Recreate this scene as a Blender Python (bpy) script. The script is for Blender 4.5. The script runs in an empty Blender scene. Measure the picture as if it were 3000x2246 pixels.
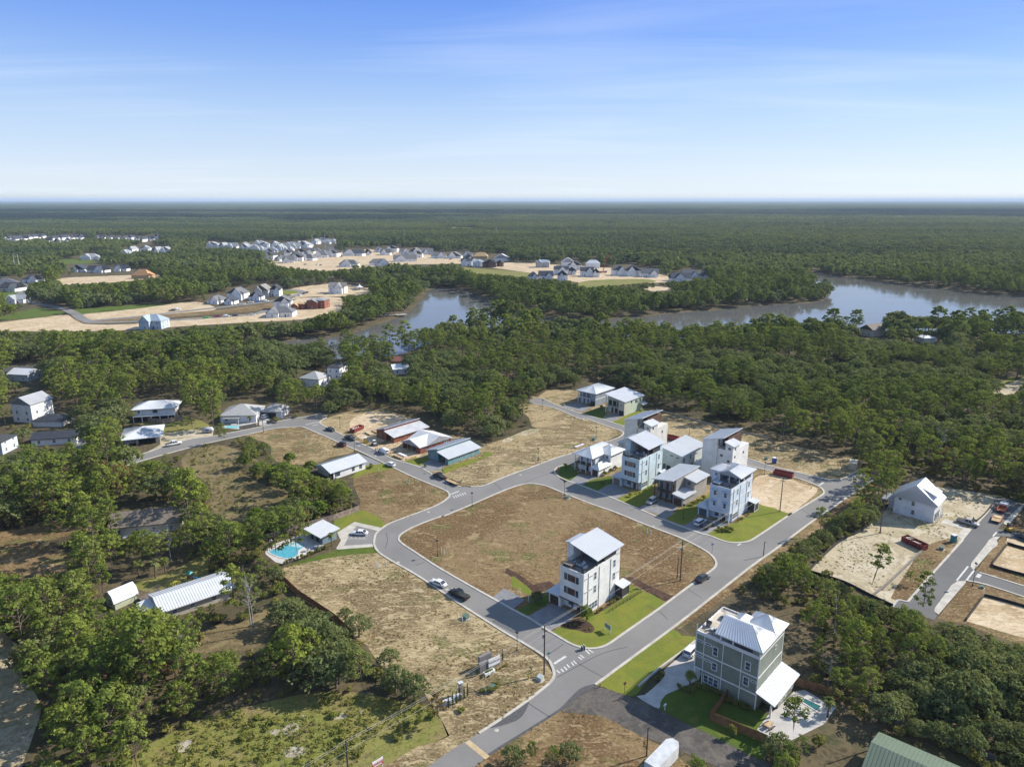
import bpy, bmesh, math, random
import numpy as np
from mathutils import Vector, Matrix
from mathutils.geometry import tessellate_polygon

random.seed(7); rng = np.random.default_rng(11)
S = bpy.context.scene
COL = S.collection
R = math.radians

# ------------------------------------------------------------------ camera
CAM_H = 95.0; PITCH = R(14.5); F_PX = 2081.0; IW, IH = 3000.0, 2246.0
cam_d = bpy.data.cameras.new('camera'); cam = bpy.data.objects.new('camera', cam_d); COL.objects.link(cam)
cam.location = (0, 0, CAM_H); cam.rotation_euler = (R(90) - PITCH, 0, 0)
cam_d.sensor_fit = 'HORIZONTAL'; cam_d.sensor_width = 36.0; cam_d.lens = 36.0 * F_PX / IW
cam_d.clip_start = 1.0; cam_d.clip_end = 200000.0
S.camera = cam

# ------------------------------------------------------------------ light
SUN_AZ = R(20.0); SUN_EL = R(35.0)           # azimuth counted from +X towards +Y
sun_dir = Vector((math.cos(SUN_EL)*math.cos(SUN_AZ), math.cos(SUN_EL)*math.sin(SUN_AZ), math.sin(SUN_EL)))
sl = bpy.data.lights.new('sun', 'SUN'); sl.energy = 3.55; sl.angle = R(0.5); sl.color = (1.0, 0.93, 0.82)
so = bpy.data.objects.new('sun', sl); COL.objects.link(so)
so.rotation_euler = (-sun_dir).to_track_quat('-Z', 'Y').to_euler()
W = bpy.data.worlds.new('World'); S.world = W; W.use_nodes = True
nt = W.node_tree; nt.nodes.clear()
N = nt.nodes.new; L = nt.links.new
w_out = N('ShaderNodeOutputWorld'); w_bg = N('ShaderNodeBackground'); w_sky = N('ShaderNodeTexSky')
w_sky.sky_type = 'NISHITA'; w_sky.sun_disc = False
w_sky.sun_elevation = SUN_EL; w_sky.sun_rotation = R(90) - SUN_AZ
w_sky.altitude = 90; w_sky.air_density = 1.0; w_sky.dust_density = 0.05; w_sky.ozone_density = 2.5
w_bg.inputs['Strength'].default_value = 0.098
# elevation of the view direction deepens the blue low down, with the unseen zenith brightened as added fill; thin cirrus streaks lie over it
tc = N('ShaderNodeTexCoord'); sep = N('ShaderNodeSeparateXYZ'); L(tc.outputs['Generated'], sep.inputs[0])
ramp = N('ShaderNodeValToRGB'); L(sep.outputs['Z'], ramp.inputs[0])
cr = ramp.color_ramp
cr.elements[0].position = 0.0; cr.elements[0].color = (0.58, 0.635, 0.82, 1)
cr.elements[1].position = 0.6; cr.elements[1].color = (1.45, 1.30, 1.14, 1)
for z_, c_ in ((.019, (.525, .57, .765)), (.038, (.545, .55, .75)), (.064, (.555, .55, .70)), (.10, (.585, .575, .685)), (.15, (.48, .54, .71)), (.196, (.375, .475, .735)), (.26, (.34, .455, .76)), (.42, (.88, .90, .95))):
    e = cr.elements.new(z_); e.color = (*c_, 1)
mulc = N('ShaderNodeMix'); mulc.data_type = 'RGBA'; mulc.blend_type = 'MULTIPLY'; mulc.inputs['Factor'].default_value = 1.0
L(w_sky.outputs['Color'], mulc.inputs[6]); L(ramp.outputs['Color'], mulc.inputs[7])
# an even clear-air gradient by elevation, blended in near the horizon
ramp2 = N('ShaderNodeValToRGB'); L(sep.outputs['Z'], ramp2.inputs[0]); c2 = ramp2.color_ramp
c2.elements[0].position = 0.0; c2.elements[0].color = (.78, .87, .96, 1); c2.elements[1].position = 0.5; c2.elements[1].color = (.10, .25, .80, 1)
for z_, c_ in ((.03, (.74, .85, .97)), (.064, (.64, .79, .98)), (.10, (.53, .71, .98)), (.15, (.38, .58, .97)), (.196, (.26, .46, .95)), (.235, (.19, .38, .93)), (.3, (.14, .31, .88))): e = c2.elements.new(z_); e.color = (*c_, 1)
gain = N('ShaderNodeMix'); gain.data_type = 'RGBA'; gain.blend_type = 'MULTIPLY'; gain.inputs['Factor'].default_value = 1.0; gain.inputs[7].default_value = (4.44, 4.44, 4.44, 1); L(ramp2.outputs['Color'], gain.inputs[6])
fz = N('ShaderNodeMapRange'); fz.inputs['From Min'].default_value = .28; fz.inputs['From Max'].default_value = .55; fz.inputs['To Min'].default_value = .72; fz.inputs['To Max'].default_value = 0.0; L(sep.outputs['Z'], fz.inputs['Value'])
even = N('ShaderNodeMix'); even.data_type = 'RGBA'; L(fz.outputs[0], even.inputs['Factor']); L(mulc.outputs[2], even.inputs[6]); L(gain.outputs[2], even.inputs[7])
# cirrus: project direction on a high flat layer, stretched noise
addz = N('ShaderNodeMath'); addz.operation = 'ADD'; addz.inputs[1].default_value = 0.06; L(sep.outputs['Z'], addz.inputs[0])
mx = N('ShaderNodeMath'); mx.operation = 'MAXIMUM'; mx.inputs[1].default_value = 0.02; L(addz.outputs[0], mx.inputs[0])
dx = N('ShaderNodeMath'); dx.operation = 'DIVIDE'; L(sep.outputs['X'], dx.inputs[0]); L(mx.outputs[0], dx.inputs[1])
dy = N('ShaderNodeMath'); dy.operation = 'DIVIDE'; L(sep.outputs['Y'], dy.inputs[0]); L(mx.outputs[0], dy.inputs[1])
cmb = N('ShaderNodeCombineXYZ'); L(dx.outputs[0], cmb.inputs[0]); L(dy.outputs[0], cmb.inputs[1])
mp = N('ShaderNodeMapping'); mp.inputs['Rotation'].default_value = (0, 0, R(28)); mp.inputs['Scale'].default_value = (0.16, 0.85, 1)
L(cmb.outputs[0], mp.inputs[0])
n1 = N('ShaderNodeTexNoise'); n1.inputs['Scale'].default_value = 1.0; n1.inputs['Detail'].default_value = 9; n1.inputs['Roughness'].default_value = 0.62; n1.inputs['Distortion'].default_value = 0.9
L(mp.outputs[0], n1.inputs['Vector'])
n2 = N('ShaderNodeTexNoise'); n2.inputs['Scale'].default_value = 0.22; n2.inputs['Detail'].default_value = 3; L(cmb.outputs[0], n2.inputs['Vector'])
pr = N('ShaderNodeMath'); pr.operation = 'MULTIPLY'; L(n1.outputs['Fac'], pr.inputs[0]); L(n2.outputs['Fac'], pr.inputs[1])
rr = N('ShaderNodeMapRange'); rr.inputs['From Min'].default_value = 0.24; rr.inputs['From Max'].default_value = 0.48; rr.inputs['To Max'].default_value = 0.34
L(pr.outputs[0], rr.inputs['Value'])
cl = N('ShaderNodeMix'); cl.data_type = 'RGBA'; cl.inputs[7].default_value = (4.6, 4.9, 5.4, 1)
L(rr.outputs[0], cl.inputs['Factor']); L(even.outputs[2], cl.inputs[6])
L(cl.outputs[2], w_bg.inputs['Color']); L(w_bg.outputs[0], w_out.inputs[0])
S.view_settings.view_transform = 'Standard'; S.view_settings.look = 'None'
S.view_settings.exposure = 1.2; S.view_settings.gamma = 1.0; S.view_settings.use_curve_mapping = False
S.render.engine = 'CYCLES'
S.cycles.max_bounces = 6; S.cycles.diffuse_bounces = 3; S.cycles.glossy_bounces = 2; S.cycles.transmission_bounces = 3
S.cycles.volume_bounces = 0; S.cycles.transparent_max_bounces = 8
S.cycles.sample_clamp_indirect = 4.0

# ------------------------------------------------------------------ photo pixels -> directions -> ground
FR = {'o': (0, 0, 1.35624), 'a': (0, 560, .45208), 'b': (1000, 560, .45208), 'c': (2000, 560, .45208), 'd': (0, 1000, .36232),
      'e': (600, 1050, .36232), 'f': (1300, 1050, .36232), 'g': (1650, 1080, .27174), 'h': (2200, 1050, .36232), 'i': (0, 1600, .39005),
      'j': (700, 1450, .33207), 'k': (700, 1850, .31646), 'l': (1500, 1500, .27174), 'm': (1300, 1800, .31646), 'n': (1900, 1720, .31763),
      'p': (2300, 1600, .39019), 'q': (2350, 1350, .30190), 'A': (1560, 1540, .15702), 'D': (1640, 1240, .14493), 'C': (2000, 1320, .16904),
      'r': (600, 620, .36166), 's': (1300, 640, .36166), 't': (0, 660, .22604), 'u': (500, 680, .22604), 'v': (760, 1520, .14467),
      'w': (1020, 1220, .09058), 'x': (1360, 1880, .09058), 'y': (1260, 1960, .09058), 'z': (2780, 1440, .1087), 'B': (2000, 1760, .13562),
      'E': (1840, 2080, .18083), 'H': (800, 1020, .18083), 'P': (0, 0, 1.0)}
SP, CP = math.sin(PITCH), math.cos(PITCH)
def px(fr, x, y):
    a = FR[fr]; return a[0] + x*a[2], a[1] + y*a[2]
def g(fr, x, y, z=0.0):
    "point at height z seen at that photo pixel"
    X, Y = px(fr, x, y); u = X - IW/2; v = Y - IH/2
    t = (CAM_H - z) / (F_PX*SP + v*CP)
    return (u*t, (F_PX*CP - v*SP)*t)
def gs(fr, pts, z=0.0): return [g(fr, x, y, z) for x, y in pts]
def project(p):
    "world points (n,3) -> photo pixels (n,2)"
    p = np.asarray(p, float); dz = p[..., 2] - CAM_H
    zc = p[..., 1]*CP - dz*SP; yc = p[..., 1]*SP + dz*CP
    return np.stack([IW/2 + F_PX*p[..., 0]/zc, IH/2 - F_PX*yc/zc], -1)
def inside(poly, P):
    "even-odd test, poly list of (x,y), P (n,2)"
    P = np.asarray(P, float); x, y = P[:, 0], P[:, 1]; r = np.zeros(len(P), bool); n = len(poly); j = n-1
    for i in range(n):
        xi, yi = poly[i]; xj, yj = poly[j]
        if yi != yj:
            c = ((yi > y) != (yj > y)) & (x < (xj-xi)*(y-yi)/(yj-yi) + xi); r ^= c
        j = i
    return r

# ------------------------------------------------------------------ materials
MATS = {}
def nodes(name):
    m = bpy.data.materials.new(name); m.use_nodes = True; t = m.node_tree; t.nodes.clear()
    o = t.nodes.new('ShaderNodeOutputMaterial'); b = t.nodes.new('ShaderNodeBsdfPrincipled'); t.links.new(b.outputs[0], o.inputs[0])
    return m, t, b, o
def mixc(t, fac, a, b, blend='MIX'):
    n = t.nodes.new('ShaderNodeMix'); n.data_type = 'RGBA'; n.blend_type = blend
    for sock, v in ((n.inputs['Factor'], fac), (n.inputs[6], a), (n.inputs[7], b)):
        if hasattr(v, 'links') or isinstance(v, bpy.types.NodeSocket): t.links.new(v, sock)
        elif isinstance(v, (int, float)): sock.default_value = v
        else: sock.default_value = (*v, 1)
    return n.outputs[2]
def noise(t, scale, detail=4, rough=.55, stretch=None, rot=0, dist=0):
    geo = t.nodes.new('ShaderNodeNewGeometry'); n = t.nodes.new('ShaderNodeTexNoise')
    n.inputs['Scale'].default_value = scale; n.inputs['Detail'].default_value = detail; n.inputs['Roughness'].default_value = rough; n.inputs['Distortion'].default_value = dist
    if stretch:
        m = t.nodes.new('ShaderNodeMapping'); m.vector_type = 'POINT'; m.inputs['Rotation'].default_value = (0, 0, rot); m.inputs['Scale'].default_value = stretch
        t.links.new(geo.outputs['Position'], m.inputs[0]); t.links.new(m.outputs[0], n.inputs['Vector'])
    else: t.links.new(geo.outputs['Position'], n.inputs['Vector'])
    return n.outputs['Fac']
def rng_(t, v, lo, hi, a=0., b=1.):
    n = t.nodes.new('ShaderNodeMapRange'); n.interpolation_type = 'SMOOTHSTEP'
    for k, x in zip(('From Min', 'From Max', 'To Min', 'To Max'), (lo, hi, a, b)): n.inputs[k].default_value = x
    t.links.new(v, n.inputs['Value']); return n.outputs[0]
def bump(t, b, h, strength=.3, dist=.05):
    n = t.nodes.new('ShaderNodeBump'); n.inputs['Strength'].default_value = strength; n.inputs['Distance'].default_value = dist
    t.links.new(h, n.inputs['Height']); t.links.new(n.outputs[0], b.inputs['Normal'])
def mat(name, col, rough=.6, metal=0., var=.12, scale=.7, spec=.5):
    "plain painted / built surface with soft grime variation"
    if name in MATS: return MATS[name]
    col = tuple(c*.86 for c in col)
    m, t, b, o = nodes(name)
    f = noise(t, scale, 5); f2 = noise(t, scale*9, 3)
    dark = tuple(c*(1-var*2) for c in col); lite = tuple(min(1, c*(1+var*.6)) for c in col)
    c = mixc(t, rng_(t, f, .3, .7), dark, lite); c = mixc(t, rng_(t, f2, .35, .65, 0, .25), c, tuple(x*.8 for x in col))
    t.links.new(c, b.inputs['Base Color']); b.inputs['Roughness'].default_value = rough; b.inputs['Metallic'].default_value = metal
    b.inputs['Specular IOR Level'].default_value = spec
    MATS[name] = m; return m
def siding(name, col, period=.18, vertical=False, rough=.6, strength=.5):
    "clapboard or board-and-batten wall: fine relief in bump only"
    if name in MATS: return MATS[name]
    col = tuple(c*.86 for c in col)
    m, t, b, o = nodes(name)
    f = noise(t, .5, 5); c = mixc(t, rng_(t, f, .3, .7), tuple(x*.86 for x in col), tuple(min(1, x*1.05) for x in col))
    t.links.new(c, b.inputs['Base Color']); b.inputs['Roughness'].default_value = rough
    tcn = t.nodes.new('ShaderNodeTexCoord'); w = t.nodes.new('ShaderNodeTexWave'); w.wave_type = 'BANDS'; w.wave_profile = 'SAW'
    if vertical:
        sx = t.nodes.new('ShaderNodeSeparateXYZ'); t.links.new(tcn.outputs['Object'], sx.inputs[0]); ad = t.nodes.new('ShaderNodeMath'); ad.operation = 'ADD'
        t.links.new(sx.outputs[0], ad.inputs[0]); t.links.new(sx.outputs[1], ad.inputs[1]); cb = t.nodes.new('ShaderNodeCombineXYZ'); t.links.new(ad.outputs[0], cb.inputs[0])
        t.links.new(cb.outputs[0], w.inputs['Vector']); w.bands_direction = 'X'
    else: t.links.new(tcn.outputs['Object'], w.inputs['Vector']); w.bands_direction = 'Z'
    w.inputs['Scale'].default_value = .314/period
    bump(t, b, w.outputs['Fac'], strength, .02); MATS[name] = m; return m
def glass(name='window_glass', col=(.045, .065, .08)):
    if name in MATS: return MATS[name]
    m, t, b, o = nodes(name); f = noise(t, .9, 2)
    t.links.new(mixc(t, rng_(t, f, .35, .65), col, tuple(c*2.2 for c in col)), b.inputs['Base Color'])
    b.inputs['Roughness'].default_value = .06; b.inputs['Specular IOR Level'].default_value = .8; MATS[name] = m; return m
def soil(name, cols, s1=.05, s2=.25, s3=.8, stretch=None, rot=0, bstr=.5, lo=.45, hi=.55, rough=.95, fine=.7, fl=.50):
    "ground cover: base, second, patch and fleck colours broken up by noise at several scales"
    if name in MATS: return MATS[name]
    cols = [tuple(c*.84 for c in q) for q in cols]
    m, t, b, o = nodes(name)
    f1 = noise(t, s1, 6, .62, None, 0, .4); f2 = noise(t, s2, 7, .66, stretch, rot, 1.0); f3 = noise(t, s3, 6, .7, stretch, rot, 1.2); f4 = noise(t, s1*2.2, 6, .65); f5 = noise(t, s3*2.5, 3, .6)
    fleck = cols[3] if len(cols) > 3 else tuple(x*.6 for x in cols[0])
    c = mixc(t, rng_(t, f1, lo, hi), cols[0], cols[1]); c = mixc(t, rng_(t, f4, .53, .64, 0, .8), c, cols[2])
    c = mixc(t, rng_(t, f2, fl, fl+.10, 0, .75), c, fleck); c = mixc(t, rng_(t, f3, .52, .60, 0, fine), c, tuple(x*.52 for x in cols[0])); c = mixc(t, rng_(t, f5, .53, .62, 0, fine*.6), c, fleck)
    t.links.new(c, b.inputs['Base Color']); b.inputs['Roughness'].default_value = rough; b.inputs['Specular IOR Level'].default_value = .15
    bump(t, b, f3, bstr, .25); MATS[name] = m; return m

white = mat('white_trim', (.80, .80, .79), .5, var=.05)
black = mat('black_metal', (.02, .02, .022), .45, var=.05)
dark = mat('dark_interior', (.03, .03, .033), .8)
concrete = mat('concrete', (.50, .47, .41), .9, var=.12, scale=.5)
win_glass = glass()
roof_metal = mat('standing_seam_metal', (.64, .66, .68), .45, .0, var=.03, scale=.25)
roof_white = mat('white_seam_metal', (.72, .735, .75), .45, .0, var=.03, scale=.25)
shingle_dark = mat('charcoal_shingle', (.050, .055, .065), .9, var=.2, scale=3)
shingle_grey = mat('grey_shingle', (.17, .175, .185), .9, var=.2, scale=2)
shingle_brown = mat('brown_shingle', (.20, .165, .13), .9, var=.2, scale=2)
wood_brown = mat('stained_wood', (.105, .055, .032), .6, var=.2, scale=1.5)
wood_raw = mat('raw_lumber', (.52, .36, .19), .8, var=.2, scale=1.5)
osb = mat('red_sheathing', (.30, .095, .055), .8, var=.22, scale=1.1)
mulch = soil('mulch', [(.085, .05, .035), (.12, .075, .05), (.06, .04, .03)], .4, 1.2, 4)

# ------------------------------------------------------------------ object helpers
def link(o, parent=None):
    COL.objects.link(o)
    if parent is not None: o.parent = parent
    return o
def tag(o, label, cat=None, group=None):
    o['label'] = label
    if cat: o['category'] = cat
    if group: o['group'] = group
    return o
def struct(o): o['kind'] = 'structure'; return o
def empty(name, loc, rz=0, label=None, cat=None, group=None):
    o = bpy.data.objects.new(name, None); COL.objects.link(o); o.location = (*loc, 0) if len(loc) == 2 else loc; o.rotation_euler = (0, 0, rz); o.empty_display_size = .5
    if label: tag(o, label, cat, group)
    return o
def mesh(name, v, f, m=None, parent=None, smooth=False):
    me = bpy.data.meshes.new(name); me.from_pydata([tuple(p) for p in v], [], f)
    if m is not None:
        for mm in (m if isinstance(m, (list, tuple)) else [m]): me.materials.append(mm)
    if smooth: me.polygons.foreach_set('use_smooth', [True]*len(me.polygons))
    me.update(); o = bpy.data.objects.new(name, me); return link(o, parent)
class MB:
    "collects simple solids into one mesh"
    def __init__(s): s.v = []; s.f = []
    def box(s, x0, x1, y0, y1, z0, z1):
        n = len(s.v); s.v += [(x, y, z) for z in (z0, z1) for x, y in ((x0, y0), (x1, y0), (x1, y1), (x0, y1))]
        s.f += [tuple(n+i for i in q) for q in ((3, 2, 1, 0), (4, 5, 6, 7), (0, 1, 5, 4), (1, 2, 6, 5), (2, 3, 7, 6), (3, 0, 4, 7))]; return s
    def prism(s, poly, z0, z1):
        "poly of (x,y); z0/z1 numbers or per-corner lists"
        n = len(s.v); k = len(poly); a = z0 if isinstance(z0, (list, tuple)) else [z0]*k; b = z1 if isinstance(z1, (list, tuple)) else [z1]*k
        s.v += [(p[0], p[1], z) for p, z in zip(poly, a)] + [(p[0], p[1], z) for p, z in zip(poly, b)]
        s.f += [tuple(range(n+k-1, n-1, -1)), tuple(range(n+k, n+2*k))] + [(n+i, n+(i+1) % k, n+k+(i+1) % k, n+k+i) for i in range(k)]; return s
    def slab(s, c, t):
        "c = corners (x,y,z) of the top face, counter-clockwise; t thickness downward"
        n = len(s.v); k = len(c); s.v += [(x, y, z-t) for x, y, z in c] + [tuple(p) for p in c]
        s.f += [tuple(range(n+k-1, n-1, -1)), tuple(range(n+k, n+2*k))] + [(n+i, n+(i+1) % k, n+k+(i+1) % k, n+k+i) for i in range(k)]; return s
    def bar(s, a, b, w, h=None):
        a, b = Vector(a), Vector(b); d = (b-a).normalized(); h = h or w
        up = Vector((0, 0, 1)) if abs(d.z) < .95 else Vector((1, 0, 0)); r = d.cross(up).normalized(); u = r.cross(d).normalized(); n = len(s.v)
        for p in (a, b):
            for i, j in ((-1, -1), (1, -1), (1, 1), (-1, 1)): s.v.append(tuple(p + r*(i*w/2) + u*(j*h/2)))
        s.f += [tuple(n+i for i in q) for q in ((0, 1, 2, 3), (7, 6, 5, 4), (0, 4, 5, 1), (1, 5, 6, 2), (2, 6, 7, 3), (3, 7, 4, 0))]; return s
    def tube(s, pts, rad, k=6):
        n = len(s.v); m = len(pts); rad = rad if isinstance(rad, (list, tuple)) else [rad]*m
        for i, p in enumerate(pts):
            p = Vector(p); d = (Vector(pts[min(i+1, m-1)]) - Vector(pts[max(i-1, 0)])).normalized()
            up = Vector((0, 0, 1)) if abs(d.z) < .95 else Vector((1, 0, 0)); r = d.cross(up).normalized(); u = r.cross(d)
            for j in range(k):
                a = 2*math.pi*j/k; s.v.append(tuple(p + (r*math.cos(a) + u*math.sin(a))*rad[i]))
        for i in range(m-1):
            for j in range(k): s.f.append((n+i*k+j, n+i*k+(j+1) % k, n+(i+1)*k+(j+1) % k, n+(i+1)*k+j))
        s.f += [tuple(n+j for j in range(k-1, -1, -1)), tuple(n+(m-1)*k+j for j in range(k))]; return s
    def lathe(s, prof, k=12, c=(0, 0)):
        n = len(s.v)
        for r, z in prof: s.v += [(c[0]+r*math.cos(2*math.pi*j/k), c[1]+r*math.sin(2*math.pi*j/k), z) for j in range(k)]
        for i in range(len(prof)-1):
            for j in range(k): s.f.append((n+i*k+j, n+i*k+(j+1) % k, n+(i+1)*k+(j+1) % k, n+(i+1)*k+j))
        s.f += [tuple(n+j for j in range(k-1, -1, -1)), tuple(n+(len(prof)-1)*k+j for j in range(k))]; return s
    def build(s, name, m, parent=None, smooth=False): return mesh(name, s.v, s.f, m, parent, smooth)
def box(name, x0, x1, y0, y1, z0, z1, m, parent): return MB().box(x0, x1, y0, y1, z0, z1).build(name, m, parent)
def spline(pts, n=6, closed=False):
    "Catmull-Rom through (x,y) points"
    P = [Vector((*p[:2], 0)) for p in pts]; out = []; k = len(P)
    for i in range(k if closed else k-1):
        p0 = P[(i-1) % k] if closed or i > 0 else P[0]; p1 = P[i]; p2 = P[(i+1) % k]; p3 = P[(i+2) % k] if closed or i+2 < k else P[-1]
        for j in range(n):
            t = j/n; q = .5*((2*p1) + (p2-p0)*t + (2*p0-5*p1+4*p2-p3)*t*t + (3*p1-p0-3*p2+p3)*t**3); out.append((q.x, q.y))
    if not closed: out.append((P[-1].x, P[-1].y))
    return out
def sheet(name, outer, z, m, parent=None, holes=()):
    "flat polygon, holes allowed"
    loops = [[Vector((x, y, 0)) for x, y in outer]] + [[Vector((x, y, 0)) for x, y in h] for h in holes]
    tris = tessellate_polygon(loops); v = [(p.x, p.y, z) for l in loops for p in l]; f = []
    for a, b, c in tris:
        A, B, Cc = v[a], v[b], v[c]
        f.append((a, b, c) if (B[0]-A[0])*(Cc[1]-A[1])-(B[1]-A[1])*(Cc[0]-A[0]) > 0 else (a, c, b))
    return mesh(name, v, f, m, parent)
def ribbon(name, line, w, z0, z1, m, parent=None, closed=False, shift=0.0):
    "raised strip along a polyline (kerb, wall, path)"
    n = len(line); v = []; f = []
    for i, p in enumerate(line):
        a = line[(i-1) % n] if closed or i > 0 else line[0]; b = line[(i+1) % n] if closed or i < n-1 else line[-1]
        d = Vector((b[0]-a[0], b[1]-a[1])); d = d.normalized() if d.length > 1e-6 else Vector((1, 0)); nn = Vector((-d.y, d.x)); q = Vector(p[:2])
        A = q + nn*(shift + w/2); B = q + nn*(shift - w/2)
        v += [(A.x, A.y, z0), (A.x, A.y, z1), (B.x, B.y, z1), (B.x, B.y, z0)]
    for i in range(n if closed else n-1):
        a = 4*i; b = 4*((i+1) % n)
        f += [(a+1, a+2, b+2, b+1), (a, a+1, b+1, b), (a+2, a+3, b+3, b+2)]
    if not closed: f += [(0, 3, 2, 1), (4*(n-1), 4*(n-1)+1, 4*(n-1)+2, 4*(n-1)+3)]
    return mesh(name, v, f, m, parent)
# ================================================================== GROUND, WATER, ROADS
MASK = []            # photo-pixel polygons in which no tree may stand or lean
MASK_BASE = [[(0 + x*.39005, 1600 + y*.39005) for x, y in q] for q in ([(1000, 290), (1250, 290), (1280, 480), (980, 500)], [(1580, 260), (1960, 200), (1960, 470), (1620, 530)])]       # photo-pixel polygons in which no trunk may stand
def pts_of(spec):
    "spec: list of (frame, [(x,y),...]) -> photo pixels"
    return [px(fr, x, y) for fr, l in spec for x, y in l]
def area(name, spec, z, m, mask=True, smooth=True, n=4, parent=None):
    P = pts_of(spec)
    if mask: MASK.append(P)
    w = [g('P', *p) for p in P]
    if smooth: w = spline(w, n, True)
    return struct(sheet(name, w, z, m, parent))
def line_of(spec, n=5): return spline([g('P', *p) for p in pts_of(spec)], n)

# --- materials
forest_floor = soil('forest_floor', [(.075, .065, .036), (.110, .088, .050), (.060, .070, .028), (.14, .11, .06)], .02, .12, .5)
dry_grass = soil('dry_grass', [(.165, .118, .056), (.27, .20, .10), (.125, .14, .042), (.43, .33, .18)], .05, .22, .7, (1, 2.2, 1), R(25))
tan_lot = soil('straw_lot', [(.190, .138, .070), (.345, .265, .145), (.140, .138, .050), (.52, .42, .245)], .045, .22, .75, (1, 2.4, 1), R(-20), .8, fine=.85)
brown_lot = soil('brown_lot', [(.150, .094, .044), (.220, .152, .076), (.105, .122, .034), (.38, .285, .155)], .04, .16, .6, (1, 2, 1), R(40), fine=.8, fl=.545)
sand = soil('sand_lot', [(.46, .345, .21), (.56, .44, .29), (.33, .24, .13), (.66, .55, .39)], .05, .2, .6, (1, 2, 1), R(15), fine=.55)
white_sand = soil('white_sand', [(.39, .325, .21), (.47, .405, .28), (.235, .215, .085), (.56, .50, .38)], .04, .18, .6, fine=.6)
lawn_green = soil('lawn', [(.145, .182, .026), (.19, .205, .030), (.21, .185, .040), (.165, .165, .035)], .12, .5, 2.5, bstr=.3, fine=.25)
lawn_dark = soil('thick_lawn', [(.070, .115, .018), (.095, .135, .020), (.14, .14, .032), (.10, .13, .025)], .15, .5, 2.5, bstr=.3, fine=.25)
meadow_brown = soil('dry_meadow', [(.150, .115, .058), (.215, .165, .080), (.105, .105, .038), (.25, .20, .10)], .05, .2, .6, (1, 1.6, 1), .5, .8, fine=.75)
meadow_green = soil('weedy_meadow', [(.175, .185, .045), (.235, .205, .070), (.25, .185, .095), (.21, .22, .055)], .05, .2, .7, (1, 1.5, 1), .3, .8, fine=.7)
gravel = soil('gravel', [(.085, .078, .072), (.12, .108, .096), (.165, .138, .105), (.15, .135, .115)], .12, .35, 1.2, bstr=.4, fine=.5)
def asphalt_mat(name, base):
    base = tuple(x*.84 for x in base); m, t, b, o = nodes(name)
    f = noise(t, .06, 5, .6); f2 = noise(t, .5, 4, .6, (1, 3, 1), R(-48)); f3 = noise(t, 14, 3)
    c = mixc(t, rng_(t, f, .3, .7), tuple(x*.86 for x in base), tuple(x*1.08 for x in base)); c = mixc(t, rng_(t, f2, .5, .75, 0, .5), c, tuple(x*.8 for x in base))
    c = mixc(t, rng_(t, f3, .4, .6, 0, .3), c, tuple(x*.7 for x in base))
    t.links.new(c, b.inputs['Base Color']); b.inputs['Roughness'].default_value = .9; b.inputs['Specular IOR Level'].default_value = .25; bump(t, b, f3, .15, .02); return m
asphalt = asphalt_mat('asphalt', (.225, .217, .206)); asphalt_new = asphalt_mat('new_asphalt', (.15, .148, .146))
paver = mat('paver_drive', (.22, .222, .228), .85, var=.1, scale=.6); paver_light = mat('light_paver', (.47, .45, .42), .85, var=.08, scale=.6)
road_paint = mat('road_paint', (.62, .62, .60), .8, var=.18, scale=3)

# --- terrain: one sheet to the horizon, hollowed where the lagoon lies
WATER_PX = pts_of([('o', [(-500, 800), (0, 790), (200, 778), (380, 764), (470, 752), (560, 741), (640, 734), (740, 724), (800, 708), (870, 681), (905, 657), (921, 640), (926, 627), (950, 621), (985, 624), (1020, 634), (1060, 651), (1110, 670), (1200, 686), (1290, 691), (1380, 683), (1480, 674), (1560, 667), (1640, 659), (1720, 655), (1765, 652), (1790, 645), (1799, 635), (1790, 625), (1755, 612), (1733, 598), (1738, 589), (1765, 590), (1850, 601), (1950, 613), (2080, 628), (2212, 640), (2700, 660), (2700, 725), (2212, 716), (2060, 713), (1900, 709), (1700, 712), (1500, 726), (1300, 719), (1180, 710), (1100, 704), (1040, 707), (980, 717), (930, 735), (870, 757), (800, 769), (700, 771), (640, 770), (400, 779), (200, 787), (0, 801), (-500, 840)])])
WATER = spline([g('P', *p) for p in WATER_PX], 3, True)
def axis(lo, hi, step, far):
    a = list(np.arange(lo, hi+.1, step)); d = step
    b = []; x = hi
    while x < far: d *= 1.7; x += d; b.append(x)
    d = step; c = []; x = lo
    while x > -far: d *= 1.7; x -= d; c.append(x)
    return np.array(c[::-1] + a + b)
gx = axis(-640, 980, 5, 90000); gy = axis(380, 980, 4, 90000)
GX, GY = np.meshgrid(gx, gy); flat = np.stack([GX.ravel(), GY.ravel()], 1)
wet = inside(WATER, flat).reshape(GX.shape).astype(float)
for _ in range(2):
    p = np.pad(wet, 1, mode='edge'); wet = (p[:-2, 1:-1] + p[2:, 1:-1] + p[1:-1, :-2] + p[1:-1, 2:] + p[1:-1, 1:-1]*2)/6
gz = (-3.2*wet).ravel()
nyy, nxx = GX.shape; idx = np.arange(nyy*nxx).reshape(nyy, nxx)
quads = np.stack([idx[:-1, :-1], idx[:-1, 1:], idx[1:, 1:], idx[1:, :-1]], -1).reshape(-1, 4)
ground = struct(mesh('ground', np.column_stack([flat, gz]).tolist(), quads.tolist(), forest_floor))
m, t, b, o = nodes('lagoon_water'); wn = noise(t, .35, 4, .6, (1, 2.5, 1), .3); wn2 = noise(t, .012, 3, .5, (1, 3, 1), .2)
t.links.new(mixc(t, rng_(t, wn2, .35, .65), (.105, .108, .108), (.120, .114, .104)), b.inputs['Base Color'])
t.links.new(rng_(t, wn2, .35, .65, .05, .12), b.inputs['Roughness']); b.inputs['IOR'].default_value = 1.33; bump(t, b, wn, .03, .4)
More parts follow.
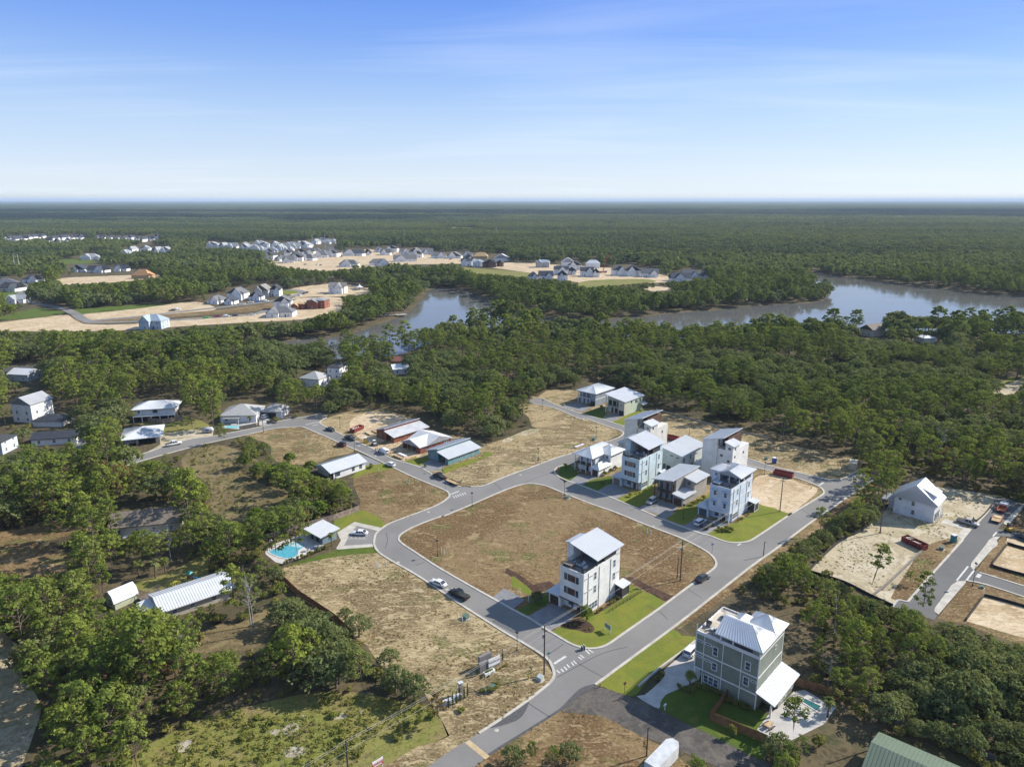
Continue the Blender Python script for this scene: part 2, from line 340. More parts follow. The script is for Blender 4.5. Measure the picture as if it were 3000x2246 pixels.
water = struct(sheet('water', [(-1500, 350), (1800, 350), (1800, 1100), (-1500, 1100)], -0.85, m))
# muddy rim where the bank drops to the water
mud = soil('mud_bank', [(.11, .085, .055), (.16, .125, .08), (.075, .07, .035)], .06, .3, 1.5)

# --- fields and lots
Z1, Z2, Z3, ZR, ZD, ZM = .012, .024, .030, .042, .056, .066
area('dirt_lot', [('j', [(390, 640), (355, 720), (530, 880), (830, 1080), (1010, 1250)]), ('k', [(1180, 120), (1330, 330), (1640, 480), (1760, 640), (1930, 960), (1650, 1060), (1350, 1251), (1100, 1420)]), ('m', [(0, 1380), (400, 1060), (770, 810), (1000, 620), (1010, 540), (800, 310), (400, 70)]), ('j', [(1950, 970), (1500, 675), (1230, 510), (1190, 460), (860, 490), (520, 600)])], Z1, tan_lot, n=2)
CENTER = [('l', [(1110, 0), (1440, 135), (1800, 270), (2040, 388), (2150, 465), (2195, 525), (2200, 568), (2170, 612), (2080, 680), (1970, 755), (1800, 880), (1600, 1030), (1400, 1170), (1200, 1310), (1050, 1415), (960, 1455), (860, 1470), (760, 1460), (640, 1420), (500, 1340), (350, 1250), (200, 1150), (0, 1045)]),
          ('j', [(1900, 720), (1700, 600), (1550, 500), (1450, 435), (1412, 397), (1416, 362), (1450, 332), (1560, 272), (1800, 182)]), ('f', [(0, 1275), (250, 1170), (480, 1070), (620, 1022), (720, 1012), (830, 1032), (950, 1080), (1200, 1178)])]
ROW = [('f', [(1570, 1212), (1400, 1142), (1200, 1060), (1100, 1022), (1000, 988), (925, 952), (897, 918), (908, 888), (950, 868), (1050, 845)]), ('P', [(1760, 1325), (1835, 1298), (1868, 1292), (1900, 1296), (2060, 1334)]), ('h', [(30, 878), (350, 960), (480, 1005), (560, 1040), (590, 1080), (562, 1112), (400, 1212), (300, 1272)]),
       ('C', [(1890, 1085), (1600, 1282), (1300, 1482), (1150, 1566), (1000, 1592), (850, 1592), (700, 1562), (550, 1502), (430, 1462), (300, 1430)]), ('f', [(1800, 1310)])]
center_line = spline([g('P', *p) for p in pts_of(CENTER)], 3, True); row_line = spline([g('P', *p) for p in pts_of(ROW)], 3, True)
struct(sheet('dirt_lot', center_line, Z3, brown_lot)); MASK.append(pts_of(CENTER))
struct(sheet('dirt_lot', row_line, Z3, dry_grass)); MASK.append(pts_of(ROW))
area('dirt_lot', [('e', [(1250, 1180), (1235, 1100), (1200, 975), (1320, 900), (1520, 885), (1900, 1050), (1975, 1085), (1980, 1120), (1880, 1190), (1470, 1370), (1250, 1330), (1050, 1300)])], Z1, brown_lot)
area('dirt_lot', [('e', [(330, 622), (560, 570), (760, 556), (1000, 645), (1220, 745), (1010, 800), (900, 850), (640, 850), (540, 790), (520, 690)])], Z1, dry_grass)
area('dirt_lot', [('e', [(935, 515), (1080, 450), (1340, 400), (1560, 450), (1700, 490), (1800, 560), (2000, 620), (2208, 660)]), ('f', [(330, 690), (470, 655), (610, 610), (760, 575), (710, 545), (690, 480), (600, 385), (690, 365), (900, 402), (1300, 540), (1450, 600), (1050, 765), (500, 958), (250, 1038)]), ('e', [(2100, 1038), (1711, 869), (1384, 741), (1000, 560)])], Z1, tan_lot, n=2)
area('dirt_lot', [('f', [(760, 312), (830, 262), (1000, 250), (1090, 268), (1250, 300)]), ('g', [(870, 430), (970, 440), (1050, 470), (1500, 580), (1900, 682), (2208, 750)]), ('h', [(300, 690), (700, 785), (900, 835), (830, 925), (700, 980), (350, 918), (0, 818)]), ('P', [(1829, 1250), (1560, 1165)])], Z1, tan_lot, n=2)
area('sand', [('h', [(40, 960), (200, 940), (420, 1010), (540, 1060), (430, 1170), (290, 1250), (60, 1170), (0, 1100)])], Z3+.006, sand)
area('sand', [('e', [(1330, 430), (1480, 440), (1660, 500), (1560, 600), (1420, 680), (1290, 660), (1200, 600), (1180, 500)])], Z2, sand, mask=False)
area('sand', [('f', [(480, 660), (600, 605), (700, 570), (770, 575), (720, 605), (600, 640), (500, 680)])], Z3, white_sand, mask=False)
area('sand', [('w', [(560, 1000), (900, 960), (1500, 820), (2208, 700), (2500, 900), (2300, 1300), (1900, 1450), (1500, 1270), (1000, 1060)])], Z2, sand, mask=False)
# verge and brush strip right of the main road
area('verge', [('h', [(1000, 980), (880, 1058), (640, 1222), (330, 1442), (0, 1682)]), ('l', [(2000, 1042), (1700, 1272), (1740, 1300)]), ('h', [(0, 1800), (330, 1640), (560, 1450), (800, 1350), (1000, 1180), (1060, 1050)])], Z1, brown_lot, mask=False)
MASK.append(pts_of([('h', [(880, 1058), (640, 1222), (330, 1442), (0, 1682)]), ('l', [(2000, 1042), (1700, 1272), (1760, 1290)]), ('h', [(0, 1730), (330, 1500), (640, 1280), (900, 1090)])]))
area('lawn', [('l', [(1705, 1265), (1830, 1330), (1990, 1340), (1990, 1420), (1640, 1640)]), ('m', [(1860, 640), (1780, 740), (1690, 748), (1560, 700), (1405, 645), (1470, 600), (1700, 430)])], Z2, lawn_green, n=2)
area('gravel_drive', [('m', [(1405, 648), (1560, 705), (1700, 748), (1990, 868), (2212, 1000)]), ('E', [(1170, 312), (2030, 748), (2300, 880), (2300, 1100), (1700, 1000), (1000, 720), (600, 545), (300, 450), (0, 310)]), ('m', [(1450, 932), (1100, 902), (1145, 800), (1235, 702)])], Z2, gravel, n=2)
area('dirt_lot', [('m', [(1075, 882), (1100, 905), (1450, 930), (1700, 1060), (2020, 1215), (2212, 1350), (2212, 1560), (60, 1560), (420, 1292), (900, 995)])], Z1, brown_lot, n=2)
area('lawn', [('n', [(95, 1120), (120, 1040), (180, 970), (240, 950), (420, 900), (700, 960), (960, 1090), (1110, 1190), (1020, 1300), (1100, 1400), (1050, 1580), (960, 1552), (480, 1312), (200, 1170)])], Z2, lawn_dark, n=2)
area('driveway', [('m', [(1785, 752), (1860, 742), (2000, 620), (2048, 555), (2038, 515), (2212, 365)]), ('n', [(440, 500), (480, 800), (420, 870), (250, 950), (160, 990), (110, 1060), (98, 1118), (0, 1075)])], ZD, paver_light, n=2)
area('patio', [('n', [(1000, 1310), (1100, 1180), (1190, 1110), (1340, 960), (1440, 945), (1725, 1110), (1620, 1260), (1320, 1410), (1100, 1385)])], ZD, paver_light, smooth=False)
# --- the white tower house's corner
area('lawn', [('l', [(1225, 770), (1440, 862), (1655, 972), (1400, 1163), (1200, 1303), (1050, 1408), (960, 1448), (860, 1462), (760, 1452), (640, 1413), (500, 1333), (430, 1290), (640, 1180), (800, 1130), (1000, 1030), (1180, 900)])], ZR, lawn_green, n=2)
area('mulch_bed', [('l', [(520, 1230), (620, 1180), (760, 1150), (880, 1230), (870, 1290), (800, 1300), (700, 1270), (600, 1260)])], ZD, mulch, n=3)
area('mulch_bed', [('l', [(890, 1085), (1130, 930), (1220, 850), (1260, 880), (1000, 1050), (880, 1115)])], ZD, mulch, smooth=False)
area('mulch_bed', [('l', [(1160, 690), (1260, 730), (1440, 850), (1660, 965), (1740, 905), (1500, 800), (1300, 700)])], ZR, mulch, smooth=False)
area('driveway', [('l', [(165, 1125), (420, 985), (540, 1020), (690, 1090), (640, 1165), (400, 1278)])], ZD, paver, smooth=False)
area('lawn', [('l', [(0, 690), (80, 735), (215, 850), (160, 882), (60, 830), (0, 800)])], ZR, lawn_green, n=2)
area('lawn', [('l', [(50, 1062), (160, 1000), (390, 880), (400, 975), (170, 1112), (110, 1090)])], ZR, lawn_dark, smooth=False)
area('driveway', [('l', [(-90, 820), (0, 862), (135, 942), (20, 1038), (-210, 920)])], ZD, paver, smooth=False)
area('mulch_bed', [('l', [(-60, 600), (60, 660), (230, 780), (400, 740), (480, 790), (280, 880), (200, 870), (60, 740), (-80, 650)])], ZR-.004, mulch, smooth=False)
# --- row block lawns and drives
area('lawn', [('C', [(430, 1455), (600, 1345), (800, 1290), (920, 1240), (1330, 1010), (1300, 925), (1840, 1092), (1600, 1274), (1300, 1474), (1150, 1556), (1000, 1582), (850, 1582), (700, 1552), (550, 1492)])], ZR, lawn_green, n=2)
area('driveway', [('C', [(-20, 1325), (190, 1195), (430, 1170), (800, 1285), (600, 1340), (420, 1452), (300, 1420)])], ZD, paver, smooth=False)
area('driveway', [('D', [(175, 1190), (390, 1020), (620, 1060), (800, 1085), (590, 1150), (420, 1272), (320, 1240)])], ZD, paver, smooth=False)
area('driveway', [('D', [(750, 1385), (950, 1250), (1060, 1220), (1380, 1330), (1400, 1400), (1250, 1470), (1120, 1535)])], ZD, paver, smooth=False)
area('driveway', [('g', [(805, 1503), (1010, 1400), (1240, 1490), (1110, 1622), (1000, 1562)])], ZD, paver, smooth=False)
area('lawn', [('g', [(-40, 1060), (60, 1020), (130, 1095), (190, 1150), (80, 1215), (-30, 1190)])], ZR, lawn_dark, n=2)
area('lawn', [('D', [(440, 1262), (600, 1160), (800, 1110), (1060, 1050), (1060, 1215), (930, 1265), (740, 1378)])], ZR, lawn_dark, smooth=False)
area('lawn', [('g', [(575, 1405), (720, 1340), (980, 1230), (970, 1400), (795, 1492)])], ZR, lawn_green, smooth=False)
area('lawn', [('g', [(1115, 1622), (1290, 1490), (1590, 1340), (1570, 1450), (1450, 1560), (1335, 1680), (1250, 1670)])], ZR, lawn_green, smooth=False)
area('driveway', [('f', [(950, 388), (1090, 350), (1190, 395), (1120, 432)])], ZD, paver, smooth=False)
area('lawn', [('f', [(1125, 440), (1300, 385), (1310, 450), (1280, 492)])], ZR, lawn_dark, smooth=False)
area('driveway', [('f', [(1285, 490), (1380, 445), (1450, 465), (1350, 515)])], ZD, paver, smooth=False)
area('lawn', [('f', [(1360, 520), (1460, 465), (1610, 405), (1700, 432), (1460, 545)])], ZR, lawn_green, smooth=False)
area('driveway', [('e', [(1735, 872), (1830, 812), (1965, 852), (1900, 903), (1815, 908)])], ZD, paver, smooth=False)
area('lawn', [('f', [(-20, 900), (40, 870), (320, 790), (330, 748), (410, 768), (200, 860), (60, 905), (0, 935)])], ZR, lawn_green, smooth=False)
area('lawn', [('e', [(1600, 835), (1700, 800), (1830, 800), (1830, 815), (1740, 870), (1700, 862)])], ZR, lawn_green, smooth=False)
area('lawn', [('e', [(1180, 965), (1310, 865), (1400, 838), (1520, 888), (1300, 935)])], ZR-.004, lawn_green, n=2)
area('driveway', [('e', [(1250, 770), (1340, 805), (1430, 848), (1310, 868), (1240, 840)])], ZR-.002, paver, smooth=False)
# --- pool club
area('lawn', [('j', [(840, 222), (1060, 130), (1200, 180), (1290, 250), (1265, 292), (1020, 237), (950, 300), (870, 330)])], ZR-.008, lawn_green, n=2)
area('lawn', [('j', [(400, 640), (520, 590), (860, 485), (1185, 456), (1232, 508), (1000, 520), (600, 590)])], ZR-.012, lawn_dark, n=2)
area('sidewalk', [('j', [(1020, 236), (1272, 291), (1210, 335), (1192, 385), (1190, 455), (868, 480), (858, 470), (900, 400), (866, 330)])], ZR+.004, concrete, smooth=False)
area('parking_lot', [('j', [(1035, 268), (1240, 318), (1204, 358), (1196, 428), (928, 446), (985, 332)])], ZD, asphalt, smooth=False)
area('pool_deck', [('j', [(235, 480), (330, 425), (600, 330), (745, 440), (760, 452), (520, 565), (400, 610), (320, 590), (235, 520)])], ZD, mat('pool_deck_paver', (.56, .54, .52), .85, var=.1), n=1)
# --- left side: meadows, clearings, sandy track
area('meadow', [('d', [(1480, 930), (1656, 832), (1900, 870), (2208, 1040)]), ('e', [(200, 820), (420, 1000), (690, 1085), (560, 1180), (300, 1325), (180, 1312), (60, 1230)]), ('d', [(1700, 1290), (1690, 1150), (1500, 1040)])], Z1, meadow_brown, n=3)
area('clearing', [('d', [(-200, 1560), (0, 1542), (350, 1480), (560, 1440), (800, 1515), (500, 1580), (300, 1640)]), ('i', [(420, 10), (560, 90), (460, 200), (200, 220), (0, 190), (-150, 150)])], Z1, brown_lot, n=2)
area('yard', [('i', [(930, 290), (1250, 205), (1540, 60), (1560, 240), (1520, 300), (1240, 360), (1010, 315)])], Z1, meadow_green)
area('yard', [('i', [(1580, 610), (1850, 560), (2000, 440), (2080, 520), (2040, 640), (1900, 770), (1600, 785), (1450, 830)])], Z1, meadow_brown)
area('yard', [('i', [(600, 1330), (640, 1050), (820, 700), (1010, 640), (1120, 900), (960, 1060), (760, 1160), (700, 1340)])], Z1, soil('pine_straw', [(.16, .085, .055), (.21, .12, .08), (.10, .06, .04)], .1, .3, 1), mask=False)
area('sandy_track', [('i', [(-60, 690), (100, 720), (165, 960), (305, 1180), (255, 1400), (160, 1656), (100, 1800), (-200, 1800)])], Z1, white_sand, n=3)
area('meadow', [('k', [(-160, 760), (300, 640), (700, 560), (1100, 560), (1500, 640), (1750, 700), (1950, 960), (1650, 1060), (1350, 1251), (1200, 1340), (-300, 1340)]), ('i', [(1020, 1700), (940, 1600), (1400, 1340)])], Z1, meadow_green, mask=True, n=2)
area('dirt_yard', [('d', [(1190, 890), (1300, 830), (1240, 750), (1300, 700), (1480, 640), (1680, 680), (1720, 760), (1480, 800)])], Z1, white_sand, n=2)
area('yard', [('d', [(1150, 650), (1480, 600), (1700, 680), (1500, 720), (1300, 740), (1180, 690)])], Z1+.004, meadow_green, n=2)
area('driveway', [('d', [(590, 800), (640, 750), (700, 770), (690, 870), (640, 890), (600, 850)])], Z2, paver, smooth=False)
area('patio', [('e', [(120, 490), (320, 480), (430, 500), (420, 540), (290, 575), (140, 560)])], Z2, paver_light, smooth=False)
area('driveway', [('e', [(440, 470), (520, 480), (530, 520), (440, 545)])], Z2, paver_light, smooth=False)
area('driveway', [('H', [(800, 560), (960, 400), (1000, 640), (1300, 640), (1250, 700), (850, 660)])], Z1, paver, smooth=False, mask=False)
area('sandy_track', [('h', [(1940, 265), (2000, 230), (2130, 185), (2208, 150), (2208, 200), (2110, 300), (1960, 290)])], Z1, white_sand, smooth=False)
area('verge', [('h', [(1980, 235), (2090, 150), (2150, 150), (2120, 185)])], Z1, lawn_green, smooth=False)

for fr_, P_ in (('k', [(420, 880), (500, 840), (560, 870), (520, 940), (460, 960), (400, 930)]), ('k', [(430, 1080), (560, 1060), (640, 1100), (560, 1150), (440, 1160)]), ('k', [(860, 770), (980, 750), (1000, 790), (880, 810)]), ('k', [(560, 780), (620, 770), (610, 810)]), ('k', [(280, 920), (380, 900), (340, 960)]), ('i', [(1330, 1480), (1440, 1450), (1400, 1530), (1340, 1540)]), ('k', [(1120, 730), (1180, 730), (1150, 770)])):
    area('sand_patch', [(fr_, P_)], Z2, soil('weedy_sand', [(.30, .265, .18), (.38, .34, .25), (.15, .155, .045), (.45, .41, .33)], .08, .3, .9), mask=False, n=5)
# --- new subdivision on the right
area('dirt_lot', [('q', [(65, 1075), (200, 930), (400, 760), (560, 690), (720, 560), (830, 450), (960, 350), (1200, 260), (1420, 260), (1850, 335), (1870, 390), (1720, 585), (1560, 770), (1330, 1025), (1040, 1350), (930, 1355), (880, 1410), (660, 1310), (400, 1180), (200, 1105)])], Z1, white_sand, n=2)
area('dirt_lot', [('q', [(1690, 1062), (1930, 738), (2000, 735), (2400, 860), (2400, 1290), (1850, 1116)])], Z1, brown_lot, smooth=False)
area('dirt_lot', [('q', [(1590, 1178), (1800, 1210), (2400, 1400), (2400, 1900), (1580, 1580), (1310, 1530)])], Z1, brown_lot, smooth=False)
area('dirt_lot', [('q', [(2060, 640), (2120, 480), (2400, 500), (2400, 800)])], Z1, brown_lot, smooth=False)
for P_ in ([(1850, 1002), (1990, 822), (2300, 915), (2300, 1150), (1900, 1042)], [(1765, 1312), (2300, 1462), (2300, 1760), (1590, 1552)], [(1990, 742), (2300, 830), (2300, 890), (1980, 802)]):
    area('building_pad', [('q', P_)], Z3, sand, smooth=False)
area('verge', [('q', [(1160, 860), (1340, 770), (1520, 770), (1330, 1000), (1040, 1330), (1000, 1350), (860, 1330), (1000, 1100)])], Z2, brown_lot, n=2)
sub_road = area('road', [('q', [(875, 1415), (930, 1350), (1015, 1364), (1045, 1342), (1160, 1210), (1330, 1020), (1560, 765), (1640, 670), (1720, 582), (1810, 480), (1860, 388), (1845, 342), (2000, 368), (2145, 405), (2080, 470), (1950, 600), (1900, 655), (2020, 682), (2400, 800), (2400, 860), (2000, 735), (1925, 728), (1850, 738), (1800, 775), (1640, 990), (1625, 1028), (1720, 1082), (1850, 1120), (2400, 1290), (2400, 1400), (1800, 1202), (1600, 1160), (1500, 1166), (1440, 1215), (1280, 1430), (1290, 1470), (1310, 1500), (1280, 1545), (1100, 1478)])], ZR, asphalt_new, smooth=False)
for P_ in ([(2150, 410), (2090, 462), (1960, 592), (1952, 610), (1985, 622), (2010, 612), (2110, 500), (2160, 430)], [(1922, 735), (1850, 740), (1805, 775), (1790, 800), (1642, 990), (1632, 1028), (1662, 1060), (1692, 1030), (1850, 850), (1888, 830), (1900, 800), (1886, 772)], [(1588, 1164), (1505, 1168), (1450, 1205), (1284, 1430), (1282, 1462), (1322, 1492), (1400, 1400), (1590, 1180)]):
    area('sidewalk', [('q', P_)], ZD+.06, concrete, smooth=False)
area('driveway', [('q', [(1390, 560), (1500, 600), (1640, 672), (1560, 770), (1500, 720), (1560, 660), (1340, 600)])], ZD, concrete, smooth=False)
for l_ in ([(875, 1415), (930, 1350), (1015, 1364), (1045, 1342), (1160, 1210), (1330, 1020), (1560, 765)], [(1660, 645), (1720, 582), (1810, 480), (1860, 388)], [(1720, 1082), (1850, 1120), (2400, 1290)], [(1600, 1162), (1800, 1204), (2400, 1402)]):
    struct(ribbon('kerb', line_of([('q', l_)], 3), .55, 0, .15, concrete))
for k_, (a_, b_) in enumerate([((1610, 1022), (1500, 1160)), ((1668, 1062), (1592, 1160)), ((1725, 1098), (1702, 1130)), ((1888, 690), (1852, 730))]):
    A_, B_ = g('q', *a_), g('q', *b_); o_ = ribbon('crossing_stripe', [A_, B_], .4 if k_ != 2 else .9, ZR+.004, ZM, road_paint, sub_road)
    o_.matrix_parent_inverse = Matrix()

# --- main road network
K1 = [('m', [(-500, 1660), (0, 1300), (180, 1185), (400, 1050), (620, 905), (770, 800), (900, 700), (980, 632), (1017, 580), (1020, 530), (1000, 470), (950, 400), (800, 300), (680, 230), (560, 160), (400, 60)]), ('j', [(1950, 960), (1670, 770), (1500, 665), (1330, 570), (1230, 500), (1195, 440), (1195, 390), (1210, 340), (1260, 295), (1330, 250), (1500, 185), (1700, 110), (1800, 60), (1850, 20)]),
      ('e', [(1978, 1110), (1970, 1085), (1920, 1055), (1700, 965), (1530, 885), (1250, 750), (1140, 705), (1000, 640), (880, 590), (800, 557), (740, 553), (560, 567), (330, 618), (0, 690)]), ('d', [(1500, 868), (1245, 937), (1000, 1010)])]
K2a = [('d', [(960, 970), (1200, 893), (1480, 803), (1700, 768), (1950, 722), (2208, 668)]), ('e', [(440, 543), (700, 488), (860, 463), (940, 440)])]
K2b = [('e', [(985, 478), (940, 505), (930, 520), (945, 535), (1000, 562), (1216, 667), (1384, 741), (1514, 809), (1711, 869), (1790, 905), (1900, 975), (2000, 1020), (2080, 1036), (2150, 1038)]), ('f', [(140, 1033), (250, 1037), (340, 1022), (500, 955), (700, 882), (900, 808), (1050, 762)]), ('g', [(200, 868), (490, 780), (600, 740), (645, 705), (645, 685), (600, 660), (450, 610), (250, 540)]), ('f', [(1100, 488), (900, 402), (720, 365)])]
K3 = [('f', [(760, 316), (820, 333), (900, 372), (1100, 442), (1280, 492), (1460, 548)]), ('P', [(1960, 1283), (2080, 1314)]), ('h', [(0, 815), (130, 860), (350, 915), (500, 950), (620, 975), (700, 978), (770, 960), (830, 925)]), ('h', [(900, 885)])]
K4 = [('h', [(985, 985), (880, 1055), (780, 1120), (640, 1220), (520, 1300), (330, 1440), (180, 1555), (0, 1682)]), ('l', [(2000, 1040), (1700, 1270), (1400, 1490)]), ('m', [(1700, 430), (1470, 600), (1402, 648)])]
K4b = [('m', [(1240, 705), (1150, 800), (1080, 880), (900, 995), (700, 1122), (420, 1292), (300, 1395), (-150, 1690)])]
kl = [line_of(k, 3) for k in (K1, K2a, K2b, K3, K4, K4b)]
outer = kl[0] + kl[1] + [g('e', 992, 460)] + kl[2] + [g('f', 690, 348), g('f', 700, 330)] + kl[3] + kl[4] + kl[5]
road = struct(sheet('road', outer, ZR, asphalt, holes=[center_line, row_line]))
MASK.append(pts_of(K1 + K2a + K2b + K3 + K4 + K4b))
for k_ in (kl[0][8:], kl[1], kl[2], kl[3], kl[4]): struct(ribbon('kerb', k_, .6, 0, .15, concrete))
struct(ribbon('kerb', center_line, .6, 0, .15, concrete, closed=True)); struct(ribbon('kerb', row_line, .6, 0, .15, concrete, closed=True))
def stripe(name, fr, a, b, w, m=road_paint, z=ZM):
    return ribbon(name, [g(fr, *a), g(fr, *b)], w, ZR+.004, z, m, road)
stripe('stop_line', 'm', (1020, 455), (1130, 385), .55)
for a_, b_ in (((1045, 515), (1075, 540)), ((1085, 500), (1110, 528)), ((1112, 480), (1140, 510)), ((1140, 460), (1165, 490)), ((1180, 440), (1205, 470)), ((1200, 425), (1230, 455)), ((1245, 390), (1280, 415)), ((1262, 372), (1300, 402)), ((1310, 325), (1350, 365)), ((1335, 320), (1385, 352))):
    stripe('crossing_stripe', 'm', a_, b_, .32)
stripe('stop_line', 'e', (1985, 1100), (2055, 1072), .5)
for k_ in range(6): stripe('crossing_stripe', 'e', (2005+18*k_, 1112-6*k_), (2022+18*k_, 1128-6*k_), .3)
stripe('stop_line', 'e', (870, 543), (920, 533), .45)
for k_ in range(6): stripe('crossing_stripe', 'e', (815+18*k_, 530-4*k_), (830+18*k_, 538-4*k_), .3)
stripe('stop_line', 'h', (552, 1025), (588, 1002), .5); stripe('stop_line', 'C', (950, 1640), (1010, 1610), .4)
stripe('concrete_band', 'm', (215, 1172), (405, 1325), 1.1, mat('tan_concrete', (.50, .38, .22), .9))
road_patch = mat('asphalt_patch', (.085, .085, .088), .9, var=.15, scale=2)
o_ = sheet('asphalt_patch', spline(gs('m', [(770, 810), (780, 840), (740, 920), (680, 975), (560, 1020), (400, 1050), (560, 945)]), 3, True), ZR+.005, road_patch, road)
o_ = sheet('asphalt_patch', spline(gs('m', [(1240, 700), (1300, 665), (1400, 640), (1410, 655), (1300, 720), (1180, 800), (1090, 885), (900, 1005), (700, 1130), (420, 1305), (410, 1285), (690, 1110), (890, 985), (1070, 870), (1150, 790)]), 2, True), ZR+.006, road_patch, road)
for fr_, x_, y_ in (('m', 490, 1070), ('l', 1522, 150), ('f', 620, 940), ('f', 1690, 1355), ('j', 1672, 150), ('j', 1405, 592), ('j', 1835, 832), ('w', 350, 945), ('w', 885, 1275)):
    c_ = g(fr_, x_, y_); MB().lathe([(.45, ZR+.003), (.45, ZR+.015), (.3, ZR+.02)], 12, c_).build('manhole_cover', concrete, road)
crack_m = mat('crack_seal', (.06, .06, .062), .9)
for fr_, L2 in (('m', [(780, 815), (860, 870), (980, 945)]), ('m', [(1050, 580), (1250, 470), (1420, 380), (1560, 330), (1700, 300)]), ('m', [(960, 370), (1040, 320), (1110, 270)]), ('m', [(1200, 420), (1330, 500), (1470, 575)]), ('l', [(1450, 1000), (1600, 1080), (1680, 1160)]), ('l', [(1900, 830), (2050, 930)]), ('j', [(1300, 330), (1310, 400), (1290, 470)]), ('j', [(1560, 620), (1640, 590)]), ('f', [(640, 1010), (760, 960), (900, 910)]), ('f', [(400, 1000), (470, 1060)]), ('e', [(1500, 800), (1430, 850)]), ('f', [(1500, 1230), (1600, 1190)]), ('h', [(400, 1210), (520, 1290)]), ('e', [(1100, 620), (1040, 660)])):
    ribbon('crack', line_of([(fr_, L2)], 4), .16, ZR+.003, ZR+.006, crack_m, road)
# parking bay stripes of the pool club
for a_, b_ in (((945, 385), (1130, 385)), ((950, 362), (1135, 362)), ((985, 362), (1000, 385)), ((1020, 362), (1040, 385)), ((1055, 362), (1075, 385)), ((1090, 362), (1110, 385)), ((960, 350), (1040, 275))):
    ribbon('parking_stripe', [g('j', *a_), g('j', *b_)], .14, ZD+.003, ZD+.008, road_paint, road)

# --- mid-distance development across the lagoon
area('sand', [('a', [(520, 800), (1000, 747), (1260, 716), (1400, 760), (1250, 785), (620, 838)])], Z1, sand)
area('lawn', [('a', [(440, 770), (1000, 728), (1015, 745), (540, 795)])], Z2, lawn_dark)
area('lawn', [('a', [(620, 845), (1030, 803), (1500, 760), (1900, 700), (1870, 720), (1700, 772), (1100, 818), (760, 845)])], Z3, brown_lot)
area('sand', [('a', [(-100, 880), (0, 850), (300, 815), (440, 800), (540, 860), (860, 860), (1100, 832), (1700, 790), (1850, 735), (1900, 690), (2212, 690), (2212, 770), (1960, 830), (1680, 845), (1100, 880), (700, 905), (0, 905)])], Z1, sand, n=2)
area('sand', [('a', [(1870, 642), (1960, 618), (2130, 600), (2300, 608), (2420, 640), (2400, 668), (2000, 690), (1900, 680)])], Z1, sand)
area('lawn', [('a', [(-50, 835), (150, 775), (260, 755), (340, 770), (430, 790), (200, 822)])], Z2, lawn_dark)
area('lawn', [('a', [(1800, 640), (1920, 640), (1955, 655), (1870, 668), (1790, 662)])], Z3, lawn_green)
road_line = [('a', [(120, 690), (220, 722), (380, 752), (480, 790), (560, 838), (700, 830), (900, 812), (1250, 772), (1560, 738), (1780, 708), (1900, 678), (1960, 660), (1925, 642), (1800, 636)])]
struct(ribbon('road', line_of(road_line, 5), 8, 0, ZR, asphalt)); MASK.append([px('a', *p) for p in [(120, 680), (220, 712), (380, 742), (480, 780), (560, 828), (900, 802), (1250, 762), (1780, 700), (1960, 650), (1960, 670), (1780, 716), (1250, 782), (900, 822), (560, 850), (460, 800), (200, 735), (110, 700)]])
struct(ribbon('road', line_of([('a', [(560, 842), (640, 850), (1150, 834), (1400, 818), (1640, 798), (1740, 765)])], 5), 7, 0, ZR-.006, asphalt))
area('sand', [('r', [(480, 395), (640, 345), (1100, 330), (1330, 305), (1760, 345), (2212, 385)]), ('s', [(140, 380), (600, 352), (860, 372), (1350, 400), (1700, 440), (1880, 500), (1720, 520), (1100, 520), (700, 440), (400, 400)]), ('r', [(2212, 425), (1800, 425), (1400, 440), (1000, 480), (640, 455), (520, 420)])], Z1, sand, n=2)
area('lawn', [('s', [(60, 388), (220, 400), (700, 440), (690, 478), (240, 445)])], Z2, meadow_green)
area('lawn', [('s', [(1060, 545), (1180, 502), (1600, 490), (1720, 512), (1500, 532), (1200, 560)])], Z2, meadow_green)
area('sand', [('s', [(1600, 560), (1780, 550), (1890, 575), (1700, 590)])], Z1, sand)
area('sand', [('t', [(760, 690), (1300, 660), (1950, 640), (2100, 670), (1600, 730), (800, 770)])], Z1, sand, mask=True)
area('lawn', [('t', [(660, 470), (760, 430), (1240, 460), (1240, 490), (760, 500)])], Z1, lawn_dark)
struct(ribbon('road', line_of([('t', [(-100, 640), (60, 680), (220, 740), (330, 800), (260, 900), (180, 960)])], 4), 8, 0, ZR, asphalt))
area('lawn', [('t', [(0, 870), (300, 850), (330, 880), (200, 930), (0, 950)])], Z1, lawn_dark)
area('lawn', [('b', [(620, 236), (700, 232), (880, 232), (870, 240), (640, 242)])], Z1, lawn_green)
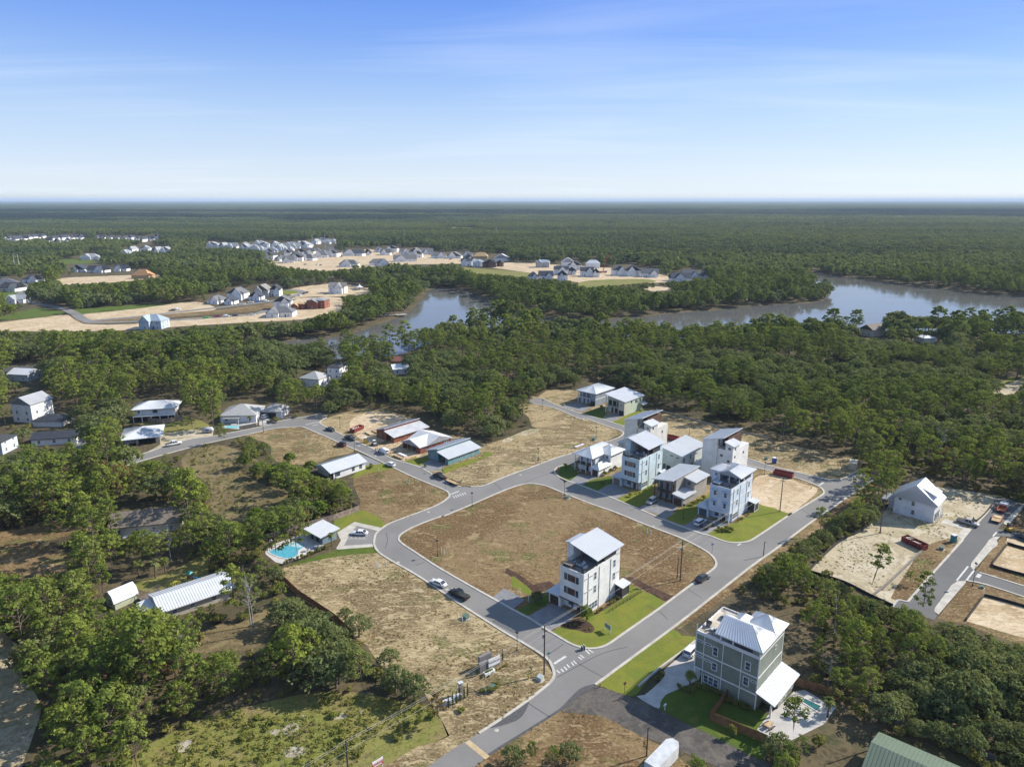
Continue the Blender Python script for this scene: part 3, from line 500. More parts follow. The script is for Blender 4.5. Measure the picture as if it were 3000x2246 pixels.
# ================================================================== VEGETATION
def leaf_mat(name, cols, trans=.36, stand=True):
    "foliage: colour differs per tree, per stand (cloud shade painted into distant ones) and per leaf clump"
    m = bpy.data.materials.new(name); m.use_nodes = True; t = m.node_tree; t.nodes.clear()
    o = t.nodes.new('ShaderNodeOutputMaterial'); oi = t.nodes.new('ShaderNodeObjectInfo')
    f = noise(t, .45, 3); f3 = noise(t, 2.3, 2)
    rp = t.nodes.new('ShaderNodeValToRGB'); el = rp.color_ramp.elements; t.links.new(oi.outputs['Random'], rp.inputs[0])
    el[0].color = (*[x*.72 for x in cols[0]], 1); el[1].color = (*[(x + y)*.5 for x, y in zip(cols[1], (.17, .165, .11))], 1)
    for p_, c_ in ((.25, cols[0]), (.6, [(x+y)/2 for x, y in zip(cols[0], cols[1])]), (.85, [x*1.12 for x in cols[1]])): q = el.new(p_); q.color = (*c_, 1)
    c = rp.outputs['Color']; c = mixc(t, rng_(t, f, .38, .62, 0, .65), c, cols[2])
    c = mixc(t, rng_(t, f3, .4, .65, 0, .55), c, tuple(x*.72 for x in cols[0]))
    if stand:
        f2 = noise(t, .0022, 5, .62, (.3, 1, 1)); c = mixc(t, rng_(t, f2, .46, .54, 0, .85 if name.startswith('distant') else .5), c, cols[3])  # darker stands; in distant foliage these bands also imitate cloud shade
    d = t.nodes.new('ShaderNodeBsdfDiffuse'); tr = t.nodes.new('ShaderNodeBsdfTranslucent'); mx_ = t.nodes.new('ShaderNodeMixShader'); mx_.inputs[0].default_value = trans
    t.links.new(c, d.inputs[0]); t.links.new(mixc(t, .6, c, (.26, .28, .06)), tr.inputs[0]); t.links.new(d.outputs[0], mx_.inputs[1]); t.links.new(tr.outputs[0], mx_.inputs[2]); t.links.new(mx_.outputs[0], o.inputs[0])
    return m
pine_leaf = leaf_mat('pine_needles', [(0.108, 0.159, 0.036), (0.212, 0.253, 0.042), (0.238, 0.278, 0.058), (0.100, 0.147, 0.040)])
oak_leaf = leaf_mat('oak_leaves', [(0.100, 0.134, 0.053), (0.177, 0.208, 0.080), (0.212, 0.233, 0.095), (0.096, 0.129, 0.053)])
bright_leaf = leaf_mat('broad_leaves', [(0.111, 0.181, 0.029), (0.164, 0.228, 0.038), (0.234, 0.275, 0.053), (0.105, 0.164, 0.025)], stand=False)
scrub_leaf = leaf_mat('scrub_leaves', [(0.129, 0.146, 0.042), (0.199, 0.189, 0.050), (0.271, 0.240, 0.068), (0.116, 0.139, 0.042)], stand=False)
weed_leaf = leaf_mat('weed_leaves', [(.18, .21, .045), (.27, .27, .06), (.31, .28, .085), (.15, .19, .045)], stand=False)
rust_leaf = leaf_mat('rusty_leaves', [(.19, .11, .05), (.23, .14, .065), (.14, .12, .055), (.16, .10, .04)], stand=False)
palm_leaf = leaf_mat('palm_fronds', [(.13, .17, .045), (.18, .21, .065), (.25, .25, .09), (.12, .15, .04)], stand=False)
far_leaf = leaf_mat('distant_foliage', [(0.105, 0.145, 0.045), (0.142, 0.177, 0.053), (0.174, 0.206, 0.062), (0.050, 0.082, 0.041)])  # last colour: dark stands doubling as painted cloud-shadow bands
bark = mat('bark', (.16, .115, .085), .95, var=.25, scale=2.5); grey_wood = mat('dead_wood', (.33, .31, .29), .95, var=.2, scale=2)

def cards(cent, rad, n, size, up=.35, r=rng):
    "n leaf quads on the shell of an ellipsoid clump, facing outward"
    d = r.normal(size=(n, 3)); d /= np.linalg.norm(d, axis=1)[:, None]; d[:, 2] = np.where(d[:, 2] < -.35, -d[:, 2]*.6, d[:, 2])
    p = np.asarray(cent) + d*np.asarray(rad)*r.uniform(.62, 1.06, (n, 1))
    nrm = d + r.normal(size=(n, 3))*.45; nrm[:, 2] += up; nrm /= np.linalg.norm(nrm, axis=1)[:, None]
    a = np.cross(nrm, r.normal(size=(n, 3))); a /= np.linalg.norm(a, axis=1)[:, None]; b = np.cross(nrm, a)
    s = size*r.uniform(.6, 1.25, (n, 1)); e = r.uniform(.45, .8, (n, 1))
    return np.stack([p - a*s - b*s*e*.4, p + b*s*e*-.9 + a*s*.2, p + a*s + b*s*e*.5, p - a*s*.15 + b*s*e], 1)
def leaf_mesh(name, blocks, m):
    q = np.concatenate(blocks).reshape(-1, 3); k = len(q)//4
    me = bpy.data.meshes.new(name); me.vertices.add(len(q)); me.vertices.foreach_set('co', q.ravel().astype(np.float32))
    me.loops.add(4*k); me.loops.foreach_set('vertex_index', np.arange(4*k, dtype=np.int32))
    me.polygons.add(k); me.polygons.foreach_set('loop_start', np.arange(0, 4*k, 4, dtype=np.int32))
    me.materials.append(m); me.update(calc_edges=True); return me
def trunk_mesh(name, lines, m, k=5):
    mb = MB()
    for pts, rad in lines: mb.tube(pts, rad, k)
    me = bpy.data.meshes.new(name); me.from_pydata(mb.v, [], mb.f); me.materials.append(m); me.update(); return me
def pine(h, dens=1.0, size=.42, spread=1.0, bare=.5, r=rng, m=None):
    "tall sand pine: bare lower trunk, flat-topped uneven tufts"
    lean = r.normal(size=2)*.03*h; T = lambda z: np.array([lean[0]*(z/h)**1.5, lean[1]*(z/h)**1.5, z])
    lines = [([tuple(T(z)) for z in np.linspace(-.3, h*.93, 6)], list(np.linspace(.19, .05, 6)*h/12))]; bl = []
    n = int(r.integers(19, 25))
    for i in range(n):
        f = bare + (1-bare)*(i+.5)/n; z = h*f*.97; k = math.sin(min(1, (f-bare)/(1-bare)*1.1+.18)*math.pi*.82)
        out = (.6 + 2.3*k*r.uniform(.55, 1.15))*spread*h/12; a = i*2.4 + r.uniform(-.5, .5); base = T(z-out*.25)
        c = T(z) + np.array([math.cos(a)*out, math.sin(a)*out, r.uniform(-.2, .5)])
        lines.append(([tuple(base), tuple((base+c)/2 + [0, 0, .15]), tuple(c)], [.07*h/12, .05*h/12, .02])); w = r.uniform(.6, 1.15)*spread*h/12
        bl.append(cards(c, (w, w, w*.6), int(38*dens), size, .5, r))
    c = T(h*.96); bl.append(cards(c, (1.1*h/12, 1.1*h/12, .8*h/12), int(80*dens), size, .5, r))
    return leaf_mesh('crown', bl, m or pine_leaf), trunk_mesh('trunk', lines, bark)
def oak(h, dens=1.0, size=.42, wide=1.0, r=rng, m=None):
    "broad spreading crown of many lumps on a short trunk"
    lines = [([(0, 0, -.3), (.1, .05, h*.25), (.15, .1, h*.45)], [.26*h/8, .2*h/8, .12*h/8])]; bl = []
    n = int(r.integers(26, 34)); W = h*.46*wide
    for i in range(n):
        f = (i+.5)/n; el = math.asin(.05 + .93*f); a = i*2.4 + r.uniform(-.4, .4); rr = W*r.uniform(.72, 1.05)
        c = np.array([math.cos(a)*math.cos(el)*rr, math.sin(a)*math.cos(el)*rr, h*.36 + math.sin(el)*h*.48*r.uniform(.8, 1.08)])
        w = h*r.uniform(.085, .165); bl.append(cards(c, (w, w, w*.8), int(38*dens), size, .3, r))
        if i % 2 == 0: lines.append(([(.1, .05, h*.28), tuple(c*.55 + [0, 0, h*.15]), tuple(c)], [.1*h/8, .06*h/8, .02]))
    bl.append(cards((0, 0, h*.55), (W*.75, W*.75, h*.3), int(120*dens), size*1.2, .2, r))
    return leaf_mesh('crown', bl, m or oak_leaf), trunk_mesh('trunk', lines, bark)
def shrub(h, dens=1.0, size=.28, r=rng, m=None, wide=1.0):
    bl = []; lines = []
    for i in range(int(r.integers(6, 9))):
        a = i*2.4; rr = h*.42*r.uniform(.2, 1)*wide; c = np.array([math.cos(a)*rr, math.sin(a)*rr, h*r.uniform(.35, .7)]); w = h*r.uniform(.24, .36)
        bl.append(cards(c, (w*wide, w*wide, w*.9), int(36*dens), size, .3, r)); lines.append(([(c[0]*.15, c[1]*.15, -.1), tuple(c)], [.05, .02]))
    return leaf_mesh('foliage', bl, m or scrub_leaf), trunk_mesh('stem', lines, bark, 4)
def palm(h, r=rng):
    lines = [([(0, 0, -.2), (.08, .02, h*.5), (.1, .05, h*.88)], [.2, .16, .15])]; q = []
    for i in range(26):
        a = i*2.4; el = r.uniform(-.5, 1.0); ln = r.uniform(1.1, 1.6); c = np.array([.1, .05, h*.88]); d = np.array([math.cos(a)*math.cos(el), math.sin(a)*math.cos(el), math.sin(el)]); s = np.array([-math.sin(a), math.cos(a), 0])
        m1 = c + d*ln*.55; m2 = c + d*ln + [0, 0, -.35*ln]
        for k in (-1, 0, 1):
            w = s*.16; o_ = s*k*.3*ln
            q.append([c - w*.2, m1 - w + o_*.6, m1 + w + o_*.6, c + w*.2]); q.append([m1 - w + o_*.6, m2 + o_ - w*.2, m2 + o_ + w*.2, m1 + w + o_*.6])
    return leaf_mesh('crown', [np.array(q)], palm_leaf), trunk_mesh('trunk', lines, bark, 7)
def snag(h, r=rng, m=None):
    lines = [([(0, 0, -.3), (r.normal()*.2, r.normal()*.2, h*.5), (r.normal()*.5, r.normal()*.5, h)], [.2, .14, .04])]
    tw = []
    for i in range(16):
        z = h*r.uniform(.4, .97); a = i*2.4; l_ = h*r.uniform(.12, .26)*(1.25 - z/h*.5); e_ = (math.cos(a)*l_, math.sin(a)*l_, z + l_*.6)
        lines.append(([(0, 0, z), (e_[0]*.5, e_[1]*.5, z + l_*.2), e_], [.06, .04, .015]))
        for j in range(3):
            b_ = a + (j-1)*.6; tw.append(([e_, (e_[0] + math.cos(b_)*l_*.4, e_[1] + math.sin(b_)*l_*.4, e_[2] + l_*.3)], [.02, .008]))
    return trunk_mesh('branches', tw + lines[1:], m or grey_wood, 4), trunk_mesh('trunk', lines[:1], m or grey_wood)

R5 = lambda s: np.random.default_rng(s)
PINES = [pine(12, d_, .28, s_, b_, R5(20+i)) for i, (d_, s_, b_) in enumerate(((1.35, 1.0, .35), (.85, .85, .55), (1.15, 1.2, .42), (.7, .75, .6), (1.2, 1.0, .28), (.95, 1.15, .5)))]
OAKS = [oak(8, 1.15, .29, 1.0 + .1*(i % 2), R5(40+i)) for i in range(5)]
BROADS = [oak(7, 1.5, .33, .95, R5(60+i), bright_leaf) for i in range(3)]
SHRUBS = [shrub(2.4, 1.0, .27, R5(70+i)) for i in range(4)]
WEEDS = [shrub(1.3, 1.0, .22, R5(80+i), weed_leaf, 1.3) for i in range(3)]
SNAGS = [snag(9, R5(90+i)) for i in range(3)]
RUSTS = [oak(8, .45, .34, .8, R5(95), rust_leaf), pine(11, .5, .36, .9, .45, R5(96), rust_leaf)]
PALMS = [palm(4.2, R5(100+i)) for i in range(2)]
def lod_tree(kind, i):
    r = R5(200+i)
    c, t_ = pine(12, .5, .60, 1.1, .42, r) if kind == 'pine' else oak(8, .5, .60, 1.05, r)
    return c, t_
def joined(name, pair):
    "crown and trunk in one mesh, used only by the woods that nobody could count"
    bm = bmesh.new(); bm.from_mesh(pair[0]); n = len(bm.faces); bm.from_mesh(pair[1]); bm.faces.ensure_lookup_table()
    for f in bm.faces[n:]: f.material_index = 1
    me = bpy.data.meshes.new(name); bm.to_mesh(me); bm.free(); me.materials.append(pair[0].materials[0]); me.materials.append(pair[1].materials[0]); return me
LOD_P = [joined('woods_pine', lod_tree('pine', i)) for i in range(4)]; LOD_O = [joined('woods_oak', lod_tree('oak', 10+i)) for i in range(3)]
def grove(n, rad, per, size, i, dens):
    r = R5(300+i); bl = []
    for k in range(n):
        x, y = r.uniform(-rad, rad, 2); h = r.uniform(8, 13.5); w = r.uniform(2.0, 3.4)
        bl.append(cards((x, y, h*.80), (w, w, h*.22), per, size, .5, r)); bl.append(cards((x, y, h*.42), (w*.8, w*.8, h*.3), max(4, per//3), size, .2, r))
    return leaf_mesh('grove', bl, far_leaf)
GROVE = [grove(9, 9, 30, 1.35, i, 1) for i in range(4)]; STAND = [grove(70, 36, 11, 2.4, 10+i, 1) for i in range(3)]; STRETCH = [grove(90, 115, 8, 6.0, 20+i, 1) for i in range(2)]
TUFT = [leaf_mesh('tuft', [cards((0, 0, .25), (.45, .45, .3), 16, .16, .6, R5(400+i))], weed_leaf if i else scrub_leaf) for i in range(2)]

dry_leaf = leaf_mat('dry_stalks', [(.24, .18, .085), (.36, .28, .14), (.18, .17, .06), (.2, .16, .07)], .2, False)
STRAW = [leaf_mesh('straw_tuft', [cards((0, 0, .12), (.42, .42, .14), 14, .15, .8, R5(420+i))], (dry_leaf, scrub_leaf)[i]) for i in range(2)]
# --- where trees may stand
def blocked(P, H, Wd):
    "P (n,2) ground points, H heights, Wd crown half widths -> True where the photo shows open ground or a building instead"
    n = len(P); bad = np.zeros(n, bool); base = np.column_stack([P, np.zeros(n)])
    tests = [base, base + np.column_stack([np.zeros((n, 2)), H*.5]), base + np.column_stack([np.zeros((n, 2)), H*.92]), base + np.column_stack([-Wd*.9, np.zeros(n), H*.75]), base + np.column_stack([Wd*.9, np.zeros(n), H*.75])]
    pr_ = [project(q) for q in tests]
    for poly in MASK:
        a = np.array(poly); lo, hi = a.min(0), a.max(0)
        for q in pr_:
            c = np.nonzero((q[:, 0] > lo[0]) & (q[:, 0] < hi[0]) & (q[:, 1] > lo[1]) & (q[:, 1] < hi[1]) & ~bad)[0]
            if len(c): bad[c[inside(poly, q[c])]] = True
    for poly in MASK_BASE:
        bad |= inside(poly, pr_[0])
    return bad
def wet_or_bank(P, margin=0):
    w = inside(WATER, P)
    if margin:
        for dx_, dy_ in ((margin, 0), (-margin, 0), (0, margin), (0, -margin)): w |= inside(WATER, P + [dx_, dy_])
    return w
def jitter_grid(y0, y1, step, j=.42, edge=1.12):
    out = []
    for y in np.arange(y0, y1, step):
        half = (IW/2)/F_PX*(y*CP + CAM_H*SP)*edge + 12; x = np.arange(-half, half, step); out.append(np.column_stack([x, np.full(len(x), y)]))
    P = np.concatenate(out); return P + rng.uniform(-j, j, P.shape)*step
class SmoothNoise:
    def __init__(s, cell, seed): s.c = cell; s.t = np.random.default_rng(seed).random((256, 256))
    def __call__(s, P):
        q = P/s.c; i = np.floor(q).astype(int); f = q - i; f = f*f*(3-2*f); a = lambda dx_, dy_: s.t[(i[:, 0]+dx_) % 256, (i[:, 1]+dy_) % 256]
        return (a(0, 0)*(1-f[:, 0]) + a(1, 0)*f[:, 0])*(1-f[:, 1]) + (a(0, 1)*(1-f[:, 0]) + a(1, 1)*f[:, 0])*f[:, 1]
# ================================================================== BUILDINGS
YAW = R(-42)
CC, SS = math.cos(YAW), math.sin(YAW)
def mask_box(o, x0, x1, y0, y1, h, grow=.6):
    "keep trees off the picture of this building"
    M = Matrix.Translation(o.location) @ Matrix.Rotation(o.rotation_euler.z, 4, 'Z')
    c = [M @ Vector((x, y, z)) for x in (x0-grow, x1+grow) for y in (y0-grow, y1+grow) for z in (0, h)]
    p = project(np.array([tuple(v) for v in c])); pts = sorted(map(tuple, p))
    def half(q):
        r = []
        for a in q:
            while len(r) >= 2 and (r[-1][0]-r[-2][0])*(a[1]-r[-2][1]) - (r[-1][1]-r[-2][1])*(a[0]-r[-2][0]) <= 0: r.pop()
            r.append(a)
        return r[:-1]
    MASK.append(half(pts) + half(pts[::-1]))
def win(par, face, a0, a1, z0, z1, at=0., frame=white, pane=None, mull=0, name='window', t=.09, d=.06):
    "framed window on a wall plane; face -y, +y, +x or -x at coordinate `at`"
    s = -1 if face[0] == '-' else 1; mb = MB(); gl = MB()
    def put_(m_, u0, u1, w0, w1, p0, p1):
        lo, hi = sorted((at + s*p0, at + s*p1))
        m_.box(u0, u1, lo, hi, w0, w1) if face[1] == 'y' else m_.box(lo, hi, u0, u1, w0, w1)
    put_(mb, a0, a1, z0, z0+t, 0, d); put_(mb, a0, a1, z1-t, z1, 0, d); put_(mb, a0, a0+t, z0+t, z1-t, 0, d); put_(mb, a1-t, a1, z0+t, z1-t, 0, d)
    for k in range(mull): x = a0 + (a1-a0)*(k+1)/(mull+1); put_(mb, x-t/2, x+t/2, z0+t, z1-t, 0, d)
    if z1-z0 > 1.2: zm = (z0+z1)/2; put_(mb, a0+t, a1-t, zm-.03, zm+.03, 0, d*.8)
    put_(gl, a0+t, a1-t, z0+t, z1-t, 0, d*.45)
    w = mb.build(name, frame, par); gl.build('pane', pane or win_glass, w); return w
def seams(par, c, m, step=.55):
    "raised standing seams running from edge c0-c1 up to edge c3-c2"
    c = [Vector(p) for p in c]; n = max(2, int((c[1]-c[0]).length/step)); mb = MB()
    for i in range(n+1):
        t_ = i/n; a = c[0].lerp(c[1], t_); b = c[3].lerp(c[2], t_); up = Vector((0, 0, .03))
        if (b-a).length > .2: mb.bar(a+up, b+up, .05, .07)
    o = mb.build('standing_seams', m, par); o['kind'] = 'stuff'; return o
def shed(par, x0, x1, y0, y1, zl, zr, m=None, t=.22, axis='x', name='roof'):
    "single-slope roof; zl at low-x (or low-y) side, zr at the other"
    m = m or roof_metal
    c = [(x0, y0, zl), (x1, y0, zr), (x1, y1, zr), (x0, y1, zl)] if axis == 'x' else [(x0, y0, zl), (x1, y0, zl), (x1, y1, zr), (x0, y1, zr)]
    o = MB().slab(c, t).build(name, m, par)
    seams(o, [c[1], c[2], c[3], c[0]] if axis == 'x' else c, m); return o
def hip(par, x0, x1, y0, y1, z, zr, m=None, t=.2, axis='y', gable=(False, False), name='roof', seam=True):
    "hip or gable roof; ridge along `axis`; gable flags for low and high end"
    m = m or roof_metal; w = (x1-x0)/2 if axis == 'y' else (y1-y0)/2
    if axis == 'y': xm = (x0+x1)/2; a = (xm, y0 + (0 if gable[0] else min(w, (y1-y0)/2)), zr); b = (xm, y1 - (0 if gable[1] else min(w, (y1-y0)/2)), zr)
    else: ym = (y0+y1)/2; a = (x0 + (0 if gable[0] else min(w, (x1-x0)/2)), ym, zr); b = (x1 - (0 if gable[1] else min(w, (x1-x0)/2)), ym, zr)
    v = [(x0, y0, z), (x1, y0, z), (x1, y1, z), (x0, y1, z), a, b]; lo = [(p[0], p[1], p[2]-t) for p in v]; V = v + lo
    if axis == 'y': top = [(0, 1, 4), (1, 2, 5, 4), (2, 3, 5), (3, 0, 4, 5)]
    else: top = [(0, 1, 5, 4), (1, 2, 5), (2, 3, 4, 5), (3, 0, 4)]
    f = top + [tuple(i+6 for i in q[::-1]) for q in top] + [(i, i+6, (i+1) % 4+6, (i+1) % 4) for i in range(4)]
    o = mesh(name, V, f, m, par)
    if seam:
        for q in top:
            c = [v[i] for i in q]; seams(o, c if len(c) == 4 else [c[0], c[1], c[2], c[2]], m, .6)
    return o
def gable_wall(par, x0, x1, y0, y1, z, zr, m, axis='y', t=.12):
    "triangular wall pieces closing both gable ends"
    for k in (0, 1):
        if axis == 'y': yy = y0 if k == 0 else y1-t; mb = MB(); n = [(x0, yy), (x1, yy), ((x0+x1)/2, yy)]; v = [(x0, yy, z), (x1, yy, z), ((x0+x1)/2, yy, zr), (x0, yy+t, z), (x1, yy+t, z), ((x0+x1)/2, yy+t, zr)]
        else: xx = x0 if k == 0 else x1-t; v = [(xx, y0, z), (xx, y1, z), (xx, (y0+y1)/2, zr), (xx+t, y0, z), (xx+t, y1, z), (xx+t, (y0+y1)/2, zr)]
        mesh('gable', v, [(0, 1, 2), (5, 4, 3), (0, 3, 4, 1), (1, 4, 5, 2), (2, 5, 3, 0)], m, par)
def rail(par, pts, z0, h=1.0, m=black, name='railing'):
    mb = MB()
    for a, b in zip(pts[:-1], pts[1:]):
        L_ = math.dist(a, b); n = max(1, int(L_/1.3))
        for i in range(n+1): x, y = a[0]+(b[0]-a[0])*i/n, a[1]+(b[1]-a[1])*i/n; mb.box(x-.03, x+.03, y-.03, y+.03, z0, z0+h)
        for k in (.35, .65, 1.0): mb.bar((*a, z0+h*k), (*b, z0+h*k), .04 if k < 1 else .07)
    return mb.build(name, m, par)
def post(par, x, y, z0, z1, m=white, w=.22, name='post'): return box(name, x-w/2, x+w/2, y-w/2, y+w/2, z0, z1, m, par)
def garage_door(par, x0, x1, y, z1, m, name='garage_door'):
    o = box(name, x0, x1, y-.05, y, .04, z1, m, par); mb = MB()
    for k in range(1, 4): mb.box(x0+.05, x1-.05, y-.07, y-.05, z1*k/4-.03, z1*k/4+.03)
    mb.build('panel_joint', black, o); return o
def furniture(o, tub, grill, tab, zf, tubc, name):
    "things standing on a roof deck; coordinates local to house o"
    M = Matrix.Translation(o.location) @ Matrix.Rotation(o.rotation_euler.z, 4, 'Z')
    def at(p): v = M @ Vector((p[0], p[1], zf)); return (v.x, v.y, zf)
    rz = o.rotation_euler.z
    if tub:
        e = empty('hot_tub', at(tub), rz, f'square hot tub with {tubc[1]} cover on the roof deck of the {name}', 'hot tub')
        MB().box(-1.05, 1.05, -1.0, 1.0, 0, .8).build('cabinet', mat('tub_cabinet', (.13, .10, .08), .7), e)
        MB().prism([(-1.1, -1.05), (1.1, -1.05), (1.1, 1.05), (-1.1, 1.05)], .8, [.88, .88, .98, .98]).build('cover', tubc[0], e)
    if grill:
        e = empty('grill', at(grill), rz, f'barbecue grill on the roof deck of the {name}', 'grill')
        MB().box(-.5, .5, -.3, .3, 0, .8).build('cart', mat('grill_steel', (.4, .4, .4), .35, .8), e); MB().prism([(-.5, -.32), (.5, -.32), (.5, .32), (-.5, .32)], .8, [1.0, 1.0, 1.2, 1.2]).build('lid', black, e)
    if tab:
        e = empty('patio_table', at(tab), rz, f'low patio table on the roof deck of the {name}', 'table')
        MB().box(-.7, .7, -.4, .4, .38, .45).build('table_top', mat('grey_plastic', (.4, .42, .45), .6), e)
        for sx in (-1, 1):
            for sy in (-1, 1): MB().box(sx*.62-.04, sx*.62+.04, sy*.33-.04, sy*.33+.04, 0, .38).build('leg', black, e)
        for k, (dx_, dy_, a_) in enumerate(((-1.4, 0, 90), (1.3, .2, -90), (0, 1.2, 0))):
            p = at((tab[0]+dx_, tab[1]+dy_)); s_ = empty('patio_chair', p, rz + R(a_), f'pale cushioned chair around the roof-deck table of the {name}', 'chair', f'roof deck chairs of the {name}')
            cu = mat('pale_cushion', (.55, .56, .58), .8); MB().box(-.4, .4, -.4, .4, .15, .45).build('seat', cu, s_); MB().box(-.4, .4, .28, .42, .45, .9).build('backrest', cu, s_); MB().box(-.42, .42, -.42, .42, .02, .15).build('base', black, s_)

def tower(origin, name, label, wall, trim, panel, style, roof_z, shortn):
    "four-level narrow house: garage wing, three storeys, roof terrace under a single-slope or gabled roof"
    o = empty('tower_house', origin, YAW, label, 'house'); W, D, ZD_ = 6.85, 15.0, 10.85
    mask_box(o, -10.6, 2.2, -.3, 16.3, 15)
    box('wall', -W, 0, 1.8, D, 0, 3.12, wall, o).name = 'ground_floor_wall'
    MB().box(-W, 0, 0, D, 3.12, ZD_).build('upper_wall', wall, o)
    mb = MB(); mb.box(-W, 0, 0, .18, ZD_, 11.3).box(-W, -W+.18, .18, 4.8, ZD_, 11.3).box(-.18, 0, .18, D, ZD_, 11.3); mb.build('parapet', wall, o)
    box('deck_floor', -W+.2, -.2, .2, D-.1, ZD_, ZD_+.04, mat('deck_grey', (.22, .225, .235), .8), o)
    box('fascia', -W-.02, .04, -.05, .12, 2.85, 3.18, trim, o)
    post(o, -.16, .2, 0, 2.9, trim, .26); post(o, -3.3, .25, 0, 2.9, trim, .2)
    box('front_door', -3.0, -2.0, 1.72, 1.8, .05, 2.2, wood_brown, o); win(o, '-y', -5.6, -3.9, .7, 2.3, 1.8)
    for z in (4.75, 8.2):
        if style == 'panel':
            win(o, '-y', -5.6, -4.8, z, z+1.7, frame=dark); win(o, '-y', -2.2, -1.4, z, z+1.7, frame=dark); box('wood_panel', -4.62, -2.38, -.05, 0, z, z+1.7, panel, o)
        else:
            for x in (-5.6, -2.25):
                win(o, '-y', x, x+1.05, z-.1, z+1.65); aw = mat('awning_metal', (.42, .50, .62), .5)
                MB().prism([(x-.35, -.75), (x+1.4, -.75), (x+1.4, 0), (x-.35, 0)], [z+1.72, z+1.72, z+2.12, z+2.12], [z+1.78, z+1.78, z+2.2, z+2.2]).build('awning', aw, o)
        for y in (4.1, 12.1): win(o, '+x', y, y+1.05, z-.05, z+1.95)
        for y in (.35, 2.3): win(o, '+x', y, y+1.25, z+1.35, z+1.75, t=.06)
    win(o, '+x', 13.6, 14.6, 6.0, 6.4, t=.06); win(o, '+x', 2.2, 5.8, .75, 2.55, mull=2)
    for k, y in enumerate((1.85, 6.25, 11.0)): box('drainpipe', 0, .11, y-.06, y+.06, .1, 10.9, mat('drain_grey', (.32, .36, .40), .5), o)
    if style != 'panel':
        for z in (3.2, 6.85, 10.6): MB().box(-.0, .035, .0, D, z, z+.22).build('trim_band', white, o)
        box('corner_board', -.16, .04, -.04, .0, 3.2, 11.3, white, o)
    # terrace level
    zr, zl = roof_z
    if style == 'panel':
        MB().prism([(-W, 4.8), (-W+.2, 4.8), (-W+.2, D), (-W, D)], ZD_, [zl-.35]*4).build('terrace_wall', wall, o)
        MB().prism([(-W+.2, 13.3), (0, 13.3), (0, D), (-W+.2, D)], ZD_, [zl-.4, zr-.25, zr-.25, zl-.4]).build('terrace_wall', wall, o)
        MB().prism([(-W+.2, 9.5), (-4.2, 9.5), (-4.2, 13.3), (-W+.2, 13.3)], ZD_, zr).build('stair_enclosure', panel, o)
        for y in (5.5, 8.6): post(o, -.14, y, 11.3, zr-.2, trim, .24)
        post(o, -4.6, 5.4, ZD_, zr+.6, trim, .26)
        box('screen', -.13, -.09, 8.8, 13.2, 11.3, zr-.35, mat('insect_screen', (.05, .05, .055), .7), o)
        shed(o, -7.5, .7, 4.4, 15.6, zl, zr); shed(o, -9.9, -7.5, 5.6, 11.5, zl-.15-.8, zl-.3)
        MB().prism([(-9.4, 6), (-W-.02, 6), (-W-.02, 11), (-9.4, 11)], 0, [zl-1.15, zl-.6, zl-.6, zl-1.15]).build('stair_tower_wall', wall, o)
    else:
        for y in (5.6, 8.8): post(o, -.14, y, 11.3, 13.3, white, .26)
        for x in (-6.6, -3.4): post(o, x, 5.6, ZD_, 13.3, white, .26)
        MB().box(-W, -.02, 13.6, D, ZD_, 13.3).build('terrace_wall', wall, o); MB().box(-9.6, -W-.02, 6.5, 12.5, 0, 13.3).build('stair_tower_wall', wall, o); win(o, '-y', -8.6, -7.7, 11.6, 12.8, 6.5)
        box('screen', -.13, -.09, 9.0, 13.4, 11.3, 12.9, mat('insect_screen', (.05, .05, .055), .7), o)
        hip(o, -7.4, .7, 4.9, 16.2, 13.4, 15.0, axis='y', gable=(True, False)); gable_wall(o, -7.3, .6, 5.1, 5.3, 13.3, 14.75, wall)
        hip(o, -10.3, -6.0, 6.2, 13.2, 13.5, 14.8, axis='x', gable=(False, True)); box('ceiling', -7.2, .5, 5.2, 15.8, 13.1, 13.22, white, o)
    rail(o, [(-W+.1, 4.8), (-W+.1, .1), (-.1, .1), (-.1, 5.4)], 11.3, .75)
    # garage wing and back porch
    MB().prism([(-10.4, .3), (-W-.02, .3), (-W-.02, 7), (-10.4, 7)], 0, [2.75, 3.1, 3.1, 2.75]).build('garage_wall', wall, o)
    if style == 'panel': shed(o, -10.9, -W-.03, -.3, 7.4, 2.95, 3.35)
    else: hip(o, -10.9, -W-.03, -.3, 7.4, 3.0, 4.4, axis='y')
    garage_door(o, -10.0, -7.5, .3, 2.35, panel if style == 'panel' else mat('open_garage', (.10, .13, .16), .7))
    shed(o, .05, 2.5, 13.0, 16.6, 3.5, 3.1, roof_white, .18)
    MB().box(0.02, 2.1, 13.4, 16.2, .25, 2.8).build('screened_porch', mat('insect_screen', (.05, .05, .055), .7), o)
    for y in (13.4, 16.2): post(o, 2.14, y, 0, 3.0, trim, .16)
    box('porch_base', 0.02, 2.2, 13.3, 16.3, 0, .25, concrete, o)
    return o
white_wall = siding('white_siding', (.80, .80, .77), .3, True); white_lap = siding('white_lap_siding', (.80, .80, .79), .2)
aqua_wall = siding('aqua_siding', (.60, .72, .74), .25, True); blue_wall = siding('pale_blue_siding', (.60, .68, .78), .2)
cream_wall = siding('cream_siding', (.70, .68, .62), .3, True); mint_wall = siding('grey_mint_siding', (.55, .60, .57), .3, True)
grey_wall = siding('taupe_grey_siding', (.34, .325, .30), .2); slate_wall = siding('blue_grey_siding', (.26, .31, .36), .2); green_wall = siding('sage_siding', (.50, .56, .44), .2)
olive_wall = siding('green_grey_siding', (.235, .26, .205), .2); teal_wall = siding('teal_siding', (.15, .29, .31), .2); pool_wall = siding('blue_grey_board', (.20, .28, .33), .3, True)
tan_wall = siding('tan_siding', (.52, .47, .38), .2)
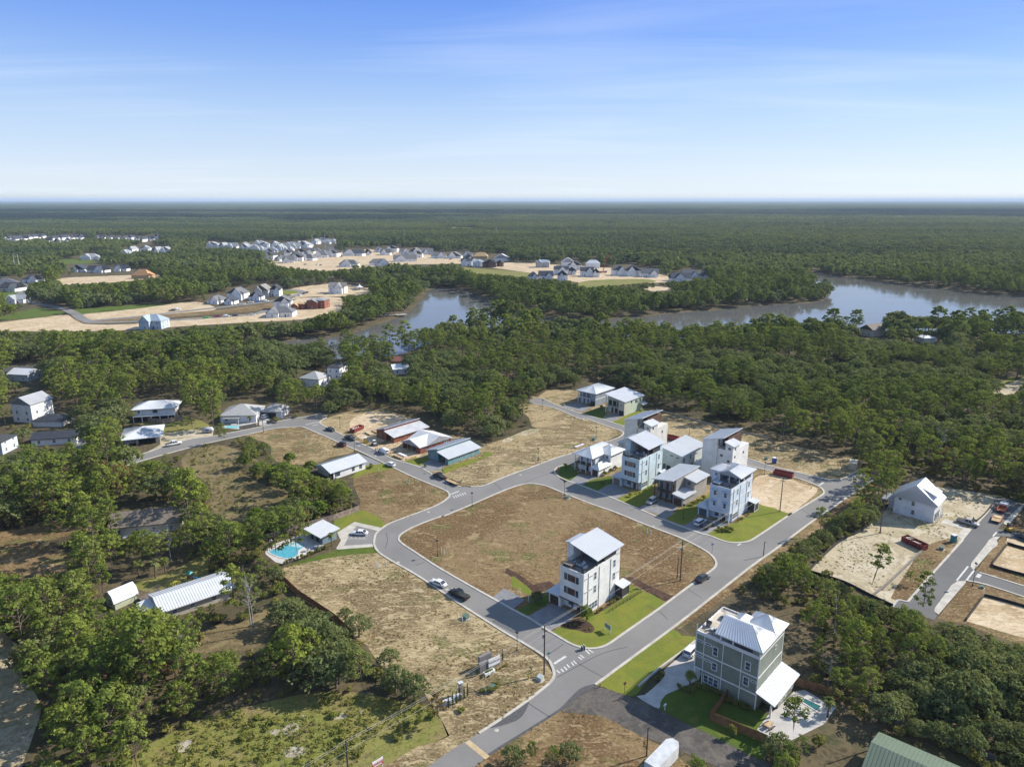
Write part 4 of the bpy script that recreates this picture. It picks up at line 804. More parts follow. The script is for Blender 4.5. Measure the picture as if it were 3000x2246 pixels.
A0 = g('A', 934, 1722); D0 = g('D', 1580, 1385); C0 = g('C', 795, 1275)
brown_trim = mat('brown_trim', (.12, .085, .07), .6); taupe_panel = mat('taupe_panel', (.28, .19, .155), .6)
A = tower(A0, 'A', 'white four-level tower house with dark wood panels on the corner lawn', white_wall, brown_trim, wood_brown, 'panel', (13.35, 15.2), 'white corner tower house')
Dh = tower(D0, 'D', 'pale aqua four-level tower house with single-slope roof over its terrace', aqua_wall, brown_trim, taupe_panel, 'panel', (14.0, 16.3), 'aqua tower house')
Ch = tower(C0, 'C', 'pale blue four-level tower house with blue window awnings and gabled roof', blue_wall, white, taupe_panel, 'awning', (13.5, 15), 'pale blue tower house')
furniture(A, (-5.2, 1.6), (-.9, 1.0), (-3.2, 3.0), 10.9, (mat('tub_cover_brown', (.22, .18, .15), .6), 'brown'), 'white corner tower house')
furniture(Dh, (-5.2, 1.5), (-1.0, 1.2), (-2.6, 5.4), 10.9, (mat('tub_cover_tan', (.40, .34, .28), .6), 'tan'), 'aqua tower house')
furniture(Ch, (-5.2, 1.6), (-1.0, 1.3), (-2.6, 6.8), 10.9, (mat('tub_cover_blue', (.35, .42, .50), .5), 'blue-grey'), 'pale blue tower house')

# --- green-grey tower house across the main road
B0 = g('n', 940, 1110); o = Bh = empty('tower_house', B0, YAW, 'green-grey four-level house with white trim and fenced pool', 'house'); mask_box(o, -12.3, 4.5, -.2, 12, 15)
MB().box(-12.2, .9, 0, 11.5, 3.3, 11.3).build('upper_wall', olive_wall, o); MB().box(-10.4, .9, .02, 11.5, 0, 3.3).build('ground_floor_wall', olive_wall, o)
for y in (.2, 5.7, 11.2): post(o, -12.05, y, 0, 3.3, white, .3)
garage_door(o, -10.45, -10.4, 1, 2.4, white)
MB().box(-12.2, .9, 0, .2, 11.3, 11.65).box(-12.2, -12.0, .2, 11.5, 11.3, 11.65).box(-12, -7.2, 11.3, 11.5, 11.3, 11.65).build('parapet', white, o)
box('deck_floor', -12, -.6, .2, 11.3, 11.3, 11.34, mat('deck_tan', (.55, .49, .40), .8), o)
for z in (3.2, 6.85, 11.0): MB().box(-12.22, .92, -.035, 0, z, z+.28).build('trim_band', white, o); MB().box(.9, .935, 0, 11.5, z, z+.28).build('trim_band', white, o)
for x in (-12.15, .82): box('corner_board', x-.1, x+.12, -.05, 0, 0 if x > 0 else 3.3, 13, white, o)
box('corner_board', .9, .95, 11.3, 11.52, 0, 13, white, o)
for x in (-10.35, -6.35, -2.5): box('drainpipe', x-.07, x+.07, -.16, -.04, .2, 11.0, white, o)
for x0, x1, z0, z1 in ((-8.55, -7.4, 7.7, 9.75), (-8.55, -7.35, 4.4, 6.2), (-1.85, -.7, 7.75, 9.6), (-2.0, -.75, 4.3, 6.25)): win(o, '-y', x0, x1, z0, z1, t=.14)
win(o, '-y', -10.1, -6.8, .85, 2.65, mull=2, t=.13)
for x0, x1, z in ((-12.0, -10.6, 9.35), (-10.2, -8.75, 9.35), (-12.0, -10.6, 5.9), (-10.15, -8.75, 5.75), (-.45, .65, 5.7)): win(o, '-y', x0, x1, z, z+.5, t=.11)
win(o, '+x', 9.2, 10.0, 12.0, 12.9, .9); win(o, '+x', 7.3, 8.0, 9.4, 10.3, .9)
for x in (-7.2, -4.6): post(o, x, .25, 11.65, 13.0, white, .28)
MB().box(-.6, .9, .02, 6.8, 11.34, 13.0).box(-5, .9, 6.8, 11.5, 11.34, 13.0).box(-7.6, -5, 6.6, 7.0, 11.34, 13.0).build('terrace_wall', olive_wall, o)
box('screen', -4.5, -.6, .12, .16, 11.6, 12.95, mat('insect_screen', (.05, .05, .055), .7), o)
hip(o, -8.1, 1.5, -.5, 7.4, 13.05, 15.3, roof_white, axis='x', gable=(True, False)); hip(o, -5.4, 1.5, 6.0, 12.3, 13.1, 15.2, roof_white, axis='x', gable=(False, False)); hip(o, -7.6, -3.6, 5.0, 9.6, 13.1, 14.6, roof_white, axis='y', gable=(True, False))
rail(o, [(-7.4, .1), (-12.1, .1), (-12.1, 11.4), (-7.6, 11.4)], 11.65, .7)
shed(o, .9, 4.7, -.6, 12.0, 4.3, 3.15, roof_white, .2); MB().prism([(.95, 3.2), (4.0, 3.2), (4.0, 11.5), (.95, 11.5)], 0, [3.9, 3.0, 3.0, 3.9]).build('wing_wall', olive_wall, o)
for y in (4.2, 6.4, 9.4): win(o, '+x', y, y+.9, .9, 2.4, 4.0)
for y in (-.1,): post(o, 3.9, y, 0, 3.1, white, .3); box('porch_beam', 3.75, 4.05, -.25, 3.2, 2.75, 3.05, white, o)
furniture(Bh, (-9.4, 8.4), (-11.2, 3.2), (-8.6, 2.4), 11.34, (mat('tub_cover_beige', (.50, .45, .39), .6), 'beige'), 'green-grey house')

# --- rear towers seen from behind
def rear_tower(origin, label, wall):
    o = empty('tower_house', origin, YAW, label, 'house'); mask_box(o, -3, 11.2, 0, 14, 15)
    MB().prism([(0, 0), (5.4, 0), (5.4, 14), (0, 14)], 0, [13.0, 14.6, 14.6, 13.0]).build('wall', wall, o)
    MB().box(5.42, 11.0, .7, 13.5, 0, 10.9).build('wall', wall, o)
    MB().prism([(8.2, .7), (11.0, .7), (11.0, 6), (8.2, 6)], 10.9, [13.4, 12.7, 12.7, 13.4]).build('stair_wall', wall, o)
    MB().box(5.42, 8.2, 4.5, 13.5, 10.9, 14.0).build('terrace_wall', wood_brown, o)
    for x in (5.7, 7.9): post(o, x, .9, 10.9, 14.3, wood_brown, .2)
    rail(o, [(5.6, .8), (8.1, .8)], 10.9, 1.0)
    shed(o, -.5, 7.9, -.5, 14.6, 13.2, 15.5); shed(o, 7.95, 11.6, .2, 6.5, 13.9, 12.9, roof_white)
    for x, z in ((9.3, 11.2), (6.5, 8.2), (9.2, 6.6)): win(o, '-y', x, x+.9, z, z+.85, .7, frame=dark)
    for y, z in ((2.2, 11.0), (2.2, 8.0), (2.2, 4.8), (9.0, 8.0)): win(o, '+x', y, y+.9, z, z+.9, 11.0, frame=dark)
    MB().prism([(-3.4, 1.5), (-.02, 1.5), (-.02, 9), (-3.4, 9)], 0, [2.8, 3.1, 3.1, 2.8]).build('garage_wall', wall, o); shed(o, -3.9, -.03, 1, 9.4, 2.95, 3.4)
    shed(o, 11.05, 13.6, 2.0, 7.5, 3.5, 3.1, roof_white, .18); MB().box(11.02, 13.2, 2.4, 7.2, .2, 2.85).build('screened_porch', mat('insect_screen', (.05, .05, .055), .7), o)
    return o
rear_tower((43.4, 260.8), 'cream tower house seen from behind next to the red roll-off dumpster', cream_wall)
rear_tower((67.5, 238.0), 'white tower house seen from behind with small square windows', siding('off_white_siding', (.74, .75, .74), .3, True))

# --- two-storey houses of the row
o = empty('house', g('g', 380, 1168), YAW, 'white two-storey house with bright hipped metal roof and double porch', 'house'); mask_box(o, -11, .5, 0, 16, 8)
MB().box(-10.6, -3.2, 2.4, 15.2, 0, 6.3).build('wall', white_lap, o); MB().box(-3.18, 0, 7.3, 15.2, 0, 6.3).build('wall', white_lap, o); MB().box(-3.15, 0, 0, 7.28, 0, 2.75).build('garage_wall', white_lap, o)
garage_door(o, -2.7, -.4, 0, 2.3, wood_brown); box('balcony_floor', -10.7, -3.2, .1, 2.38, 2.9, 3.15, brown_trim, o); rail(o, [(-10.65, 2.3), (-10.65, .2), (-3.25, .2), (-3.25, 2.3)], 3.15, .95)
for x in (-10.6, -8.2, -5.7, -3.3): post(o, x, .25, 0, 6.2, white, .2)
for x in (-9.6, -7.0, -4.9):
    win(o, '-y', x, x+.9, 3.5, 5.5, 2.4); box('front_door' if x == -7.0 else 'door', x, x+.95, 2.33, 2.4, .1, 2.2, white if x != -7.0 else dark, o)
hip(o, -11.2, -2.5, -.5, 16, 6.35, 8.8, roof_white, axis='y'); hip(o, -7.0, .7, 6.6, 16, 6.38, 8.7, roof_white, axis='x'); hip(o, -3.7, .5, -.4, 7.9, 2.85, 4.5, roof_white, axis='y')
win(o, '-y', -2.0, -1.0, 4.6, 5.6, 7.3); win(o, '+x', 8.6, 9.3, 5.2, 6.0); win(o, '+x', 11.2, 11.9, 5.2, 6.0); win(o, '+x', 3.0, 3.9, .9, 2.1)

o = empty('house', g('g', 1285, 1482), YAW, 'taupe-grey two-storey house with stepped single-slope roofs', 'house'); mask_box(o, -10.6, 1, -1, 17, 8)
MB().prism([(-10.2, 1.8), (-3.6, 1.8), (-3.6, 16.5), (-10.2, 16.5)], 0, [6.75, 7.75, 7.75, 6.75]).build('wall', grey_wall, o); MB().prism([(-3.58, 7.4), (0, 7.4), (0, 16), (-3.58, 16)], 0, [6.6, 5.9, 5.9, 6.6]).build('wall', grey_wall, o)
MB().prism([(-3.55, 0), (0, 0), (0, 7.38), (-3.55, 7.38)], 0, [3.15, 2.65, 2.65, 3.15]).build('garage_wall', grey_wall, o); garage_door(o, -3.1, -.5, 0, 2.2, wood_brown)
shed(o, -10.9, -3.2, -1.3, 17, 7.0, 8.15); shed(o, -3.6, .8, 6.9, 16.5, 6.95, 6.15); shed(o, -3.8, .7, -.5, 7.9, 3.5, 2.9)
for x in (-10.1, -8.0, -5.9, -3.75): post(o, x, -.4, 0, 7.0 + (x+10.9)*.14, wood_brown if x in (-10.1, -3.75) else brown_trim, .22)
box('balcony_floor', -10.2, -3.6, -.4, 1.78, 2.95, 3.15, brown_trim, o); rail(o, [(-10.1, 1.7), (-10.1, -.4), (-3.7, -.4)], 3.15, .95)
for x in (-9.4, -7.2, -5.2):
    win(o, '-y', x, x+1.0, 3.4, 5.6, 1.8, frame=black); win(o, '-y', x, x+.9, .2, 2.3, 1.8, frame=black)
win(o, '-y', -2.4, -1.4, 4.6, 5.6, 7.4, frame=black); win(o, '+x', 9.5, 10.2, 4.8, 5.5, frame=black); win(o, '+x', 12.5, 13.2, 4.8, 5.5, frame=black)

I0 = Vector(g('g', 1280, 1060)); I0 = (I0.x + 3.3*CC + 6.9*SS, I0.y + 3.3*SS - 6.9*CC)
o = empty('house', I0, YAW, 'pale mint-grey two-storey house with plain single-slope roof in the back row', 'house'); mask_box(o, -8, 0, 0, 17, 8)
MB().prism([(-7.7, 0), (0, 0), (0, 17), (-7.7, 17)], 0, [8.3, 6.8, 6.8, 8.3]).build('wall', mint_wall, o); shed(o, -8.2, .6, -.6, 17.5, 8.75, 7.05)
for x, z in ((-7.2, .3), (-3.0, .3)): win(o, '-y', x, x+1.0, z, z+2.2, frame=black)
box('patio_door', -5.8, -4.2, -.05, 0, .1, 2.2, dark, o); win(o, '-y', -4.6, -3.3, 6.0, 6.4, frame=black, t=.05); win(o, '-y', -2.2, -.9, 5.7, 6.1, frame=black, t=.05)
for y, z in ((1.4, 4.2), (6.2, 4.2), (3.2, 1.0), (7.5, .8), (11, 1.0)): win(o, '+x', y, y+.9, z, z+1.5, frame=black)
win(o, '+x', 10.0, 11.6, 4.9, 5.3, frame=black, t=.05)

o = empty('house', g('g', 345, 405), YAW, 'blue-grey two-storey hipped house with white porch posts at the street end', 'house'); mask_box(o, -10.6, 0, 0, 15, 8)
MB().box(-10.5, 0, 2.0, 14.8, 0, 6.1).build('wall', slate_wall, o); MB().box(-3.0, 0, .02, 1.98, 0, 6.1).build('wall', slate_wall, o); hip(o, -11.2, .6, -.6, 15.5, 6.2, 8.7, roof_white, axis='y')
box('balcony_floor', -10.4, -3, .1, 1.98, 2.9, 3.2, white, o); rail(o, [(-10.3, .2), (-3.05, .2)], 3.2, .9)
for x in (-10.3, -7.9, -5.5, -3.1): post(o, x, .25, 0, 6.1, white, .24)
for x in (-9.6, -7.2, -5.0): win(o, '-y', x, x+1.1, 3.5, 5.6, 2.0); box('door', x, x+1.2, 1.93, 2.0, .1, 2.2, white, o)
win(o, '-y', -2.1, -.9, 3.9, 5.5, .02); garage_door(o, -2.7, -.3, .02, 2.2, dark); MB().box(0, .04, .02, 14.8, 3.0, 3.3).build('trim_band', white, o)
for y in (4.2, 8.6, 11.4): win(o, '+x', y, y+1.0, 4.0, 5.4)

o = empty('house', g('g', 655, 510), YAW, 'sage green two-storey house with one wide sloping roof at the street end', 'house'); mask_box(o, -10.4, 0, 0, 16, 8)
MB().prism([(-10.2, 1.8), (0, 1.8), (0, 15.6), (-10.2, 15.6)], 0, [8.2, 6.45, 6.45, 8.2]).build('wall', green_wall, o); MB().box(-3.2, 0, 0, 1.78, 0, 6.5).build('front_bay', tan_wall, o); shed(o, -10.7, .5, -.4, 16.2, 8.6, 6.7, roof_white)
box('balcony_floor', -10.2, -3.2, 0, 1.78, 3.0, 3.25, tan_wall, o); rail(o, [(-10.1, .1), (-3.25, .1)], 3.25, .95)
for x in (-10.1, -7.8, -5.5): post(o, x, .15, 0, 3.0, white, .28)
post(o, -10.1, .15, 3.25, 8.2, tan_wall, .25)
for x in (-9.6, -7.3, -5.0): box('patio_door', x, x+1.7, 1.73, 1.8, 3.3, 5.6, dark, o)
win(o, '-y', -2.2, -1.2, 3.9, 5.4, 0); garage_door(o, -2.8, -.3, 0, 2.2, dark)
for y in (3.5, 6.5, 9): box('door', -9.3+y*.4, -8.3+y*.4, 1.73, 1.8, .1, 2.2, wood_brown, o)
for y, z in ((5.4, 4.9), (9.0, 4.4), (12.8, 4.4)): win(o, '+x', y, y+1.0, z, z+1.3, frame=black)
shed(o, .05, 2.0, 13, 16.5, 3.4, 3.0, roof_white)

# --- bungalows along the side street
def clerestory(origin, label, wall, roofm, D, frame, done):
    o = empty('bungalow', origin, YAW, label, 'house'); mask_box(o, -11.4, 0, 0, D, 5)
    MB().prism([(-11.2, 0), (-5.6, 0), (-5.6, D), (-11.2, D)], 0, [3.2, 4.85, 4.85, 3.2]).build('wall', wall, o)
    MB().prism([(-5.58, 2.6), (0, 2.6), (0, D), (-5.58, D)], 0, [3.85, 2.6, 2.6, 3.85]).build('wall', wall, o)
    MB().prism([(-1.6, 0), (0, 0), (0, 2.58), (-1.6, 2.58)], 0, [2.9, 2.6, 2.6, 2.9]).build('garage_wall', wall, o)
    shed(o, -11.8, -5.2, -.6, D+.5, 3.35, 5.2, roofm); shed(o, -5.55, .7, -.6, D+.5, 4.1, 2.72, roofm)
    box('garage_opening', -5.3, -1.8, 2.5, 2.62, .05, 2.7, dark, o)
    for x in (-9.8, -9.0, -8.2): win(o, '-y', x, x+.45, .5, 2.4, frame=frame, t=.06)
    for y in (5.4, 8.6, 12.4): win(o, '+x', y, y+1.0, .9, 2.2, frame=frame)
    if not done:
        post(o, -5.4, .1, 0, 3.9, wood_raw, .16); post(o, -1.7, .1, 0, 2.9, wood_raw, .16)
        mb = MB()
        for y in np.arange(.6, D, 1.22): mb.box(0, .03, y-.04, y+.04, .05, 2.5)
        mb.build('sheathing_joints', mat('sheathing_tape', (.16, .05, .035), .8), o)
    else: post(o, -5.4, .1, 0, 3.9, teal_wall, .3)
    return o
felt = mat('roof_felt', (.62, .63, .64), .9, var=.08, scale=.5)
clerestory(g('e', 1530, 685), 'unfinished red-sheathed house with raised clerestory and pale felt roof', osb, felt, 18, wood_raw, False)
clerestory(g('e', 1968, 862), 'teal bungalow with raised clerestory and grey metal roofs', teal_wall, roof_metal, 16.4, white, True)
o = empty('bungalow', g('e', 1745, 772), YAW, 'unfinished red-sheathed house with gabled pale felt roof', 'house'); mask_box(o, -10.9, 0, 0, 16, 5)
MB().box(-10.6, 0, 3.6, 16, 0, 2.65).build('wall', osb, o); MB().box(-2.6, 0, 0, 3.58, 0, 2.65).build('wall', osb, o); MB().box(-10.6, -10.2, 0, 3.58, 0, 2.65).build('wall', osb, o)
hip(o, -11.3, .5, 2.6, 16.8, 2.75, 5.2, felt, axis='x', gable=(True, True), seam=False); hip(o, -11.2, .4, -.7, 9.0, 2.8, 4.9, felt, axis='y', gable=(True, True), seam=False)
gable_wall(o, -.12, 0, 3.0, 16.4, 2.65, 4.95, osb, 'x'); gable_wall(o, -10.8, 0, -.1, .02, 2.65, 4.6, osb)
box('garage_opening', -7.6, -2.8, 3.5, 3.62, .05, 2.4, dark, o); post(o, -7.9, .1, 0, 2.7, wood_raw, .2); post(o, -5.4, .1, 0, 2.7, wood_raw, .2)
for y in (3.4, 6.4): win(o, '+x', y, y+1.0, .9, 2.1, frame=black)
win(o, '+x', 12.4, 14.6, .6, 2.3, frame=white, mull=1)
mb = MB()
for y in np.arange(.6, 16, 1.22): mb.box(0, .03, y-.04, y+.04, .05, 2.6)
mb.build('sheathing_joints', mat('sheathing_tape', (.16, .05, .035), .8), o)
o = empty('bungalow', g('e', 1020, 985), YAW, 'low white bungalow with one broad pale metal roof by the side street', 'house'); mask_box(o, -9, 0, 0, 15, 4.6)
MB().box(-9.6, 0, 1.2, 14.8, 0, 2.75).build('wall', white_lap, o); hip(o, -10.2, .6, -.5, 15.4, 2.9, 4.7, roof_metal, axis='y', gable=(True, True)); gable_wall(o, -9.6, 0, 1.0, 14.8, 2.7, 4.4, white_lap)
for y in (1.8, 9.0, 12.2): win(o, '+x', y, y+1.1, .8, 2.3, frame=black)
win(o, '+x', 3.0, 3.9, .8, 2.3, frame=black); box('porch_screen', -2.6, -.3, 1.1, 1.2, .1, 2.5, wood_brown, o); post(o, -.15, .1, 0, 2.7, brown_trim, .2)
o = empty('pool_house', g('j', 740, 437), YAW, 'blue-grey pool house with single-slope metal roof', 'pool house'); mask_box(o, -7, 0, 0, 5, 3.4)
MB().prism([(-7.0, 0), (0, 0), (0, 4.7), (-7.0, 4.7)], 0, [2.55, 2.55, 3.2, 3.2]).build('wall', pool_wall, o); shed(o, -7.8, .8, -1.1, 5.5, 2.75, 3.45, axis='y')
for x in (-5.6, -3.2, -2.6): box('door', x, x+.85, -.05, 0, .05, 2.1, dark, o)
box('shower_post', .4, .55, -.6, -.45, 0, 2.0, wood_brown, o)

# --- general house: rectangle with hip/gable/shed roof and window rows
def cottage(name, fr, xl, xr, yb, eave, ridge, depth, wall, roofm, label, yaw=0., kind='hip', axis='x', group=None, wins=2, storeys=1, maskit=True, cat='house', parts=True, ov=.5, grow=.3, far=False):
    a, b_ = Vector((*g(fr, xl, yb), 0)), Vector((*g(fr, xr, yb), 0)); Wd_ = (b_-a).length/ max(.5, math.cos(yaw)); c = (a+b_)/2
    o = empty(name, (c.x, c.y, 0), yaw, label, cat, group); w = Wd_/2
    MB().box(-w, w, 0, depth, 0, eave).build('wall', wall, o)
    if kind == 'shed': shed(o, -w-ov, w+ov, -ov, depth+ov, eave+.1, ridge, roofm, axis='x')
    else:
        ga = kind == 'gable'; hip(o, -w-ov, w+ov, -ov, depth+ov, eave+.12, ridge, roofm, axis=axis, gable=(ga, ga), seam=False)
        if ga: gable_wall(o, -w, w, 0, depth, eave, ridge-.25, wall, axis)
    if far:
        ww = w*rng.uniform(.42, .6); xc = rng.choice([-1, 1])*(w-ww)*rng.uniform(.4, .95); e2 = min(eave, 3.4 + (eave > 5)*2.6); r2 = min(ridge-.25, e2 + ww*1.15)
        MB().box(xc-ww, xc+ww, -3.2, -.02, 0, e2).build('wing_wall', wall, o); v_ = [(xc-ww-.4, -3.7, e2), (xc+ww+.4, -3.7, e2), (xc, -3.7, r2+.2), (xc-ww-.4, depth*.5, e2), (xc+ww+.4, depth*.5, e2), (xc, depth*.5, r2+.2)]
        mesh('wing_roof', v_, [(0, 2, 5, 3), (1, 4, 5, 2), (0, 3, 4, 1)], roofm, o); mesh('gable', [(xc-ww, -3.25, e2), (xc+ww, -3.25, e2), (xc, -3.25, r2), (xc-ww, -3.1, e2), (xc+ww, -3.1, e2), (xc, -3.1, r2)], [(0, 1, 2), (5, 4, 3), (0, 3, 4, 1), (1, 4, 5, 2), (2, 5, 3, 0)], wall, o)
        win(o, '-y', xc-.6, xc+.6, .9, 2.3, -3.2); MB().box(-xc-.5, -xc+.5, -.06, 0, .1, 2.2).build('door', dark, o)
    if wins:
        for s_ in range(storeys):
            z = .8 + s_*3.0
            for k in range(wins):
                x = -w + (2*w)*(k+.5)/wins; win(o, '-y', x-.55, x+.55, z, z+1.4, t=.08)
            side = '+x' if c.x < 0 else '-x'
            for k in range(2): y = depth*(k+.5)/2; win(o, side, y-.5, y+.5, z, z+1.4, w if c.x < 0 else -w, t=.08)
    if maskit: mask_box(o, -w, w, 0, depth, ridge, grow)
    return o
# left side of the side street
o = cottage('house', 'd', 98, 285, 655, 8.4, 11.6, 11, white_lap, mat('weathered_metal', (.42, .43, .44), .5, .2, var=.06, scale=.2), 'white gabled three-storey house above the dark-roofed bungalows', R(-14), 'gable', 'y', wins=2, storeys=2)
o = cottage('house', 'd', 270, 500, 690, 2.6, 4.6, 9, white_lap, mat('black_metal_roof', (.055, .057, .065), .5, .2), 'small bungalow with black hipped roof tucked behind the dark-roofed house', 0, 'hip', 'x', wins=0)
o = cottage('house', 'd', 285, 600, 835, 2.7, 4.5, 9, white_lap, mat('black_metal_roof', (.055, .057, .065), .5, .2), 'white house with long charcoal metal roof and paved drive', R(14), 'gable', 'x', wins=3)
o = empty('house', g('d', 1115, 832), R(-32), 'low white house with broad pale metal roof and open dark garage', 'house'); mask_box(o, -12, 6, 0, 10, 4)
MB().box(-12.5, 0, 0, 9.5, 0, 2.7).build('wall', white_lap, o); hip(o, -13.3, .8, -1.0, 10.4, 2.8, 4.9, roof_metal, axis='x')
o.rotation_euler.z = R(22); o.location = (*g('d', 1000, 850), 0)
for k in list(o.children): bpy.data.objects.remove(k)
MB().box(0, 13.2, 3.0, 15, 0, 2.7).build('wall', white_lap, o); MB().box(4.6, 5.2, 0, 3, 0, 2.7).box(11.6, 13.2, 0, 3, 0, 2.7).build('garage_wall', tan_wall, o); box('garage_opening', 5.3, 11.5, 2.9, 3.02, .05, 2.3, dark, o); box('garage_beam', 5.2, 11.6, .05, .3, 2.3, 2.7, tan_wall, o)
hip(o, -1.2, 14.2, -.9, 16, 2.85, 5.2, roof_metal, axis='y')
o = empty('house', g('d', 1165, 652), R(12), 'white house raised on posts with slatted skirt and hipped roof', 'house'); mask_box(o, -3, 16, 0, 11, 7)
MB().box(-3.5, 12.5, 1.5, 11, 2.9, 5.6).build('wall', white_lap, o); hip(o, -4.8, 13.8, .2, 12.3, 5.7, 8.0, roof_metal, axis='x'); box('deck', -4.2, 13.2, -.6, 1.48, 2.6, 2.85, white, o)
for x in (-4, -.5, 3.2, 6.8, 10.2, 13): post(o, x, -.4, 0, 2.6, white, .3)
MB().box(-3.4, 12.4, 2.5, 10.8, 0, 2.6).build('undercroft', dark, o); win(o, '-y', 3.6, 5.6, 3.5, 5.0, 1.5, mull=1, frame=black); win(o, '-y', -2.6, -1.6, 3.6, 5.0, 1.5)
o = cottage('house', 'd', 1790, 2070, 655, 3.2, 6.6, 14, white_lap, shingle_grey if False else mat('pale_shingle', (.40, .40, .39), .85, var=.1, scale=1.5), 'white house with large grey hipped roof and patio parasols', R(4), 'hip', 'x', wins=3)
shed(o, -6, 1, -3, 0, 2.7, 2.7, mat('pale_shingle', (.40, .40, .39), .85), .15); post(o, -5.8, -2.8, 0, 2.6); post(o, .8, -2.8, 0, 2.6)
o = cottage('garage', 'e', 462, 625, 478, 2.9, 5.6, 9, white_lap, mat('pale_shingle', (.40, .40, .39), .85), 'white garage with grey pyramid roof next to the large hipped house', R(-6), 'hip', 'y', wins=0, cat='garage'); box('garage_opening', -4.6, 2.0, -.06, -.02, .05, 2.4, dark, o)
o = cottage('house', 'd', 930, 1430, 1560, 3.0, 5.6, 11, tan_wall, shingle_brown, 'tan house with brown shingle roof half hidden by oaks', R(14), 'gable', 'x', wins=4, grow=-1.2)
rail(o, [(-6, -2.2), (7, -2.2)], .4, 1.0, white); box('porch_floor', -6, 7, -2.4, -.02, 0, .4, white, o); box('chimney', 1, 1.5, 4, 4.5, 5.2, 6.6, concrete, o)
o = cottage('house', 'd', 60, 240, 320, 3.6, 6.0, 10, siding('pale_grey_siding', (.45, .50, .54), .2), roof_metal, 'pale house with metal roof and dormer near the creek', R(-10), 'gable', 'x', wins=2)
o = cottage('house', 'd', -160, 25, 915, 5.0, 6.5, 9, blue_wall, shingle_dark, 'pale blue house cut off at the edge of the picture', 0, 'hip', 'x', wins=2, storeys=2)
# shed with barn roof, deck and metal-roofed house in the pine grove
o = empty('shed', g('i', 868, 478), R(-36), 'pale green shed with white gambrel barn roof', 'shed'); mask_box(o, -4.5, .5, 0, 5.5, 4.6)
sh = siding('pale_green_siding', (.52, .56, .38), .25, True); prof = [(-4.4, 0), (0, 0), (0, 2.0), (-.7, 3.4), (-2.2, 4.1), (-3.7, 3.4), (-4.4, 2.0)]
v = [(x, y, z) for y in (0, 5.4) for x, z in prof]; mesh('wall', v, [tuple(range(7)), tuple(range(13, 6, -1))] + [(i, i+7, (i+1) % 7+7, (i+1) % 7) for i in range(7)], sh, o)
mb = MB(); rp = [(.25, 1.75), (-.6, 3.5), (-2.2, 4.28), (-3.8, 3.5), (-4.65, 1.75)]
for a_, b_ in zip(rp[:-1], rp[1:]): mb.slab([(b_[0], -.3, b_[1]), (a_[0], -.3, a_[1]), (a_[0], 5.7, a_[1]), (b_[0], 5.7, b_[1])], .1)
rf = mb.build('roof', roof_white, o); win(o, '-y', -3.0, -1.2, .3, 2.3, 0, mull=1)
o = empty('deck', g('i', 1050, 420), R(-36), 'weathered wooden deck with railings between the shed and the metal-roofed house', 'deck'); dk = mat('weathered_wood', (.20, .165, .13), .9, var=.2, scale=3)
for k in range(18): box('plank', -1, 7, k*.3, k*.3+.27, .9, .95, dk, o)
rail(o, [(-1, 0), (7, 0), (7, 5.4), (-1, 5.4), (-1, 0)], .95, 1.0, dk)
for x in (-.9, 3, 6.9):
    for y in (.1, 5.2): post(o, x, y, 0, .9, dk, .15)
o = empty('house', g('i', 1230, 560), R(40), 'ranch house with long grey corrugated metal roof in the pine grove', 'house'); mask_box(o, .5, 15, 1, 8, 3.0, -.4)
MB().box(0, 16, 0, 9, 0, 2.6).build('wall', tan_wall, o); hip(o, -.8, 16.8, -.8, 9.8, 2.7, 4.4, roof_metal, axis='x', gable=(True, True)); gable_wall(o, 0, 16, 0, 9, 2.6, 4.1, tan_wall, 'x'); MB().box(-4.5, -.02, 1, 7, 0, 2.4).build('wing_wall', tan_wall, o); shed(o, -5, -.85, .5, 7.5, 2.5, 2.9)
for x in (2, 6, 11): win(o, '-y', x, x+1.2, .9, 2.1)
# houses among the trees by the creek
cottage('house', 'H', 420, 760, 620, 4.2, 7.2, 11, white_lap, mat('pale_shingle', (.40, .40, .39), .85), 'white house with grey hipped roof and dark paved court by the creek', R(-18), 'hip', 'x', wins=2, storeys=1, grow=-1.0)
cottage('house', 'H', 880, 1090, 500, 6.4, 8.6, 10, white_lap, shingle_dark, 'tall white two-storey house half hidden by a large oak at the creek', R(-12), 'hip', 'x', wins=2, storeys=2, grow=-1.0)
cottage('cabin', 'H', 1900, 2060, 300, 3.2, 5.4, 7, wood_raw, mat('red_metal_roof', (.22, .07, .06), .5), 'small timber cabin with red metal roof in the trees', R(10), 'gable', 'x', wins=2, cat='cabin')
cottage('house', 'H', 1960, 2200, 420, 3.0, 5.0, 10, white_lap, roof_white, 'white house with pale roof below the red-roofed cabin', R(20), 'gable', 'x', wins=2, grow=-.8)
cottage('house', 'b', 600, 690, 985, 4.0, 6.6, 11, slate_wall, mat('blue_metal_roof', (.28, .40, .55), .4, .2), 'house with blue metal roof on the near lagoon shore', R(20), 'gable', 'y', wins=2, maskit=False)
cottage('house', 'b', 690, 790, 965, 4.0, 6.0, 9, white_lap, roof_white, 'white house with chimney block beside the blue-roofed shore house', R(10), 'hip', 'x', wins=2, maskit=False)
cottage('house', 'c', 1210, 1325, 940, 5.0, 8.5, 10, tan_wall, shingle_brown, 'brown-roofed house poking out of the woods by the wide lagoon', R(30), 'gable', 'x', wins=2)
cottage('house', 'c', 1560, 1640, 985, 3.5, 5.0, 10, white_lap, roof_white, 'white roofed house glimpsed in the dense woods below the lagoon', R(10), 'hip', 'x', wins=0)
